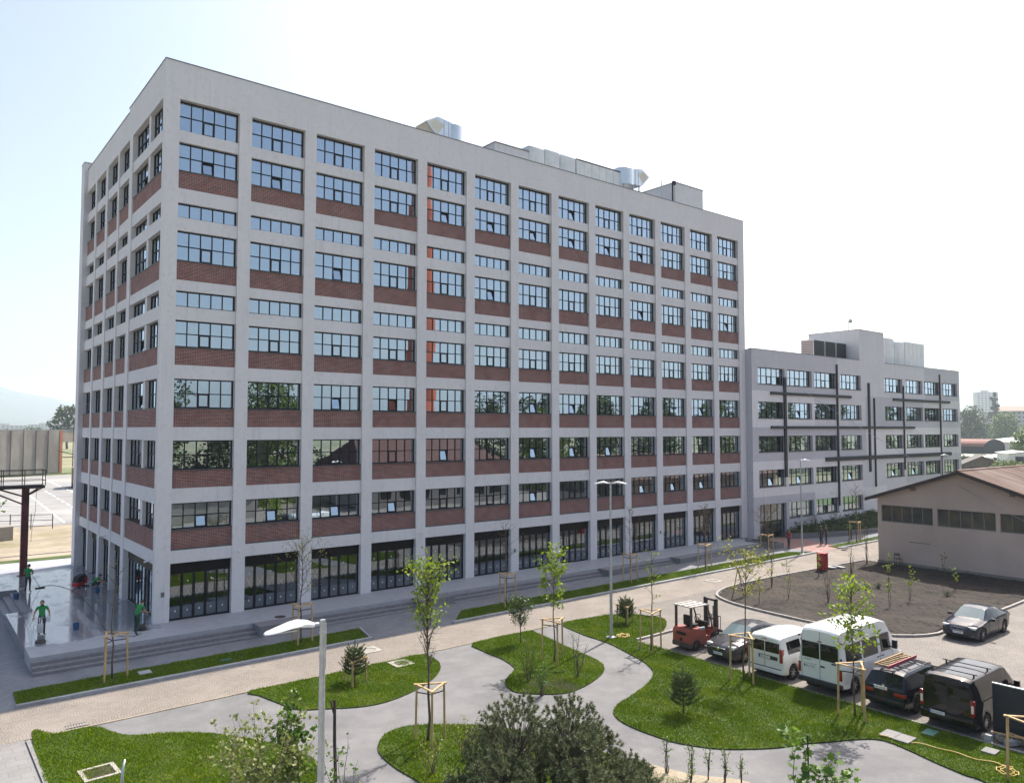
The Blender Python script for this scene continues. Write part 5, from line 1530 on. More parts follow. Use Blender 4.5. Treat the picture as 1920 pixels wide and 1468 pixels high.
def number_plate(t, x, z, text, face=-1, y=0.0):
    b = MB(); b.box(x - 0.012, y - 0.26, z - 0.055, x + 0.012, y + 0.26, z + 0.055)
    p_ = b.build('number_plate', M['plate'], t)
    yc = y - face * 0.235
    b = MB(); b.box(x + face * 0.013 - 0.002, yc - 0.025, z - 0.055, x + face * 0.013 + 0.002, yc + 0.025, z + 0.055)
    b.build('country_strip', M['plate_blue'], p_)
    o = link('lettering', text_mesh(text, 0.085, M['black']), p_, (x + face * 0.0145, y, z))
    o.rotation_euler = (math.pi / 2, 0, math.pi / 2 * face)
    return p_


# --- grey sedan, nose to the lawn
S = dict(L=4.54, r=0.315, wheels=(0.98, 3.60), bottom=[(0, .45), (.15, .30), (.6, .2), (3.9, .2), (4.35, .2), (4.54, .32)], belt=[(0, .85), (.1, .97), (.5, 1.0), (1.2, .99), (3.1, .93), (3.3, .92), (4.0, .82), (4.4, .68), (4.54, .58)],
         roof=[(0, .9), (.06, 1.02), (.55, 1.06), (1.25, 1.40), (1.7, 1.47), (2.2, 1.48), (2.7, 1.42), (3.38, .985), (3.6, .955), (4.1, .87), (4.4, .75), (4.54, .62)], hw=[(0, .70), (.15, .82), (.6, .87), (3.9, .87), (4.3, .80), (4.48, .66), (4.54, .56)], rw=[(0, .62), (.3, .70), (.55, .72), (1.25, .58), (2.2, .60), (2.7, .60), (3.35, .74), (4.1, .72), (4.54, .45)],
         side=[(0.9, 1.92), (2.0, 3.1)], top=[(.58, 1.22), (2.72, 3.36)], gaps=[1.0, 1.96, 3.15], handles=[1.2, 2.2], hmat=M['p_grey'], mirror=(3.0, 0.93))
t, f = car('parked_car', 'grey saloon car parked nose towards the lawn beside the forklift', (23.62, -21.55, G(20)), math.pi, S, M['p_grey'])
for s in (-1, 1):
    box_part(t, 'headlight', M['lamp_clear'], 4.02, s * 0.58 - 0.17, 0.63, 4.40, s * 0.58 + 0.17, 0.80, 0.06)
    box_part(t, 'taillight', M['lamp_red'], 0.0, s * 0.68 - 0.14, 0.72, 0.2, s * 0.68 + 0.14, 0.92, 0.03)
    box_part(t, 'fog_lamp', M['lamp_clear'], 4.42, s * 0.60 - 0.06, 0.34, 4.50, s * 0.60 + 0.06, 0.42, 0.02)
for k in range(3): box_part(t, 'grille_bar', M['chrome'] if k == 2 else M['darkplastic'], 4.46, -0.38, 0.55 + k * 0.055, 4.555, 0.38, 0.58 + k * 0.055, 0.008)
box_part(t, 'lower_grille', M['black'], 4.46, -0.52, 0.25, 4.56, 0.52, 0.36, 0.02)
b = MB(); b.lathe([(0.07, 0), (0.07, 0.02), (0.05, 0.025)], 14, M=Matrix.Translation((4.535, 0, 0.645)) @ Matrix.Rotation(math.pi / 2, 4, 'Y')); b.build('badge', M['chrome'], t)
number_plate(t, 4.575, 0.44, 'BG 176-KJ', 1)

# --- small white van
S = dict(L=4.39, r=0.325, wheels=(0.78, 3.50), crown=0.04, bottom=[(0, .42), (.1, .30), (.5, .25), (3.9, .22), (4.39, .35)], belt=[(0, 1.12), (3.2, 1.10), (3.5, 1.04), (4.1, .90), (4.39, .70)], wt=[(0, 1.60), (2.4, 1.64), (2.9, 1.58), (3.5, 1.05), (4.39, .7)],
         roof=[(0, 1.72), (.05, 1.78), (.25, 1.84), (1.8, 1.86), (2.5, 1.80), (2.75, 1.74), (3.45, 1.14), (3.7, 1.06), (4.15, .92), (4.39, .72)], hw=[(0, .84), (.06, .89), (.6, .915), (3.7, .91), (4.1, .82), (4.39, .6)], rw=[(0, .66), (.1, .71), (2.5, .71), (2.75, .70), (3.45, .80), (4.39, .5)],
         side=[(.42, 1.45), (1.56, 2.42), (2.5, 3.22)], top=[(2.72, 3.42)], gaps=[1.5, 2.45, 3.3], handles=[1.72, 2.62], mirror=(3.1, 1.1), mmat=M['darkplastic'], mh=0.2)
t, f = car('parked_van', 'small white van with twin rear doors parked beside the grey saloon', (18.80, -24.2, G(20)), 0, S, M['p_white'], 'van')
for a, c in ((-0.70, -0.02), (0.02, 0.70)):
    box_part(t, 'rear_window', M['carglass'], -0.012, a, 1.16, 0.03, c, 1.60, 0.03)
b = MB(); b.box(-0.006, -0.007, 0.45, 0.004, 0.007, 1.16); b.box(-0.006, -0.72, 0.44, 0.004, 0.72, 0.45); b.build('door_gap', M['black'], t)
box_part(t, 'plate_trim', M['darkplastic'], -0.014, -0.62, 0.86, 0.01, 0.30, 1.02, 0.04)
number_plate(t, -0.022, 0.94, 'BG 119-XI', -1, 0.0)
box_part(t, 'rear_bumper', M['p_white'], -0.05, -0.86, 0.32, 0.12, 0.86, 0.52, 0.05)
b = MB(); b.box(-0.053, -0.8, 0.515, 0.10, 0.8, 0.535); b.build('bumper_pad', M['darkplastic'], t)
box_part(t, 'brake_light', M['lamp_red'], -0.006, -0.13, 1.68, 0.05, 0.13, 1.715, 0.01)
for s in (-1, 1):
    box_part(t, 'taillight', M['lamp_red'], -0.02, s * 0.80 - 0.055, 0.80, 0.14, s * 0.80 + 0.095, 1.38, 0.04)
    box_part(t, 'headlight', M['lamp_clear'], 3.95, s * 0.62 - 0.15, 0.72, 4.28, s * 0.62 + 0.15, 0.92, 0.05)
    box_part(t, 'side_strip', M['darkplastic'], 1.25, s * 0.915 - 0.012, 0.62, 3.0, s * 0.915 + 0.014, 0.72, 0.008)

# --- white high-roof minibus
S = dict(L=5.45, r=0.345, wheels=(1.0, 4.30), crown=0.05, bottom=[(0, .45), (.1, .35), (.5, .30), (4.9, .28), (5.45, .38)], belt=[(0, 1.32), (4.2, 1.30), (4.8, 1.22), (5.3, .95), (5.45, .85)], wt=[(0, 2.02), (3.9, 2.02), (4.3, 1.95), (4.8, 1.25), (5.45, .86)],
         roof=[(0, 2.44), (.08, 2.52), (.3, 2.60), (3.4, 2.60), (3.9, 2.46), (4.75, 1.42), (4.95, 1.30), (5.3, 1.05), (5.45, .9)], hw=[(0, .92), (.06, .965), (4.6, .975), (5.1, .9), (5.45, .7)], rw=[(0, .77), (.12, .80), (3.9, .78), (4.75, .84), (5.45, .6)],
         side=[(.38, 1.62), (1.74, 3.0), (3.22, 4.1)], top=[(3.92, 4.72)], gaps=[1.68, 3.1, 4.2], handles=[3.3, 2.9], mirror=(4.1, 1.35), mmat=M['darkplastic'], mh=0.36)
t, f = car('parked_minibus', 'white high roof minibus with twin rear doors parked in the row', (18.85, -26.72, G(20)), 0, S, M['p_white'], 'minibus')
for a, c in ((-0.78, -0.02), (0.02, 0.78)):
    box_part(t, 'rear_window', M['carglass'], -0.012, a, 1.36, 0.03, c, 2.02, 0.03)
b = MB(); b.box(-0.006, -0.007, 0.5, 0.004, 0.007, 1.36); b.box(-0.006, -0.007, 2.02, 0.004, 0.007, 2.46); b.box(-0.006, -0.80, 0.5, 0.004, -0.79, 2.44); b.box(-0.006, 0.79, 0.5, 0.004, 0.80, 2.44); b.build('door_gap', M['black'], t)
number_plate(t, -0.016, 1.02, 'AR 161-BD', -1, 0.42)
box_part(t, 'plate_lamp', M['chrome'], -0.02, 0.14, 1.12, 0.01, 0.70, 1.15, 0.006)
for yy, zz in ((-0.12, 1.10), (-0.6, 1.30)): box_part(t, 'door_handle', M['darkplastic'], -0.03, yy - 0.09, zz - 0.03, 0.01, yy + 0.09, zz + 0.03, 0.01)
box_part(t, 'brake_light', M['lamp_red'], -0.02, -0.10, 2.06, 0.03, 0.10, 2.10, 0.01)
box_part(t, 'rear_bumper', M['darkplastic'], -0.10, -0.95, 0.36, 0.14, 0.95, 0.56, 0.05)
for s in (-1, 1):
    box_part(t, 'taillight', M['lamp_red'], -0.02, s * 0.885 - 0.05, 0.70, 0.12, s * 0.885 + 0.075, 1.12, 0.03)
    box_part(t, 'headlight', M['lamp_clear'], 5.0, s * 0.7 - 0.14, 0.75, 5.35, s * 0.7 + 0.14, 1.0, 0.05)
    for zz in (0.95, 1.5, 2.15): box_part(t, 'hinge', M['darkplastic'], -0.01, s * 0.90 - 0.03, zz, 0.06, s * 0.90 + 0.05, zz + 0.07, 0.01)
o = link('model_badge', text_mesh('TRANSIT', 0.085, M['darkplastic']), t, (-0.014, 0.52, 1.28)); o.rotation_euler = (math.pi / 2, 0, -math.pi / 2)

# --- navy estate with a ladder on the roof
S = dict(L=4.7, r=0.315, wheels=(0.86, 3.56), crown=0.03, bottom=[(0, .42), (.12, .28), (.6, .2), (4.0, .2), (4.7, .32)], belt=[(0, .86), (.2, .97), (.5, 1.0), (3.3, .94), (3.5, .92), (4.2, .8), (4.6, .64), (4.7, .55)],
         roof=[(0, .92), (.05, 1.0), (.36, 1.40), (.55, 1.45), (1.0, 1.475), (2.2, 1.48), (2.8, 1.42), (3.52, .99), (3.75, .96), (4.3, .84), (4.6, .70), (4.7, .6)], hw=[(0, .74), (.1, .83), (.5, .88), (4.0, .88), (4.5, .76), (4.7, .55)], rw=[(0, .72), (.05, .74), (.36, .63), (.6, .62), (2.8, .61), (3.5, .74), (4.7, .44)],
         side=[(.52, 1.35), (1.43, 2.22), (2.3, 3.2)], top=[(.055, .35), (2.82, 3.5)], gaps=[1.4, 2.26, 3.25], handles=[1.62, 2.5], mirror=(3.1, 0.94), spokes=5, rim='darkplastic')
t, f = car('parked_estate_car', 'dark navy estate car with a red ladder on its roof', (18.85, -29.3, G(20)), 0, S, M['p_navy'])
for s in (-1, 1):
    box_part(t, 'taillight', M['lamp_red'], -0.02, s * 0.60 - 0.22, 0.68, 0.2, s * 0.60 + 0.22, 0.82, 0.03)
    box_part(t, 'headlight', M['lamp_clear'], 4.25, s * 0.58 - 0.16, 0.62, 4.58, s * 0.58 + 0.16, 0.78, 0.05)
    b = MB(); b.tube([(0.6, s * 0.60, 1.48), (0.75, s * 0.60, 1.535), (2.4, s * 0.60, 1.545), (2.7, s * 0.60, 1.47)], 0.02, 6); b.build('roof_rail', M['darkplastic'], t)
for x in (0.95, 2.15):
    b = MB(); b.tube([(x, -0.60, 1.55), (x, 0.60, 1.55)], 0.018, 6); b.build('roof_bar', M['darkplastic'], t)
number_plate(t, -0.02, 0.90, 'SM 107-SP', -1, 0.12)
box_part(t, 'rear_bumper', M['p_navy'], -0.09, -0.82, 0.32, 0.12, 0.82, 0.56, 0.06)
b = MB(); b.lathe([(0.045, 0), (0.045, 0.015), (0.03, 0.02)], 12, M=Matrix.Translation((-0.005, 0.0, 0.99)) @ Matrix.Rotation(-math.pi / 2, 4, 'Y')); b.build('badge', M['chrome'], t)
b = MB(); b.tube([(0.03, 0.1, 0.985), (0.09, -0.3, 1.06)], 0.01, 5); b.build('wiper', M['black'], t)
ld = thing('roof_ladder', 'red sided wooden ladder tied on the roof of the navy estate car', 'ladder', (18.85, -29.3, G(20) + 1.58))
for s, m_ in ((-1, 'steel_red'), (1, 'wood')):
    b = MB(); b.box(0.2, s * 0.26 + 0.16 - 0.02, 0.0, 2.55, s * 0.26 + 0.16 + 0.02, 0.12); b.build('ladder_side', M['lad_red'] if s < 0 and 'lad_red' in M else (plain('faded_red_paint', (0.36, 0.05, 0.08), 0.6) if s < 0 else M['wood']), ld)
for k in range(9):
    b = MB(); b.box(0.36 + k * 0.25, -0.095, 0.045, 0.40 + k * 0.25, 0.415, 0.085); b.build('rung', M['wood'], ld)

# --- black panel van
S = dict(L=4.8, r=0.325, wheels=(0.95, 3.85), crown=0.03, bottom=[(0, .40), (.1, .30), (.5, .25), (4.2, .22), (4.8, .35)], belt=[(0, 1.16), (3.5, 1.14), (3.85, 1.08), (4.5, .92), (4.8, .68)], wt=[(0, 1.68), (2.9, 1.70), (3.3, 1.62), (3.9, 1.10), (4.8, .7)],
         roof=[(0, 1.80), (.06, 1.87), (.3, 1.93), (2.8, 1.94), (3.15, 1.86), (3.88, 1.22), (4.15, 1.1), (4.6, .92), (4.8, .7)], hw=[(0, .87), (.08, .92), (.6, .945), (4.1, .94), (4.5, .85), (4.8, .62)], rw=[(0, .74), (.12, .77), (3.1, .76), (3.9, .84), (4.8, .5)],
         side=[(.4, 1.65), (1.78, 2.7), (2.82, 3.55)], top=[(3.12, 3.86)], gaps=[1.72, 2.76, 3.6], handles=[1.95, 2.95], mirror=(3.45, 1.16), mh=0.22, spokes=10)
t, f = car('parked_van', 'black panel van with two roof bars at the end of the parked row', (18.72, -31.62, G(20)), 0, S, M['p_black'], 'van')
for a, c in ((-0.75, -0.03), (0.03, 0.75)): box_part(t, 'rear_window', M['carglass'], -0.012, a, 1.20, 0.03, c, 1.70, 0.04)
b = MB(); b.box(-0.006, -0.007, 0.5, 0.004, 0.007, 1.2); b.build('door_gap', M['black'], t)
for s in (-1, 1):
    box_part(t, 'taillight', M['lamp_red'], -0.02, s * 0.85 - 0.055, 0.72, 0.13, s * 0.85 + 0.085, 1.28, 0.04)
    box_part(t, 'reversing_lamp', M['lamp_clear'], -0.028, s * 0.85 - 0.035, 0.84, 0.03, s * 0.85 + 0.055, 1.12, 0.03)
    box_part(t, 'headlight', M['lamp_clear'], 4.35, s * 0.66 - 0.15, 0.72, 4.68, s * 0.66 + 0.15, 0.94, 0.05)
for x in (0.55, 1.75):
    b = MB(); b.tube([(x, -0.82, 2.04), (x, 0.82, 2.04)], 0.02, 6)
    for s in (-1, 1): b.box(x - 0.03, s * 0.70 - 0.02, 1.92, x + 0.03, s * 0.70 + 0.02, 2.03)
    b.build('roof_bar', M['darkplastic'], t)
number_plate(t, -0.105, 0.62, 'BG 343-SD', -1, 0.3)
box_part(t, 'rear_bumper', M['p_black'], -0.09, -0.90, 0.32, 0.12, 0.90, 0.66, 0.07)

# --- dark blue saloon by the soil bed
S = dict(L=4.53, r=0.33, wheels=(0.92, 3.68), crown=0.03, bottom=[(0, .42), (.15, .28), (.6, .2), (3.9, .18), (4.35, .18), (4.53, .28)], belt=[(0, .86), (.1, .98), (.5, .99), (1.2, .98), (3.0, .90), (3.2, .89), (4.0, .78), (4.35, .68), (4.53, .58)],
         roof=[(0, .9), (.06, 1.02), (.5, 1.05), (1.2, 1.33), (1.65, 1.41), (2.1, 1.42), (2.55, 1.36), (3.2, .955), (3.5, .93), (4.1, .84), (4.4, .74), (4.53, .64)], hw=[(0, .74), (.15, .85), (.6, .90), (3.9, .90), (4.3, .82), (4.48, .70), (4.53, .62)], rw=[(0, .64), (.3, .72), (.5, .74), (1.2, .60), (2.1, .61), (2.55, .61), (3.2, .76), (4.1, .74), (4.53, .5)],
         side=[(0.8, 1.75), (1.83, 2.9)], top=[(.52, 1.18), (2.56, 3.18)], gaps=[.95, 1.79, 2.95], handles=[1.05, 2.0], hmat=M['p_blue'], mirror=(2.85, 0.9), spokes=5)
t, f = car('parked_car', 'dark blue saloon car standing alone at the kerb of the soil bed', (35.95, -27.0, G(33)), math.pi, S, M['p_blue'])
for s in (-1, 1):
    box_part(t, 'headlight', M['lamp_clear'], 4.08, s * 0.60 - 0.19, 0.62, 4.42, s * 0.60 + 0.19, 0.75, 0.05)
    box_part(t, 'taillight', M['lamp_red'], 0.0, s * 0.70 - 0.14, 0.74, 0.2, s * 0.70 + 0.14, 0.90, 0.03)
    box_part(t, 'grille', M['black'], 4.44, s * 0.16 - 0.135, 0.56, 4.55, s * 0.16 + 0.135, 0.69, 0.04)
    b = MB(); r0 = [(4.545, s * 0.16 + a, 0.625 + c) for a, c in ((-.15, -.07), (.15, -.07), (.15, .07), (-.15, .07), (-.15, -.07))]; b.tube(r0, 0.012, 5); b.build('grille_surround', M['chrome'], t)
    box_part(t, 'fog_lamp', M['lamp_clear'], 4.40, s * 0.64 - 0.06, 0.30, 4.49, s * 0.64 + 0.06, 0.37, 0.02)
box_part(t, 'lower_grille', M['black'], 4.46, -0.5, 0.24, 4.55, 0.5, 0.36, 0.02)
number_plate(t, 4.565, 0.45, 'SM 184-SP', 1)

# --- forklift
fk = thing('forklift', 'worn red forklift truck with overhead guard and mast at the left of the parked row', 'forklift', (19.35, -19.2, G(20)), rd(-3))
M['p_fork'] = surf('faded_red_paint_worn', (0.40, 0.085, 0.055), (0.30, 0.065, 0.045), 2.5, 0.55, bstr=0.05, fine=0.2, c3=(0.22, 0.075, 0.06), big=1.6)
M['fork_dark'] = surf('scuffed_dark_steel', (0.05, 0.042, 0.04), (0.08, 0.06, 0.055), 4, 0.6, bstr=0.05, fine=0.3)
b = MB(); b.prism([(0.0, 0.42), (0.05, 0.30), (0.6, 0.28), (0.72, 0.62), (0.72, 1.02), (0.12, 1.06), (0.0, 0.92)], -0.53, 0.53, 1); b.build('counterweight', M['p_fork'], fk)
b = MB(); b.prism([(0.72, 0.26), (1.5, 0.26), (1.55, 0.5), (1.62, 0.68), (2.05, 0.72), (2.1, 0.86), (1.75, 0.92), (1.55, 0.58), (1.25, 0.58), (1.15, 0.98), (0.72, 1.02)], -0.5, 0.5, 1); b.build('chassis', M['p_fork'], fk)
b = MB(); b.box(-0.012, -0.3, 0.74, 0.02, 0.3, 0.88); b.box(-0.012, -0.08, 0.45, 0.03, 0.08, 0.58); b.build('rear_vent', M['black'], fk)
b = MB(); b.box(-0.03, -0.545, 0.18, 0.55, 0.545, 0.40); b.build('rear_skirt', M['fork_dark'], fk)
for x, y, r in ((0.50, 0.45, 0.26), (0.50, -0.45, 0.26), (1.88, 0.45, 0.34), (1.88, -0.45, 0.34)): wheel(fk, x, y, r, 0.24, 1 if y > 0 else -1, 5, 'fork_dark')
for s in (-1, 1):
    b = MB(); b.box(0.14, s * 0.48 - 0.045, 1.02, 0.24, s * 0.48 + 0.045, 2.08); b.build('guard_post', M['fork_dark'], fk)
    b = MB(); b.tube([(1.72, s * 0.48, 0.85), (1.60, s * 0.48, 1.45), (1.36, s * 0.48, 2.0), (1.28, s * 0.48, 2.08)], 0.04, 6); b.build('guard_post', M['fork_dark'], fk)
b = MB(); b.box(0.08, -0.54, 2.08, 1.36, 0.54, 2.13); b.build('guard_roof', plain('dusty_guard_roof', (0.42, 0.38, 0.36), 0.7), fk)
for k in range(3):
    b = MB(); b.box(0.12, -0.34 + k * 0.34 - 0.02, 2.13, 1.30, -0.34 + k * 0.34 + 0.02, 2.15); b.build('guard_bar', M['fork_dark'], fk)
b = MB(); b.bbox(0.55, -0.25, 1.05, 1.0, 0.25, 1.18, 0.05); b.bbox(0.42, -0.25, 1.12, 0.56, 0.25, 1.62, 0.06); b.build('seat', M['black'], fk, smooth=True, angle=40)
b = MB(); b.box(1.35, -0.3, 0.9, 1.6, 0.3, 1.2); b.tube([(1.4, 0, 1.15), (1.2, 0, 1.42)], 0.025, 6); b.build('dashboard', M['black'], fk)
b = MB(); ring = [Matrix.Translation((1.2, 0, 1.42)) @ Matrix.Rotation(rd(-50), 4, 'Y') @ Vector((0.17 * math.cos(a), 0.17 * math.sin(a), 0)) for a in np.linspace(0, 2 * math.pi, 17)]; b.tube(ring, 0.015, 6); b.build('steering_wheel', M['black'], fk)
b = MB(); b.bbox(0.75, -0.53, 0.92, 1.15, -0.42, 1.06, 0.03); b.build('side_box', plain('pale_blue_grey_plastic', (0.28, 0.34, 0.38), 0.6), fk)
for s in (-1, 1):
    b = MB(); b.box(2.12, s * 0.34 - 0.06, 0.1, 2.26, s * 0.34 + 0.06, 2.22); b.box(2.16, s * 0.25 - 0.03, 0.1, 2.24, s * 0.25 + 0.03, 2.15); b.build('mast_rail', M['fork_dark'], fk)
    b = MB(); b.box(2.42, s * 0.26 - 0.05, 0.10, 2.47, s * 0.26 + 0.05, 0.75); b.box(2.42, s * 0.26 - 0.05, 0.06, 3.45, s * 0.26 + 0.05, 0.10); b.build('fork', M['fork_dark'], fk)
    b = MB(); b.tube([(2.2, s * 0.15, 0.2), (2.2, s * 0.15, 1.9)], 0.035, 8); b.build('lift_cylinder', M['galv'], fk)
b = MB(); b.box(2.12, -0.40, 2.12, 2.27, 0.40, 2.22); b.box(2.14, -0.3, 1.2, 2.2, 0.3, 1.28); b.box(2.26, -0.45, 0.35, 2.41, 0.45, 0.43); b.box(2.26, -0.45, 0.68, 2.41, 0.45, 0.76); b.build('mast_crossbar', M['fork_dark'], fk)
b = MB()
for k in range(7): b.box(2.40, -0.42 + k * 0.14 - 0.012, 0.76, 2.43, -0.42 + k * 0.14 + 0.012, 1.35)
b.box(2.40, -0.44, 1.33, 2.43, 0.44, 1.37); b.build('load_backrest', M['fork_dark'], fk)
# ================================================================== STREET FURNITURE AND SMALL THINGS
def lamp_post(label, x, y, h, dirs, r0=0.085, r1=0.042, zoff=0.0):
    t = thing('street_lamp', label, 'street lamp', (x, y, G(x) + zoff), 0, 'street lamps')
    b = MB(); b.tube([(0, 0, 0), (0, 0, h * 0.2), (0, 0, h)], [r0, r0 * 0.92, r1], 14); b.build('post', M['galv'], t, smooth=True, angle=40)
    b = MB(); b.box(-0.2, -0.2, -0.1, 0.2, 0.2, 0.06); b.build('footing', M['kerb'], t)
    b = MB(); b.lathe([(r0 * 1.9, 0.06), (r0 * 1.9, 0.085), (r0 * 1.1, 0.10)], 14); b.build('base_plate', M['galv'], t)
    for a in dirs:
        R_ = Matrix.Translation((0, 0, h)) @ Matrix.Rotation(a, 4, 'Z')
        b = MB(); b.tube([R_ @ Vector((0, 0, -0.06)), R_ @ Vector((0.26, 0, -0.05))], 0.028, 8); b.build('arm', M['galv'], t)
        prof = [(0.14, -0.05, 0.05, 0.05), (0.26, -0.02, 0.07, 0.075), (0.38, 0.0, 0.125, 0.075), (0.50, -0.005, 0.14, 0.06), (0.68, -0.035, 0.13, 0.035), (0.82, -0.06, 0.095, 0.025), (0.86, -0.07, 0.05, 0.018)]
        b = MB(); n = 12; vs = []
        for (px, pz, w, th) in prof:
            for k in range(n):
                an = 2 * math.pi * k / n; vs.append(R_ @ Vector((px, math.cos(an) * w, pz - 0.02 + math.sin(an) * th * (1.0 if math.sin(an) > 0 else 0.45))))
        fs = [(i * n + k, i * n + (k + 1) % n, (i + 1) * n + (k + 1) % n, (i + 1) * n + k) for i in range(len(prof) - 1) for k in range(n)] + [tuple(range(n)), tuple(range((len(prof) - 1) * n, len(prof) * n))]
        b.add(vs, fs); b.build('lamp_head', M['lampwhite'], t, smooth=True, angle=50)
        b = MB(); b.box(0.42, -0.09, -0.085, 0.78, 0.09, -0.07, 0, R_); b.build('lens', M['lens'], t)
    for z in (h - 0.2, h - 0.55):
        b = MB(); b.lathe([(r1 * 1.25, z), (r1 * 1.25, z + 0.03)], 12); b.build('band', M['galv'], t)
    b = MB(); b.tube([(r1 * 1.1, -0.02, h - 0.7), (r1 * 1.1, -0.02, h - 0.05)], 0.007, 5); b.build('cable', M['white'], t)
    return t


lamp_post('near street lamp rising past the loose green shrub in the foreground', -5.80, -33.08, 8.04, [rd(178)], 0.085, 0.04)
lamp_post('tall street lamp with two heads on the lawn corner near the forklift', 18.16, -15.65, 7.95, [rd(-38), rd(142)], zoff=LAWN_Z)
lamp_post('far street lamp on the verge corner before the annex entrance', 49.6, -7.6, 8.0, [rd(-30)])
lamp_post('farthest street lamp behind the pink shed in front of the annex', 69.9, -10.6, 8.0, [rd(-30)])


def cover(name, label, cx, cy, w, d, rot, kind='square', zoff=0.0, cat='manhole cover', frame='kerbw'):
    t = thing(name, label, cat, (cx, cy, G(cx) + zoff), rot)
    if 'kerbw' not in M: M['kerbw'] = plain('pale_cover_frame', (0.36, 0.33, 0.29), 0.85, var=0.12)
    if kind == 'square':
        fw = 0.12 * w
        b = MB(); b.box(-w / 2, -d / 2, -0.05, -w / 2 + fw, d / 2, 0.03); b.box(w / 2 - fw, -d / 2, -0.05, w / 2, d / 2, 0.03); b.box(-w / 2 + fw, -d / 2, -0.05, w / 2 - fw, -d / 2 + fw, 0.03); b.box(-w / 2 + fw, d / 2 - fw, -0.05, w / 2 - fw, d / 2, 0.03)
        b.build('frame', M[frame], t)
        b = MB(); b.box(-w / 2 + fw, -d / 2 + fw, -0.05, w / 2 - fw, d / 2 - fw, 0.012); b.build('lid', M['steel_dark'], t)
    else:
        ri = w * 0.36
        n = 24; b = MB(); vs = []; sq = []
        for k in range(n):
            a = 2 * math.pi * k / n; c, s = math.cos(a), math.sin(a); m_ = max(abs(c), abs(s))
            vs += [(c / m_ * w / 2, s / m_ * d / 2, 0.03), (c * ri, s * ri, 0.03), (c / m_ * w / 2, s / m_ * d / 2, -0.05)]
        fs = []
        for k in range(n):
            j = (k + 1) % n; fs += [(3 * k, 3 * j, 3 * j + 1, 3 * k + 1), (3 * k + 2, 3 * j + 2, 3 * j, 3 * k)]
        b.add(vs, fs); b.build('frame', M[frame], t)
        b = MB(); b.lathe([(ri, -0.05), (ri, 0.018), (ri * 0.86, 0.018), (ri * 0.86, 0.012)], 24); b.build('lid', M['conc'], t)
    return t


cover('manhole_cover', 'rusty square manhole cover in the corner lawn at the bottom left', -5.5, -16.3, 1.05, 1.05, 0.05, 'square', LAWN_Z)
cover('manhole_cover', 'round manhole cover in a pale square frame on the left lawn', 7.6, -12.55, 0.95, 0.95, 0.0, 'round', LAWN_Z)
cover('manhole_cover', 'round manhole cover set in the cobbled street', 7.55, -9.6, 0.95, 0.95, 0.0, 'round', 0.0)
cover('manhole_cover', 'distant round manhole cover in the street by the soil bed corner', 34.4, -9.86, 0.95, 0.95, 0.0, 'round', 0.0)
b = MB(); b.bbox(-0.26, -0.26, -0.03, 0.26, 0.26, 0.05, 0.01); tag(b.build('concrete_slab', M['kerb'], None, (-1.93, -6.56, G(-2) + 0.05)), 'small pale concrete slab lying in the left verge', 'slab')
b = MB(); b.lathe([(0.3, -0.02), (0.3, 0.012), (0.26, 0.012)], 24); tag(b.build('manhole_cover', M['steel_dark'], None, (5.85, -2.55, 0.0)), 'dark round manhole lid on the terrace above the first stair block', 'manhole cover')
dg_ = thing('drain_grate', 'iron street drain grate at the tip of the corner lawn', 'drain', (-5.35, -11.4, G(-5) + 0.006))
b = MB(); b.box(-0.36, -0.17, -0.03, 0.36, -0.13, 0.012); b.box(-0.36, 0.13, -0.03, 0.36, 0.17, 0.012); b.box(-0.36, -0.13, -0.03, 0.36, 0.13, -0.02); b.build('frame', M['steel_dark'], dg_)
for k in range(8):
    b = MB(); b.box(-0.34 + k * 0.09, -0.13, -0.02, -0.29 + k * 0.09, 0.13, 0.010); b.build('bar', M['kerb_stone'], dg_)
for (x, y, w, d, lab) in ((16.7, -30.55, 0.7, 0.5, 'pale concrete slab at the gravel edge crossed by the yellow hose'), (16.68, -31.06, 0.7, 0.5, 'second pale concrete slab beside the first at the gravel edge'), (17.85, -33.3, 0.5, 0.42, 'single pale paving slab lying on the grass near the fence panel')):
    b = MB(); b.bbox(-w / 2, -d / 2, 0, w / 2, d / 2, 0.07, 0.01); tag(b.build('paving_slab', M['slabs'], None, (x, y, G(x) + LAWN_Z), 0.03), lab, 'slab')
b = MB(); b.bbox(-0.3, -0.2, 0, 0.3, 0.2, 0.06, 0.02); tag(b.build('valve_lid', plain('green_plastic_lid', (0.12, 0.28, 0.22), 0.5), None, (17.95, -31.35, G(18) + LAWN_Z), 0.05), 'green plastic valve lid in the grass behind the black van', 'valve lid')
b = MB(); b.bbox(-0.25, -0.17, 0, 0.25, 0.17, 0.04, 0.015); tag(b.build('valve_lid', plain('dark_green_lid', (0.04, 0.11, 0.07), 0.5), None, (1.46, -7.0, G(1.5) + 0.06), 0.05), 'dark green valve lid in the left verge', 'valve lid')

# hoses
M['hose'] = plain('yellow_hose', (0.62, 0.42, 0.12), 0.5)
def hose(name, label, pts, r=0.018, z=LAWN_Z + 0.05):
    P = smooth_loop([(p[0], p[1]) for p in pts], 8, False)
    b = MB(); b.tube([(x, y, G(x) + z + 0.02 * math.sin(i * 0.7)) for i, (x, y) in enumerate(P)], r, 6)
    tag(b.build(name, M['hose'], smooth=True), label, 'hose')


co = [(16.62 + (0.36 - 0.015 * k) * math.cos(k * 0.8), -34.25 + (0.36 - 0.015 * k) * math.sin(k * 0.8)) for k in range(18)]
hose('garden_hose', 'yellow hose running over the right lawn to a coil by the frame edge', [(16.3, -30.35), (16.55, -31.3), (16.79, -32.16), (16.81, -33.14), (17.0, -33.9)] + co)
co = [(18.85 + (0.42 - 0.012 * k) * math.cos(k * 0.8), -15.85 + (0.34 - 0.010 * k) * math.sin(k * 0.8)) for k in range(20)]
hose('garden_hose', 'yellow hose coiled at the foot of the two headed lamp', co)

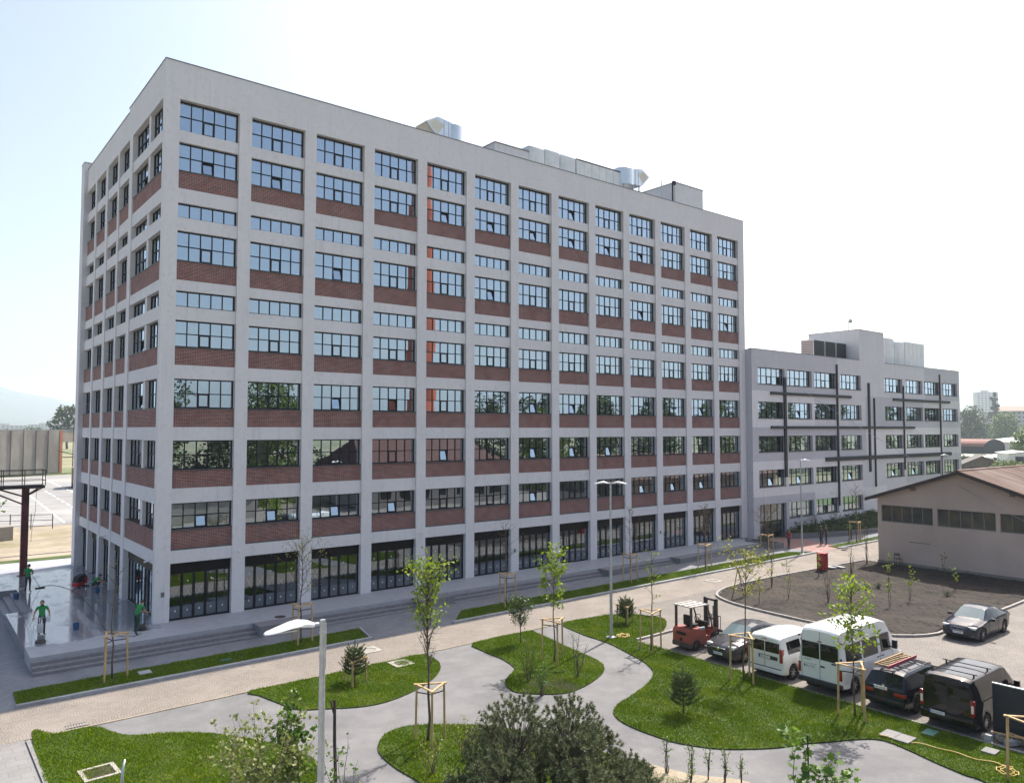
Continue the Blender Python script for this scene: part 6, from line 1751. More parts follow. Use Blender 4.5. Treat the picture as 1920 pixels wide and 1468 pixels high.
# fence panel, rubble
fp = thing('fence_panel', 'dark grey ribbed metal fence panel beside the black van', 'fence', (19.78, -32.72, G(20)))
for k in range(14):
    b = MB(); b.prism([(-0.02, -k * 0.2), (0.02, -k * 0.2 - 0.03), (0.02, -k * 0.2 - 0.15), (-0.02, -k * 0.2 - 0.18), (-0.02, -k * 0.2 - 0.2), (-0.035, -k * 0.2 - 0.2), (-0.035, -k * 0.2)], 0.02, 1.78, 2); b.build('rib_sheet', M['fence'] if 'fence' in M else M.setdefault('fence', plain('slate_grey_sheet', (0.038, 0.040, 0.045), 0.55, spec=0.3)), fp)
b = MB(); b.box(-0.045, -2.82, 1.76, 0.03, 0.0, 1.80); b.build('top_rail', M['galv'], fp)
rub = random.Random(3)
for i in range(9):
    x, y = 18.95 + rub.uniform(-0.15, 0.45), -32.75 - i * 0.18 + rub.uniform(-.05, .05)
    w, d, h = rub.uniform(0.18, 0.4), rub.uniform(0.12, 0.25), rub.uniform(0.07, 0.22)
    b = MB(); b.bbox(-w / 2, -d / 2, 0, w / 2, d / 2, h, 0.02); tag(b.build('rubble_block', M['kerb'] if i % 3 else M['sand'], None, (x, y, G(x) + 0.05), rub.uniform(0, 3)), ['grey stone block at the rear wheel of the black van', 'broken block among the rubble at the fence panel'][min(i, 1)], 'rubble', 'rubble at the fence panel')
for i, (a, l_) in enumerate(((0.2, 1.4), (-0.15, 1.1), (0.5, 0.9))):
    b = MB(); b.box(-l_ / 2, -0.05, 0, l_ / 2, 0.05, 0.03); tag(b.build('board', M['wood'], None, (19.15, -33.6 - 0.25 * i, G(19) + 0.3 + 0.04 * i), rd(85) + a), ['longest loose board on the rubble at the fence panel', 'middle loose board on the rubble at the fence panel', 'shortest loose board on the rubble at the fence panel'][i], 'board', 'boards on the rubble')

# red box, flat stones, chair, step ladder
rb = thing('red_cabinet', 'red metal cabinet standing at the street corner of the soil bed', 'cabinet', (43.75, -12.75, G(43)), rd(4))
M['redbox'] = plain('signal_red_paint', (0.42, 0.02, 0.03), 0.45)
b = MB(); b.bbox(-0.30, -0.30, 0.12, 0.30, 0.30, 1.32, 0.03); b.build('body', M['redbox'], rb)
b = MB(); b.bbox(-0.33, -0.33, 1.32, 0.33, 0.33, 1.38, 0.02); b.build('lid', M['redbox'], rb)
for sx in (-0.24, 0.24):
    for sy in (-0.24, 0.24):
        b = MB(); b.box(sx - 0.04, sy - 0.04, 0, sx + 0.04, sy + 0.04, 0.12); b.build('foot', M['steel_dark'], rb)
b = MB(); b.box(-0.305, -0.006, 0.16, -0.298, 0.006, 1.28); b.build('door_gap', M['black'], rb)
for i, (x, y, r_, lab) in enumerate(((44.95, -12.82, 0.5, 'flat pale stone slab beside the red cabinet'), (45.6, -13.1, 0.55, 'tilted flat stone right of the red cabinet'), (50.6, -8.65, 0.25, 'loose grey stone at the end of the kerb'), (54.4, -8.75, 0.35, 'loose stone on the street before the far verge'))):
    q = random.Random(i); n = 9; b = MB()
    b.prism([(r_ * q.uniform(.8, 1.1) * math.cos(2 * math.pi * k / n), r_ * 0.75 * q.uniform(.8, 1.1) * math.sin(2 * math.pi * k / n)) for k in range(n)], 0, 0.09 + 0.05 * (i > 1), 2)
    o = b.build('flat_stone', M['kerb'], None, (x, y, G(x) + 0.1)); o.rotation_euler = (0.12 if i == 1 else 0.02, 0.08, 0.4 * i); tag(o, lab, 'stone')
ch = thing('chair', 'old dark chair standing against the pink shed wall', 'chair', (50.2, -15.35, G(50) + 0.12), rd(95))
for sx in (-0.2, 0.2):
    for sy in (-0.2, 0.2):
        b = MB(); b.tube([(sx * 1.1, sy * 1.1, 0), (sx, sy, 0.45)], 0.018, 6); b.build('leg', M['steel_dark'], ch)
b = MB(); b.bbox(-0.22, -0.22, 0.44, 0.22, 0.22, 0.48, 0.015); b.build('seat', M['wood_old'], ch)
b = MB(); b.box(-0.21, 0.18, 0.70, 0.21, 0.21, 0.90); b.box(-0.21, 0.185, 0.48, -0.18, 0.205, 0.90); b.box(0.18, 0.185, 0.48, 0.21, 0.205, 0.90); b.build('backrest', M['wood_old'], ch)
sl_ = thing('step_ladder', 'small wooden step ladder at the rounded left end of the soil bed', 'ladder', (31.2, -14.15, G(31) + 0.08), rd(35))
for s in (-1, 1):
    b = MB(); b.tube([(s * 0.28, -0.35, 0), (s * 0.2, 0, 1.75)], 0.028, 5); b.tube([(s * 0.28, 0.35, 0), (s * 0.2, 0.03, 1.72)], 0.022, 5); b.build('ladder_side', M['wood_old'], sl_)
for k in range(5):
    b = MB(); z = 0.28 + k * 0.3; b.box(-0.27 + 0.04 * k / 5, -0.35 * (1 - z / 1.75) - 0.05, z, 0.27 - 0.04 * k / 5, -0.35 * (1 - z / 1.75) + 0.05, z + 0.025); b.build('rung', M['wood_old'], sl_)
# leaning stakes near the camera
b = MB(); b.tube([(-0.87, -23.5, G(0) - 0.2), (-0.72, -23.0, G(0) + 1.9), (-0.66, -22.85, G(0) + 3.0)], [0.05, 0.048, 0.042], 8); b.tube([(-0.72, -22.9, G(0) + 2.65), (-0.79, -22.85, G(0) + 3.0)], 0.02, 6)
tag(b.build('leaning_post', M['steel_dark']), 'dark leaning forked post beside the near street lamp', 'post')
b = MB(); b.tube([(-2.95, -21.0, G(0) - 0.2), (-2.95, -21.0, G(0) + 1.85)], 0.04, 8); b.cbox((-2.85, -21.0, G(0) + 1.87), (0.3, 0.07, 0.05), (0, 0.1, 0.3))
tag(b.build('wooden_stake', M['wood_old']), 'short brown stake with crosspiece at the left of the loose shrub', 'stake')
b = MB(); b.tube([(-5.34, -18.61, G(0) - 0.2), (-5.34, -18.61, G(0) + 0.5), (-5.31, -18.55, G(0) + 0.85), (-5.24, -18.45, G(0) + 1.06)], [0.045, 0.045, 0.04, 0.025], 8)
tag(b.build('metal_pipe', M['galv'], smooth=True), 'bent grey metal pipe rising from the corner lawn', 'pipe')

# overhead cable from the annex to the shed
b = MB(); P = []
a0, a1 = Vector((53.2, -0.75, 17.3)), Vector((50.25, -24.0, 3.9))
for k in range(25):
    s = k / 24; p = a0.lerp(a1, s); p.z -= 1.1 * 4 * s * (1 - s) * 0.5; P.append(p)
b.tube(P, 0.014, 4); tag(b.build('overhead_cable', M['galv']), 'thin overhead cable hanging from the annex to the pink shed', 'cable')

# ------------------------------------------------------------------ red steel gantry on the terrace
gt = thing('steel_gantry', 'dark red steel column carrying a railed walkway at the left edge', 'gantry', (-3.67, 20.2, 0))
b = MB(); b.box(-0.22, -0.16, 0, -0.16, 0.16, 6.1); b.box(0.16, -0.16, 0, 0.22, 0.16, 6.1); b.box(-0.16, -0.04, 0, 0.16, 0.04, 6.1); b.build('column', M['steel_red'], gt)
b = MB(); b.box(-0.35, -0.3, 0, 0.35, 0.3, 0.03); b.build('base_plate', M['steel_red'], gt)
b = MB(); b.box(-9.0, -0.75, 6.1, 1.08, -0.62, 6.28); b.box(-9.0, 0.62, 6.1, 1.08, 0.75, 6.28)
for x in np.arange(-8.8, 1.1, 0.9): b.box(x, -0.62, 6.14, x + 0.1, 0.62, 6.24)
b.build('walkway_frame', M['steel_dark'], gt)
b = MB(); b.box(-9.0, -0.6, 6.28, 1.05, 0.6, 6.31); b.build('walkway_deck', M['steel_dark'], gt)
for s in (-0.7, 0.7):
    for x in np.arange(-8.9, 1.2, 1.25):
        b = MB(); b.box(x - 0.025, s - 0.025, 6.28, x + 0.025, s + 0.025, 7.40); b.build('rail_post', M['steel_dark'], gt)
    for z in (6.65, 7.0, 7.36):
        b = MB(); b.tube([(-8.9, s, z), (1.1, s, z)], 0.022, 6); b.build('handrail', M['steel_dark'], gt)
for z in (6.65, 7.0, 7.36):
    b = MB(); b.tube([(1.08, -0.7, z), (1.08, 0.7, z)], 0.022, 6); b.build('handrail', M['steel_dark'], gt)
for s in (-0.1, 0.1):
    b = MB(); b.tube([(-0.2, s * 2, 5.55), (-1.7, s * 5, 6.12)], 0.05, 6); b.tube([(-0.2, s * 2, 5.0), (-2.4, s * 5, 6.12)], 0.05, 6); b.tube([(0.2, s * 2, 5.65), (0.95, s * 5, 6.12)], 0.05, 6); b.build('brace', M['steel_red'], gt)
b = MB(); b.tube([(0.75, 0.7, 6.1), (0.72, 0.72, 4.5), (0.55, 0.8, 3.2), (0.5, 0.8, 2.2)], 0.012, 5); b.build('hanging_cable', M['steel_dark'], gt)

# ------------------------------------------------------------------ cleaning gear on the terrace
def bucket(label, x, y, z=0.0, r=0.15):
    t = thing('bucket', label, 'bucket', (x, y, z), 0, 'blue buckets')
    b = MB(); b.lathe([(r * 0.78, 0), (r, 0.30), (r * 1.06, 0.30), (r * 1.06, 0.33), (r * 0.95, 0.33), (r * 0.75, 0.03)], 18); b.build('tub', M['bucket'] if 'bucket' in M else M.setdefault('bucket', plain('blue_bucket_plastic', (0.025, 0.09, 0.22), 0.45)), t, smooth=True, angle=40)
    b = MB(); b.tube([(math.cos(a) * r * 1.05, 0.02, 0.30 - math.sin(a) * 0.16) for a in np.linspace(0, math.pi, 9)], 0.006, 5); b.build('bucket_handle', M['galv'], t)


bucket('blue bucket on the wet terrace behind the front worker', -3.38, 1.35)
bucket('blue bucket on the sunken steps at the left edge', -4.85, 12.5, -0.155, 0.17)
bucket('blue bucket beside the crouching worker', -0.75, 10.6)
# single-disc floor machine  in front of worker one
fm = thing('floor_machine', 'grey single disc floor machine in front of the facing worker', 'floor machine', (-5.15, -0.35, 0), rd(0))
b = MB(); b.lathe([(0.23, 0.0), (0.23, 0.10), (0.20, 0.14), (0.08, 0.17)], 20); b.build('disc_housing', M['fork_dark'], fm, smooth=True, angle=40)
b = MB(); b.bbox(-0.13, -0.10, 0.15, 0.13, 0.16, 0.36, 0.05); b.build('motor', plain('grey_machine_plastic', (0.16, 0.16, 0.18), 0.5), fm, smooth=True, angle=40)
b = MB(); b.bbox(-0.13, 0.16, 0.42, 0.13, 0.32, 0.86, 0.04); b.build('water_tank', plain('pale_tank_plastic', (0.42, 0.43, 0.45), 0.4), fm, smooth=True, angle=40)
b = MB(); b.tube([(0, 0.1, 0.25), (0, 0.42, 0.95), (0, 0.5, 1.08)], 0.02, 8); b.tube([(-0.2, 0.5, 1.08), (0.2, 0.5, 1.08)], 0.016, 8); b.build('handle_bar', M['galv'], fm)
fm2 = thing('floor_machine', 'dark floor polisher pushed by the leaning worker at the corner', 'floor machine', (-0.75, -0.85, 0), rd(200))
b = MB(); b.lathe([(0.23, 0.0), (0.23, 0.09), (0.20, 0.13), (0.08, 0.16)], 20); b.build('disc_housing', M['black'], fm2, smooth=True, angle=40)
b = MB(); b.bbox(-0.11, -0.10, 0.14, 0.11, 0.14, 0.32, 0.04); b.build('motor', M['fork_dark'], fm2, smooth=True, angle=40)
b = MB(); b.tube([(0, 0.1, 0.22), (0, 0.35, 0.75), (0, 0.42, 0.92)], 0.018, 8); b.tube([(-0.18, 0.42, 0.92), (0.18, 0.42, 0.92)], 0.015, 8); b.build('handle_bar', M['fork_dark'], fm2)
# walk-behind scrubber
sc_ = thing('scrubber_dryer', 'red and black walk behind scrubber standing on the wet terrace', 'scrubber', (-1.25, 13.3, 0), rd(-62))
b = MB(); b.bbox(-0.3, -0.55, 0.08, 0.3, 0.15, 0.42, 0.08); b.build('base', M['redbox'], sc_, smooth=True, angle=40)
b = MB(); b.prism([(-0.5, 0.42), (0.3, 0.42), (0.42, 0.75), (0.2, 0.98), (-0.35, 0.82)], -0.28, 0.28, 0); b.build('tank', M['black'], sc_)
b = MB(); b.bbox(-0.29, 0.12, 0.25, 0.29, 0.45, 0.80, 0.06); b.build('recovery_tank', M['redbox'], sc_, smooth=True, angle=40)
b = MB(); b.box(-0.42, 0.42, 0.02, 0.42, 0.50, 0.10); b.build('squeegee', M['black'], sc_)
b = MB(); b.tube([(0, 0.30, 0.85), (0, 0.55, 1.15)], 0.03, 8); b.tube([(-0.26, 0.55, 1.15), (0.26, 0.55, 1.15)], 0.02, 8); b.build('handle_bar', M['black'], sc_)
for s in (-1, 1):
    b = MB(); b.lathe([(0.12, -0.03), (0.12, 0.03)], 16, M=Matrix.Translation((s * 0.26, 0.1, 0.12)) @ Matrix.Rotation(math.pi / 2, 4, 'Y')); b.build('wheel', M['black'], sc_)
sc_.scale = (0.8, 0.8, 0.85)
sq = thing('floor_squeegee', 'long handled squeegee held by the worker with his back turned', 'squeegee', (-3.35, 14.45, 0))
b = MB(); b.box(-0.28, -0.03, 0.0, 0.28, 0.03, 0.06); b.build('blade', M['black'], sq)
b = MB(); b.tube([(0, 0, 0.05), (-0.55, -0.52, 1.02)], 0.014, 6); b.build('pole', M['galv'], sq)
b = MB(); b.tube([(0.02, 0, 0), (0.02, 0.01, 0.12)], 0.06, 10); b.tube([(0.02, 0, 0.12), (0.02, 0.0, 0.20)], 0.025, 8)
b.lathe([(0.09, -0.13), (0.10, -0.02), (0.085, 0.10), (0.03, 0.15), (0.03, 0.19)], 14)
jug = b.build('jug', M['wrap'], None, (-4.66, 1.06, 0.80)); tag(jug, 'white plastic jug in the hand of the facing worker', 'jug')
b = MB(); P = smooth_loop([(-3.6, 14.6), (-2.6, 15.0), (-1.9, 12.5), (-1.8, 8.0), (-1.9, 4.0), (-2.2, 1.0), (-2.0, -1.2), (-1.4, -1.9), (-0.9, -1.5)], 8, False)
b.tube([(x, y, 0.012) for x, y in P], 0.012, 5); tag(b.build('power_cable', M['black'], smooth=True), 'black power cable snaking over the wet terrace to the corner', 'cable')
b = MB(); P = [(-5.1, 0.2, 1.0), (-5.35, 0.3, 0.75), (-5.42, 0.2, 0.25), (-5.3, -0.1, 0.05), (-5.2, -0.3, 0.2)]
b.tube(P, 0.010, 5); b.tube([(-5.2, 1.1, 0.98), (-5.3, 3.0, 0.02), (-5.1, 6.0, 0.012)], 0.010, 5); tag(b.build('power_cable', M['wrap'], smooth=True), 'pale cable hanging from the facing worker to his floor machine', 'cable')

# ================================================================== PEOPLE
BASE = dict(pelvis=(0, 0, .95), waist=(0, -.005, 1.10), chest=(0, .0, 1.33), neck=(0, .01, 1.49), skull=(0, -.015, 1.60), crown=(0, -.005, 1.72),
            shL=(.185, .01, 1.42), elL=(.25, .03, 1.14), wrL=(.27, -.05, .89), haL=(.275, -.07, .81), shR=(-.185, .01, 1.42), elR=(-.25, .03, 1.14), wrR=(-.27, -.05, .89), haR=(-.275, -.07, .81),
            hiL=(.095, 0, .90), knL=(.105, -.02, .50), anL=(.11, .03, .09), toL=(.13, -.13, .04), hiR=(-.095, 0, .90), knR=(-.105, -.02, .50), anR=(-.11, .03, .09), toR=(-.13, -.13, .04))
RAD = dict(pelvis=(.155, .115), waist=(.14, .105), chest=(.165, .115), neck=(.056, .056), skull=(.082, .098), crown=(.062, .075), sh=(.078, .078), el=(.048, .048), wr=(.031, .031), ha=(.042, .028), hi=(.095, .1), kn=(.062, .064), an=(.044, .046), to=(.045, .035))
EDGES = [('pelvis', 'waist', 0), ('waist', 'chest', 0), ('chest', 'neck', 0), ('neck', 'skull', 1), ('skull', 'crown', 1), ('chest', 'shL', 0), ('shL', 'elL', 4), ('elL', 'wrL', 1), ('wrL', 'haL', 1), ('chest', 'shR', 0), ('shR', 'elR', 4), ('elR', 'wrR', 1), ('wrR', 'haR', 1), ('pelvis', 'hiL', 2), ('hiL', 'knL', 2), ('knL', 'anL', 2), ('anL', 'toL', 3), ('pelvis', 'hiR', 2), ('hiR', 'knR', 2), ('knR', 'anR', 2), ('anR', 'toR', 3)]
M['skin'] = plain('skin', (0.42, 0.25, 0.18), 0.55)
M['hair'] = plain('dark_hair', (0.018, 0.014, 0.012), 0.6)
M['shoe'] = plain('dark_shoes', (0.02, 0.02, 0.024), 0.6)
M['polo'] = surf('green_polo_cloth', (0.022, 0.25, 0.06), (0.018, 0.20, 0.05), 5, 0.85, bstr=0.3, bdist=0.02, bscale=9, fine=0.1)
M['trouser'] = surf('dark_grey_trousers', (0.05, 0.052, 0.065), (0.035, 0.037, 0.05), 5, 0.9, bstr=0.3, bdist=0.02, bscale=9, fine=0.1)
M['trouser_g'] = surf('dark_green_work_trousers', (0.016, 0.055, 0.045), (0.012, 0.042, 0.036), 5, 0.9, bstr=0.3, bdist=0.02, bscale=9, fine=0.1)
M['redshirt'] = surf('red_shirt_cloth', (0.32, 0.025, 0.04), (0.24, 0.02, 0.03), 5, 0.85, bstr=0.2, fine=0.1)
M['darkjacket'] = surf('dark_jacket_cloth', (0.04, 0.035, 0.04), (0.06, 0.045, 0.045), 5, 0.85, bstr=0.2, fine=0.1)


def person(label, x, y, z, rotz, pose, shirt, trousers, long_sleeve=False, scale=1.0, group=None):
    J = dict(BASE); J.update(pose); look = J.pop('look', (0, -1, 0))
    names = list(J); idx = {n: i for i, n in enumerate(names)}
    me = bpy.data.meshes.new('person_rig')
    me.from_pydata([J[n] for n in names], [(idx[a], idx[c]) for a, c, _ in EDGES], [])
    tmp = bpy.data.objects.new('person_rig', me); COL.objects.link(tmp)
    sk = tmp.modifiers.new('skin', 'SKIN'); sk.branch_smoothing = 0.6; sk.use_smooth_shade = True
    layer = me.skin_vertices[0].data
    for n in names:
        k = n if n in RAD else n[:2]
        layer[idx[n]].radius = RAD[k]
        layer[idx[n]].use_root = (n == 'pelvis')
    sb = tmp.modifiers.new('sub', 'SUBSURF'); sb.levels = 2; sb.render_levels = 2
    dg = bpy.context.evaluated_depsgraph_get()
    body = bpy.data.meshes.new_from_object(tmp.evaluated_get(dg)); bpy.data.objects.remove(tmp)
    # fingers, nose, ears, eyes are grown into the same mesh
    b = MB(); b.v = [tuple(v.co) for v in body.vertices]; b.f = [tuple(p.vertices) for p in body.polygons]
    seg = [(Vector(J[a]), Vector(J[c]), m_) for a, c, m_ in EDGES]
    def which(c):
        best = None
        for a, e, m_ in seg:
            ab = e - a; t_ = max(0, min(1, (c - a).dot(ab) / max(1e-9, ab.length_squared))); d = (a + ab * t_ - c).length
            if best is None or d < best[0]: best = (d, m_, t_)
        if best[1] == 4: return 0 if (long_sleeve or best[2] < 0.55) else 1
        if best[1] == 1 and long_sleeve and c.z < J['neck'][2] - 0.05 and best[2] < 0.9: return 0
        return best[1]
    b.m = []
    for f_ in b.f:
        c = sum((Vector(b.v[i]) for i in f_), Vector()) / len(f_); b.m.append(which(c))
    for sd in 'LR':
        w, h = Vector(J['wr' + sd]), Vector(J['ha' + sd]); d = (h - w).normalized(); s_ = d.cross(Vector((0, 1, 0.2))).normalized(); nrm = s_.cross(d)
        for k in range(4):
            o_ = (k - 1.5) * 0.019; ln = (0.062, 0.074, 0.070, 0.055)[k]
            p0 = h + s_ * o_ - d * 0.01; p1 = p0 + d * (ln * 0.6 + 0.02) - nrm * 0.008; p2 = p1 + d * ln * 0.4 - nrm * 0.022
            b.tube([p0, p1, p2], [0.010, 0.009, 0.006], 6, 1)
        sg = 1 if sd == 'R' else -1
        p0 = w.lerp(h, 0.6) + s_ * 0.03 * sg; b.tube([p0, p0 + d * 0.03 + s_ * 0.025 * sg, p0 + d * 0.06 + s_ * 0.03 * sg], [0.011, 0.010, 0.007], 6, 1)
    sk_, cr_, nk = Vector(J['skull']), Vector(J['crown']), Vector(J['neck'])
    up = (cr_ - nk).normalized(); fw = Vector(look); fw = (fw - up * fw.dot(up)).normalized(); rt = fw.cross(up)
    b.tube([sk_ + fw * 0.085 + up * 0.03, sk_ + fw * 0.118 - up * 0.01, sk_ + fw * 0.09 - up * 0.018], [0.008, 0.014, 0.010], 6, 1)
    for s in (-1, 1):
        c = sk_ + rt * 0.086 * s - fw * 0.0; b.tube([c - up * 0.03, c + rt * 0.012 * s, c + up * 0.03], [0.006, 0.014, 0.006], 6, 1)
        c = sk_ + fw * 0.088 + rt * 0.032 * s + up * 0.025; b.tube([c - rt * 0.012, c + rt * 0.012], 0.008, 6, 5)
    c = sk_ + fw * 0.088 - up * 0.045; b.tube([c - rt * 0.022, c + rt * 0.022], 0.005, 5, 5)
    t = b.build('person', [shirt, M['skin'], trousers, M['shoe'], shirt, M['hair']], None, (x, y, z), rotz, smooth=True, fix=False)
    t.scale = (scale,) * 3
    tag(t, label, 'person', group)
    hb = MB(); vs = []; n, m_ = 14, 7
    C0 = sk_ + up * 0.035 - fw * 0.012
    for i in range(m_ + 1):
        ph = rd(-8) + (rd(90) - rd(-8)) * i / m_
        for k in range(n):
            a = 2 * math.pi * k / n; front = math.cos(a)
            ph2 = max(ph, rd(38)) if front > 0.55 else ph - (0.35 if front < -0.3 and i == 0 else 0)
            vs.append(C0 + (fw * math.cos(a) * 0.108 + rt * math.sin(a) * 0.092) * math.cos(ph2) + up * 0.118 * math.sin(ph2))
    hb.add(vs, [(i * n + k, i * n + (k + 1) % n, (i + 1) * n + (k + 1) % n, (i + 1) * n + k) for i in range(m_) for k in range(n)])
    hb.build('hair', M['hair'], t, smooth=True)
    return t


person('worker in green polo facing the camera behind a grey floor machine', -4.92, 1.15, 0.0, rd(-6), dict(elL=(.30, .02, 1.16), wrL=(.33, -.04, .93), haL=(.33, -.07, .85), elR=(-.31, .0, 1.17), wrR=(-.36, -.10, .96), haR=(-.37, -.13, .89), knL=(.10, -.06, .5), toL=(.15, -.14, .04), look=(0.15, -1, -0.15)), M['polo'], M['trouser'])
person('worker in green polo leaning over a polisher at the building corner', -1.15, -1.5, 0.0, rd(128), dict(waist=(0, -.05, 1.09), chest=(0, -.17, 1.28), neck=(0, -.27, 1.40), skull=(0, -.34, 1.49), crown=(0, -.36, 1.61), shL=(.185, -.20, 1.36), shR=(-.185, -.20, 1.36), elL=(.22, -.28, 1.08), wrL=(.18, -.48, .98), haL=(.16, -.55, .95), elR=(-.22, -.28, 1.08), wrR=(-.18, -.48, .98), haR=(-.16, -.55, .95), hiL=(.1, 0, .9), knL=(.15, -.12, .5), anL=(.17, -.08, .09), toL=(.19, -.24, .04), knR=(-.14, .06, .48), anR=(-.18, .28, .10), toR=(-.2, .14, .04), look=(0, -1, -0.5)), M['polo'], M['trouser_g'])
person('worker in green polo crouching beside a bucket at the shop doors', -0.75, 11.5, 0.0, rd(75), dict(pelvis=(0, .12, .36), waist=(0, .06, .50), chest=(0, -.12, .68), neck=(0, -.24, .80), skull=(0, -.31, .88), crown=(0, -.35, .99), shL=(.185, -.14, .76), shR=(-.185, -.14, .76), elL=(.26, -.36, .60), wrL=(.18, -.55, .50), haL=(.16, -.62, .47), elR=(-.26, -.36, .60), wrR=(-.18, -.55, .50), haR=(-.16, -.62, .47), hiL=(.11, .10, .36), knL=(.20, -.32, .50), anL=(.17, -.06, .09), toL=(.2, -.22, .04), hiR=(-.11, .10, .36), knR=(-.20, -.30, .48), anR=(-.17, -.04, .09), toR=(-.2, -.2, .04), look=(0, -1, -0.4)), M['polo'], M['trouser'])
person('worker in green polo with back turned holding a long squeegee', -4.12, 13.6, 0.0, rd(150), dict(elR=(-.24, -.10, 1.16), wrR=(-.08, -.30, 1.06), haR=(-.04, -.36, 1.03), elL=(.25, -.06, 1.15), wrL=(.16, -.28, 1.0), haL=(.12, -.34, .97), skull=(0, -.06, 1.59), crown=(0, -.07, 1.71), knL=(.12, -.05, .5), anL=(.15, .0, .09), toL=(.17, -.16, .04), anR=(-.15, .08, .09), toR=(-.17, -.08, .04)), M['polo'], M['trouser'])
person('person in red shirt standing on the red paving by the annex entrance', 51.2, -5.35, G(51) + 0.01, rd(60), dict(elL=(.24, -.08, 1.17), wrL=(.12, -.22, 1.1), haL=(.07, -.25, 1.08), elR=(-.24, -.06, 1.17), wrR=(-.12, -.2, 1.1), haR=(-.07, -.24, 1.1)), M['redshirt'], M['trouser'], True)
person('left of the two dark clothed people standing before the annex', 55.4, -6.05, G(55) + 0.01, rd(170), dict(elL=(.25, -.02, 1.14), wrL=(.22, -.16, .95), haL=(.2, -.2, .9)), M['darkjacket'], M['trouser'], True)
person('right of the two dark clothed people standing before the annex', 56.1, -6.15, G(56) + 0.01, rd(200), dict(elR=(-.25, -.02, 1.14), wrR=(-.2, -.18, 1.0), haR=(-.16, -.23, .98)), M['trouser'], M['trouser'], True)
person('person in green polo standing on the path beside the far verge', 60.6, -6.05, G(60) + 0.01, rd(160), dict(elL=(.25, -.08, 1.16), wrL=(.16, -.26, 1.06), haL=(.12, -.32, 1.04), elR=(-.25, -.08, 1.16), wrR=(-.16, -.26, 1.06), haR=(-.12, -.32, 1.04)), M['polo'], M['trouser'])
# ================================================================== BACKGROUND
def big_tree(name, label, x, y, h, w, n, ls, mat, seed, group, z=None, conical=False, bark='bark_d', trunk=0.28):
    q = random.Random(seed); rg = np.random.default_rng(seed)
    t = thing(name, label, 'tree', (x, y, G(x) if z is None else z), 0, group)
    b = MB(); r = h * 0.028
    b.tube(stem_path((0, 0, -0.3), (q.uniform(-.3, .3), q.uniform(-.3, .3), h * 0.75), 6, 0.02, q), [r, r * .85, r * .7, r * .55, r * .4, r * .28, r * .15], 7, caps=False)
    cl = []
    for i in range(22):
        f = (i + q.random()) / 22
        zz = h * (trunk + (0.94 - trunk) * f)
        wd = (math.sin(math.pi * (0.1 + 0.82 * f)) ** 0.6 if not conical else (1.05 - 0.85 * f)) * w * 0.5
        a = i * 2.4; rr = wd * q.uniform(0.35, 0.8)
        c = Vector((rr * math.cos(a), rr * math.sin(a), zz))
        cl.append((c, w * q.uniform(0.13, 0.22) if not conical else wd * 0.5))
        b.tube([(0, 0, zz * 0.72), c * 0.5 + Vector((0, 0, zz * 0.42)), c], [r * .3, r * .2, r * .06], 5, caps=False)
    b.build('trunk', M[bark], t, smooth=True, fix=False)
    P = []
    for c, rr in cl:
        k = n // len(cl); v = rg.normal(0, 1, (k, 3)); v /= np.linalg.norm(v, axis=1)[:, None]
        P.append(np.array(c)[None] + v * (rr * rg.uniform(0.25, 1.0, k) ** 0.5)[:, None] * np.array([1, 1, 0.8])[None])
    quads('crown', leaf_geo(np.concatenate(P), ls, 0.5, rg), M[mat], t)


# --- behind the camera (seen mirrored in the windows): trees, a tiled house, a chimney
q = random.Random(77)
WORDS = ['broad', 'slender', 'dense', 'loose', 'old', 'young', 'leaning', 'round', 'ragged', 'full']
BT = [(8, -60, 15.5), (16, -66, 16.5), (23, -58, 12), (30, -63, 17), (36, -72, 16), (70, -64, 15.5), (77, -58, 14), (84, -66, 16.5), (91, -58, 14), (99, -66, 17.5), (107, -58, 15), (116, -64, 17), (126, -58, 16), (136, -64, 18), (147, -58, 17), (158, -64, 19), (170, -58, 18), (182, -64, 19.5), (195, -58, 18), (209, -64, 20), (224, -58, 18), (240, -64, 19), (256, -58, 18), (272, -64, 20)]
for i, (x, y, h) in enumerate(BT):
    big_tree('garden_tree', 'tall leafy tree behind the viewer, mirrored in the office windows', x, y, h + 1.5 + q.uniform(-1.5, 1.5), q.uniform(10, 13), 6000, 0.46, 'tree_far' if i % 3 else 'tree_far_l', 200 + i, 'trees mirrored in the windows', trunk=0.02)
hs = thing('tiled_house', 'red tiled house behind the viewer, mirrored in the lower office windows', 'house', (50.5, -57, G(50)))
M['tile'] = brick_mat('red_roof_tiles', (0.17, 0.06, 0.04), (0.11, 0.042, 0.032), (0.04, 0.02, 0.018), 0.02)
b = MB(); b.box(-12, -9.5, 0, 12, 9.5, 4.0); b.build('wall', plaster('old_house_plaster', (0.42, 0.38, 0.33)), hs)
b = MB(); b.add([(-13, 10.5, 3.6), (13, 10.5, 3.6), (9.5, 0, 9.8), (-9.5, 0, 9.8), (-13, -10.5, 3.6), (13, -10.5, 3.6)], [(0, 1, 2, 3), (3, 2, 5, 4), (0, 3, 4), (1, 5, 2)]); b.build('roof', M['tile'], hs, fix=False)
b = MB()
for k in range(7): b.box(-10.5 + k * 3.1, 9.5, 1.2, -9.1 + k * 3.1, 9.53, 2.8)
tag(b.build('windows', M['carglass'], hs), kind='stuff')
b = MB(); b.lathe([(3.0, 0), (2.5, 20), (1.9, 62), (2.1, 62), (2.1, 63.5), (1.6, 63.5)], 28); tag(b.build('chimney', surf('orange_red_brickwork', (0.46, 0.10, 0.045), (0.36, 0.08, 0.04), 0.4, 0.85, bstr=0, fine=0.15), None, (66.3, -80.0, 0), smooth=True, angle=40), 'tall orange red chimney behind the viewer, mirrored in the office windows', 'chimney')
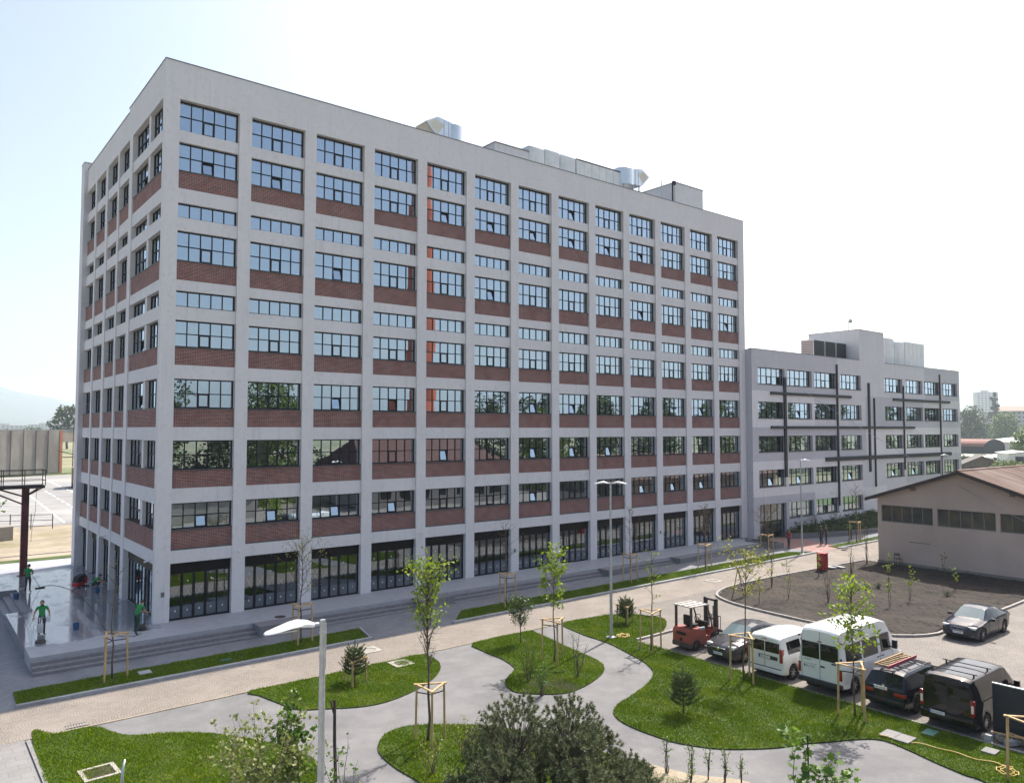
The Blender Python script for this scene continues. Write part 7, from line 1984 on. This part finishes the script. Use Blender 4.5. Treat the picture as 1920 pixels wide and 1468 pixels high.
b = MB(); b.box(-9, -5, 0, 9, 5, 3.2); b.prism([(-5.4, 3.2), (5.4, 3.2), (0, 5.2)], -9.3, 9.3, 0); tag(b.build('garden_shed', M['conc'], None, (14, -52, G(14))), 'grey gabled store behind the viewer, mirrored in the first office bays', 'shed')

# --- west: concrete hall, truck, lamps, fence
hall = thing('concrete_hall', 'weathered concrete panel hall with an orange end strip beyond the car park', 'building', (20.6, 173.4, G(20)), math.atan2(7.2, 13))
b = MB(); b.box(-70, 0.1, 0, -0.02, 60, 10.2); b.build('core', M['conc'], hall)
for k in range(22):
    b = MB(); b.box(-0.75 - (k + 1) * 3.05 + 0.03, -0.12, 0.2, -0.75 - k * 3.05 - 0.03, 0.1, 10.5); b.box(-0.75 - (k + 1) * 3.05 + 0.03, -0.3, 0.2, -0.75 - (k + 1) * 3.05 + 0.28, -0.12, 10.5); b.build('wall_panel', M['conc'], hall)
b = MB(); b.box(-0.72, -0.2, 0, 0.0, 0.1, 10.5); b.build('end_strip', M['rust'], hall)
for k in range(8):
    sk = link('skylight', bpy.data.meshes.new('skylight'), hall, (-8 - k * 7.2, 26, 10.2))
    sk.data.from_pydata([(-3.3, -3.3, 0), (3.3, -3.3, 0), (3.3, 3.3, 0), (-3.3, 3.3, 0), (0, 0, 3.1)], [], [(0, 1, 4), (1, 2, 4), (2, 3, 4), (3, 0, 4)]); sk.data.materials.append(M['wrap'])
    b = MB()
    for c in ((-3.3, -3.3), (3.3, -3.3), (3.3, 3.3), (-3.3, 3.3), (0, -3.3), (-3.3, 0)): b.tube([(c[0], c[1], 0), (0, 0, 3.13)], 0.09, 5)
    b.build('glazing_bar', M['frame'], sk)
tr = thing('box_truck', 'brown box truck parked beyond the sandy lot', 'truck', (15.6, 118, G(15)), rd(80))
b = MB(); b.box(-3, -1.25, 0.9, 3, 1.25, 3.8); b.build('cargo_box', plain('brown_truck_paint', (0.20, 0.12, 0.06), 0.6), tr)
b = MB(); b.bbox(3.1, -1.2, 0.6, 4.9, 1.2, 2.9, 0.15); b.build('cab', M['fork_dark'], tr)
for x in (-2, 3.9):
    for s in (-1, 1): wheel(tr, x, s * 1.1, 0.48, 0.28, s, 5, 'fork_dark')
fe = thing('low_fence', 'low rusty railing between sandy lot and car park', 'fence', (0.7, 54.4, G(0)), rd(-24))
for x in (-6, -4, -2, 0, 2.1): 
    b = MB(); b.box(x - 0.04, -0.04, 0, x + 0.04, 0.04, 1.65); b.build('post', M['steel_dark'], fe)
for z in (0.35, 0.95, 1.55):
    b = MB(); b.tube([(-6, 0, z), (2.1, 0, z)], 0.03, 6); b.build('rail', M['steel_dark'], fe)
b = MB(); b.bbox(-9, -1.5, 0, 0, 1.5, 1.35, 0.05); tag(b.build('concrete_trough', M['conc'], None, (-1.9, 47.4, G(-2)), rd(6)), 'low concrete block at the left edge of the sandy lot', 'block')
leafy_shrub('wild_bush', 'pale green bush behind the gantry column at the left edge', -3.2, 58.5, 4.2, 4.2, 18, 1300, 0.28, 'leaf_mid', 170, zoff=0, twigs=6)
for (x, y, lab) in ((3.45, 45.5, 'slim pale lamp post behind the far left corner of the tall block'), (15.8, 127, 'thin twin armed lamp post in the far car park')):
    lt = thing('car_park_lamp', lab, 'street lamp', (x, y, G(x)))
    b = MB(); b.tube([(0, 0, 0), (0, 0, 8.3 if y < 60 else 13.0)], [0.10, 0.06], 8); b.build('post', M['galv'] if y < 60 else M['steel_dark'], lt)
    b = MB(); zt = 8.3 if y < 60 else 13.0; b.tube([(-1.6, 0, zt + 0.3), (0, 0, zt - 0.1), (1.6, 0, zt + 0.3)], 0.05, 6); b.build('lamp_arm', M['steel_dark'], lt)
vd = thing('viaduct', 'long brown viaduct in the hazy distance at the left', 'viaduct', (40, 300, 0), rd(-8))
b = MB(); b.box(-160, -5, 5.5, 60, 5, 9.0); b.build('deck', M['shedwall'], vd)
for x in range(-150, 60, 22):
    b = MB(); b.box(x, -3, -1, x + 3, 3, 5.5); b.build('pier', M['conc'], vd)
b = MB(); b.box(-160, -5.2, 9.0, 60, -4.9, 10.2); b.build('parapet', M['kerb'], vd)
big_tree('far_tree', 'single round tree on the skyline left of the tall block', 61, 436, 24, 20, 1800, 1.5, 'tree_far', 300, None)
for i, (x, y, h) in enumerate(((18, 620, 9), (48, 640, 8), (75, 700, 10), (100, 690, 9), (-20, 650, 9), (128, 760, 10))):
    big_tree('far_tree', ['low hazy tree behind the concrete hall', 'second hazy tree from the hall towards the tall block', 'third hazy tree behind the viaduct', 'fourth hazy tree behind the viaduct', 'hazy tree at the far left', 'farthest hazy tree left of the tall block'][i], x, y, h, 24, 700, 2.4, 'tree_far', 310 + i, 'hazy trees at the left')

# --- east: hangar, parked cars, sheds, trees, town
M['hroof'] = surf('faded_red_roofing', (0.28, 0.11, 0.085), (0.22, 0.09, 0.07), 0.3, 0.85, bstr=0, fine=0.15)
hg = thing('arched_hangar', 'dark arched hangar with faded red roof beyond the annex', 'hangar', (352, 90, -0.4), rd(-38))
ar = [(-7, 0), (-7, 3.4)] + [(7 * -math.cos(a), 3.4 + 3.1 * math.sin(a)) for a in np.linspace(0.1, math.pi - 0.1, 11)] + [(7, 3.4), (7, 0)]
b = MB(); b.prism([(a, c) for a, c in ar], -0.2, 0.2, 1); b.build('end_wall', M['beam'], hg)
b = MB(); n = len(ar); vs = [(a, 0.2, c) for a, c in ar] + [(a - 0, 46, c) for a, c in ar]; b.add(vs, [(i, i + 1, n + i + 1, n + i) for i in range(1, n - 2)]); b.build('roof', M['hroof'], hg, fix=False)
b = MB(); b.box(-7, 0.2, 0, -6.8, 46, 3.4); b.box(6.8, 0.2, 0, 7, 46, 3.4); b.build('side_wall', M['beam'], hg)
hg.rotation_euler = (0, 0, rd(-12)); hg.location = (357, 85.5, -0.4)


def far_car(label, x, y, rot, pm):
    t = thing('far_parked_car', label, 'car', (x, y, G(x)), rot, 'cars in the far car park')
    b = MB(); b.prism([(0, .35), (4.3, .35), (4.3, .75), (3.4, .95), (2.8, 1.42), (1.2, 1.45), (.5, 1.0), (0, .95)], -0.85, 0.85, 1); b.build('body', pm, t)
    b = MB(); b.prism([(3.25, .98), (2.75, 1.36), (1.25, 1.38), (.7, 1.0)], -0.87, 0.87, 1); b.build('glass', M['carglass'], t)
    b = MB()
    for xx in (0.8, 3.4): b.lathe([(0.32, -0.88), (0.32, 0.88)], 12, M=Matrix.Translation((xx, 0, 0.32)) @ Matrix.Rotation(math.pi / 2, 4, 'X'))
    b.build('wheels', M['black'], t)


for k in range(16):
    i = k % 8; row = k // 8
    far_car(['leftmost', 'second', 'third', 'fourth', 'fifth', 'sixth', 'seventh', 'eighth'][i] + ' car of the ' + ('front' if row == 0 else 'back') + ' row in the far car park', 267.5 + i * 1.75 + row * 16, 65.5 - i * 1.4 + row * 6, rd(20), [M['p_white'], M['p_grey'], M['galv'], M['p_blue'], M['p_white']][(k * 3) % 5])


def gable_shed(label, x, y, rot, w, l, hw, hr, wm, rm, cat='shed'):
    t = thing('far_shed', label, cat, (x, y, G(x)), rot)
    b = MB(); b.box(-w / 2, -l / 2, 0, w / 2, l / 2, hw); b.prism([(-w / 2, hw), (w / 2, hw), (0, hr)], -l / 2, l / 2, 1); b.build('wall', wm, t)
    b = MB(); e = 0.6; s = (hr - hw) / (w / 2); b.add([(-w / 2 - e, -l / 2 - e, hw - s * e + .05), (0, -l / 2 - e, hr + .05), (w / 2 + e, -l / 2 - e, hw - s * e + .05), (-w / 2 - e, l / 2 + e, hw - s * e + .05), (0, l / 2 + e, hr + .05), (w / 2 + e, l / 2 + e, hw - s * e + .05)], [(0, 1, 4, 3), (1, 2, 5, 4)]); b.build('roof', rm, t, fix=False)
    b = MB(); b.box(-w * 0.3, -l / 2 - 0.05, 0, -w * 0.05, -l / 2, hw * 0.7); b.build('door', M['darkplastic'], t)
    b = MB(); b.box(w * 0.15, -l / 2 - 0.05, hw * 0.45, w * 0.32, -l / 2, hw * 0.8); b.build('window', M['plate'], t)


gable_shed('small dark gabled shed just behind the annex end', 199, 33.5, rd(-62), 9, 10, 1.8, 3.9, M['wood_old'], M['steel_dark'])
gable_shed('low white shed at the right edge beyond the annex', 264, 46, rd(-60), 9, 16, 3.0, 3.6, M['white'], M['white'])
gable_shed('pale flat shed right of the arched hangar', 385, 80, rd(-40), 30, 30, 5.0, 6.5, M['white'], M['galv'])
FT = [(500, 172, 26, 18, 'tree_far', 'tall dark tree right beside the annex end'), (530, 160, 24, 26, 'tree_far', 'broad grey green tree in the middle distance right of the annex'), (548, 146, 21, 22, 'tree_far_l', 'second broad tree right of the annex'), (560, 128, 17, 20, 'tree_far_l', 'third broad tree towards the right edge'), (575, 112, 15, 20, 'tree_far', 'fourth tree towards the right edge'), (285, 50, 9.5, 13, 'tree_far_l', 'bright green bush tree at the right edge'), (272, 44, 5.5, 8, 'tree_far_l', 'lower bright green bush at the right edge'), (205, 40, 3.2, 7, 'tree_far_l', 'low green bush at the foot of the annex end'), (190, 24, 2.6, 8, 'tree_far_l', 'low scrub behind the shed roof')]
for i, (x, y, h, w, m_, lab) in enumerate(FT):
    big_tree('far_tree', lab, x, y, h, w, 4200, 0.035 * h + 0.30, m_, 330 + i, 'trees beyond the annex', trunk=0.08)
big_tree('poplar', 'dark cone shaped poplar before the distant town', 765, 228, 47, 17, 3500, 1.7, 'tree_far', 350, None, conical=True, trunk=0.05)
big_tree('poplar', 'slimmer dark poplar left of the cone shaped one', 752, 240, 33, 11, 2000, 1.6, 'tree_far', 351, None, conical=True, trunk=0.05)
for i in range(22):
    a = 300 + i * 26
    big_tree('scrub_tree', 'rounded scrub tree in the green belt before the distant town', 640 + i * 7 + (i % 3) * 30, 205 - i * 8.5 + (i % 4) * 12, 11 + (i * 5) % 7, 22, 1500, 1.5, 'tree_far' if i % 2 else 'tree_far_l', 400 + i, 'scrub trees before the town', trunk=0.05)


def block(label, x, y, rot, w, d, h, col, floors, nwin, roof=None):
    t = thing('distant_block', label, 'building', (x, y, 0), rot, 'distant town blocks')
    b = MB(); b.box(-w / 2, -d / 2, -2, w / 2, d / 2, h); b.build('wall', col, t)
    b = MB()
    for f_ in range(floors):
        z = h * (f_ + 0.35) / floors
        for k in range(nwin):
            x_ = -w / 2 + w * (k + 0.25) / nwin; b.box(x_, -d / 2 - 0.15, z, x_ + w * 0.5 / nwin, -d / 2, z + h * 0.42 / floors)
    tag(b.build('window', M['sill'], t), kind='stuff')
    b = MB()
    if roof: b.prism([(-d / 2 - 1, h), (d / 2 + 1, h), (0, h + 4.5)], -w / 2 - 1, w / 2 + 1, 0); b.build('roof', roof, t)
    else: b.box(-w * 0.2, -d * 0.3, h, w * 0.1, d * 0.3, h + 3.5); b.build('roof_house', col, t)


cA = surf('pale_block_render', (0.46, 0.44, 0.42), (0.38, 0.37, 0.36), 0.05, 0.9, bstr=0, fine=0.1); cB = surf('grey_block_render', (0.33, 0.34, 0.36), (0.28, 0.29, 0.31), 0.05, 0.9, bstr=0, fine=0.1)
M['froof'] = plain('pale_orange_tiles', (0.42, 0.30, 0.23), 0.85)
TOWN = [(1535, 512, 34, 24, 78, 'tall pale tower block on the skyline right of the annex', cA, 18, 6, None), (1490, 560, 30, 20, 46, 'lower tower block left of the tall one', cA, 11, 6, None), (790, 212, 46, 16, 27, 'long pale flats with orange roof in the middle distance', cA, 7, 12, M['froof']), (850, 200, 40, 16, 30, 'grey flats right of the orange roofed ones', cB, 8, 10, None), (880, 175, 44, 16, 26, 'pale flats at the right edge of the town', cA, 7, 10, M['froof']), (1300, 440, 60, 20, 38, 'pale flats close to the annex end', cA, 9, 14, None), (1250, 380, 60, 18, 36, 'grey flats behind the poplar', cB, 9, 14, None), (1150, 300, 55, 18, 34, 'broad grey flats behind the orange roof', cB, 8, 12, None), (1100, 245, 50, 18, 40, 'stepped flats right of the broad ones', cA, 9, 10, None), (1700, 480, 90, 20, 55, 'farthest hazy flats on the hill foot', cA, 10, 16, None), (1750, 400, 90, 20, 58, 'hazy flats on the hill foot at the right', cB, 10, 16, None), (760, 240, 22, 14, 20, 'small white flats below the tower block', cA, 5, 5, None)]
for (x, y, w, d, h, lab, c_, fl, nw, rf) in TOWN:
    block(lab, x, y, rd(-62) + random.uniform(-.2, .2), w, d, h, c_, fl, nw, rf)
TOWNL = [(60, 1500, 60, 20, 16), (140, 1650, 70, 20, 18), (-20, 1550, 50, 18, 14), (220, 1750, 60, 20, 20), (20, 1900, 70, 20, 16), (330, 2000, 80, 20, 18)]
for i, (x, y, w, d, h) in enumerate(TOWNL):
    block(['hazy low flats under the left hill', 'second hazy flats under the left hill', 'hazy flats behind the concrete hall', 'hazy flats nearest the tall block on the left', 'remote flats in the left haze', 'farthest flats in the left haze'][i], x, y, rd(5), w, d, h, cA if i % 2 else cB, 5, 10)
# ================================================================== AIR
def haze():
    m = bpy.data.materials.new('summer_haze'); m.use_nodes = True
    nt = m.node_tree; nt.nodes.clear()
    out = nd(nt, 'ShaderNodeOutputMaterial'); v = nd(nt, 'ShaderNodeVolumePrincipled')
    v.inputs['Color'].default_value = (0.76, 0.88, 1.0, 1); v.inputs['Density'].default_value = 0.00018; v.inputs['Anisotropy'].default_value = 0.3
    nt.links.new(v.outputs[0], out.inputs['Volume'])
    b = MB(); b.box(-9800, -5200, -14, 9800, 10000, 480)
    tag(b.build('haze', m), 'pale summer haze in the air between viewer and the far hills', 'haze', kind='stuff')


haze()
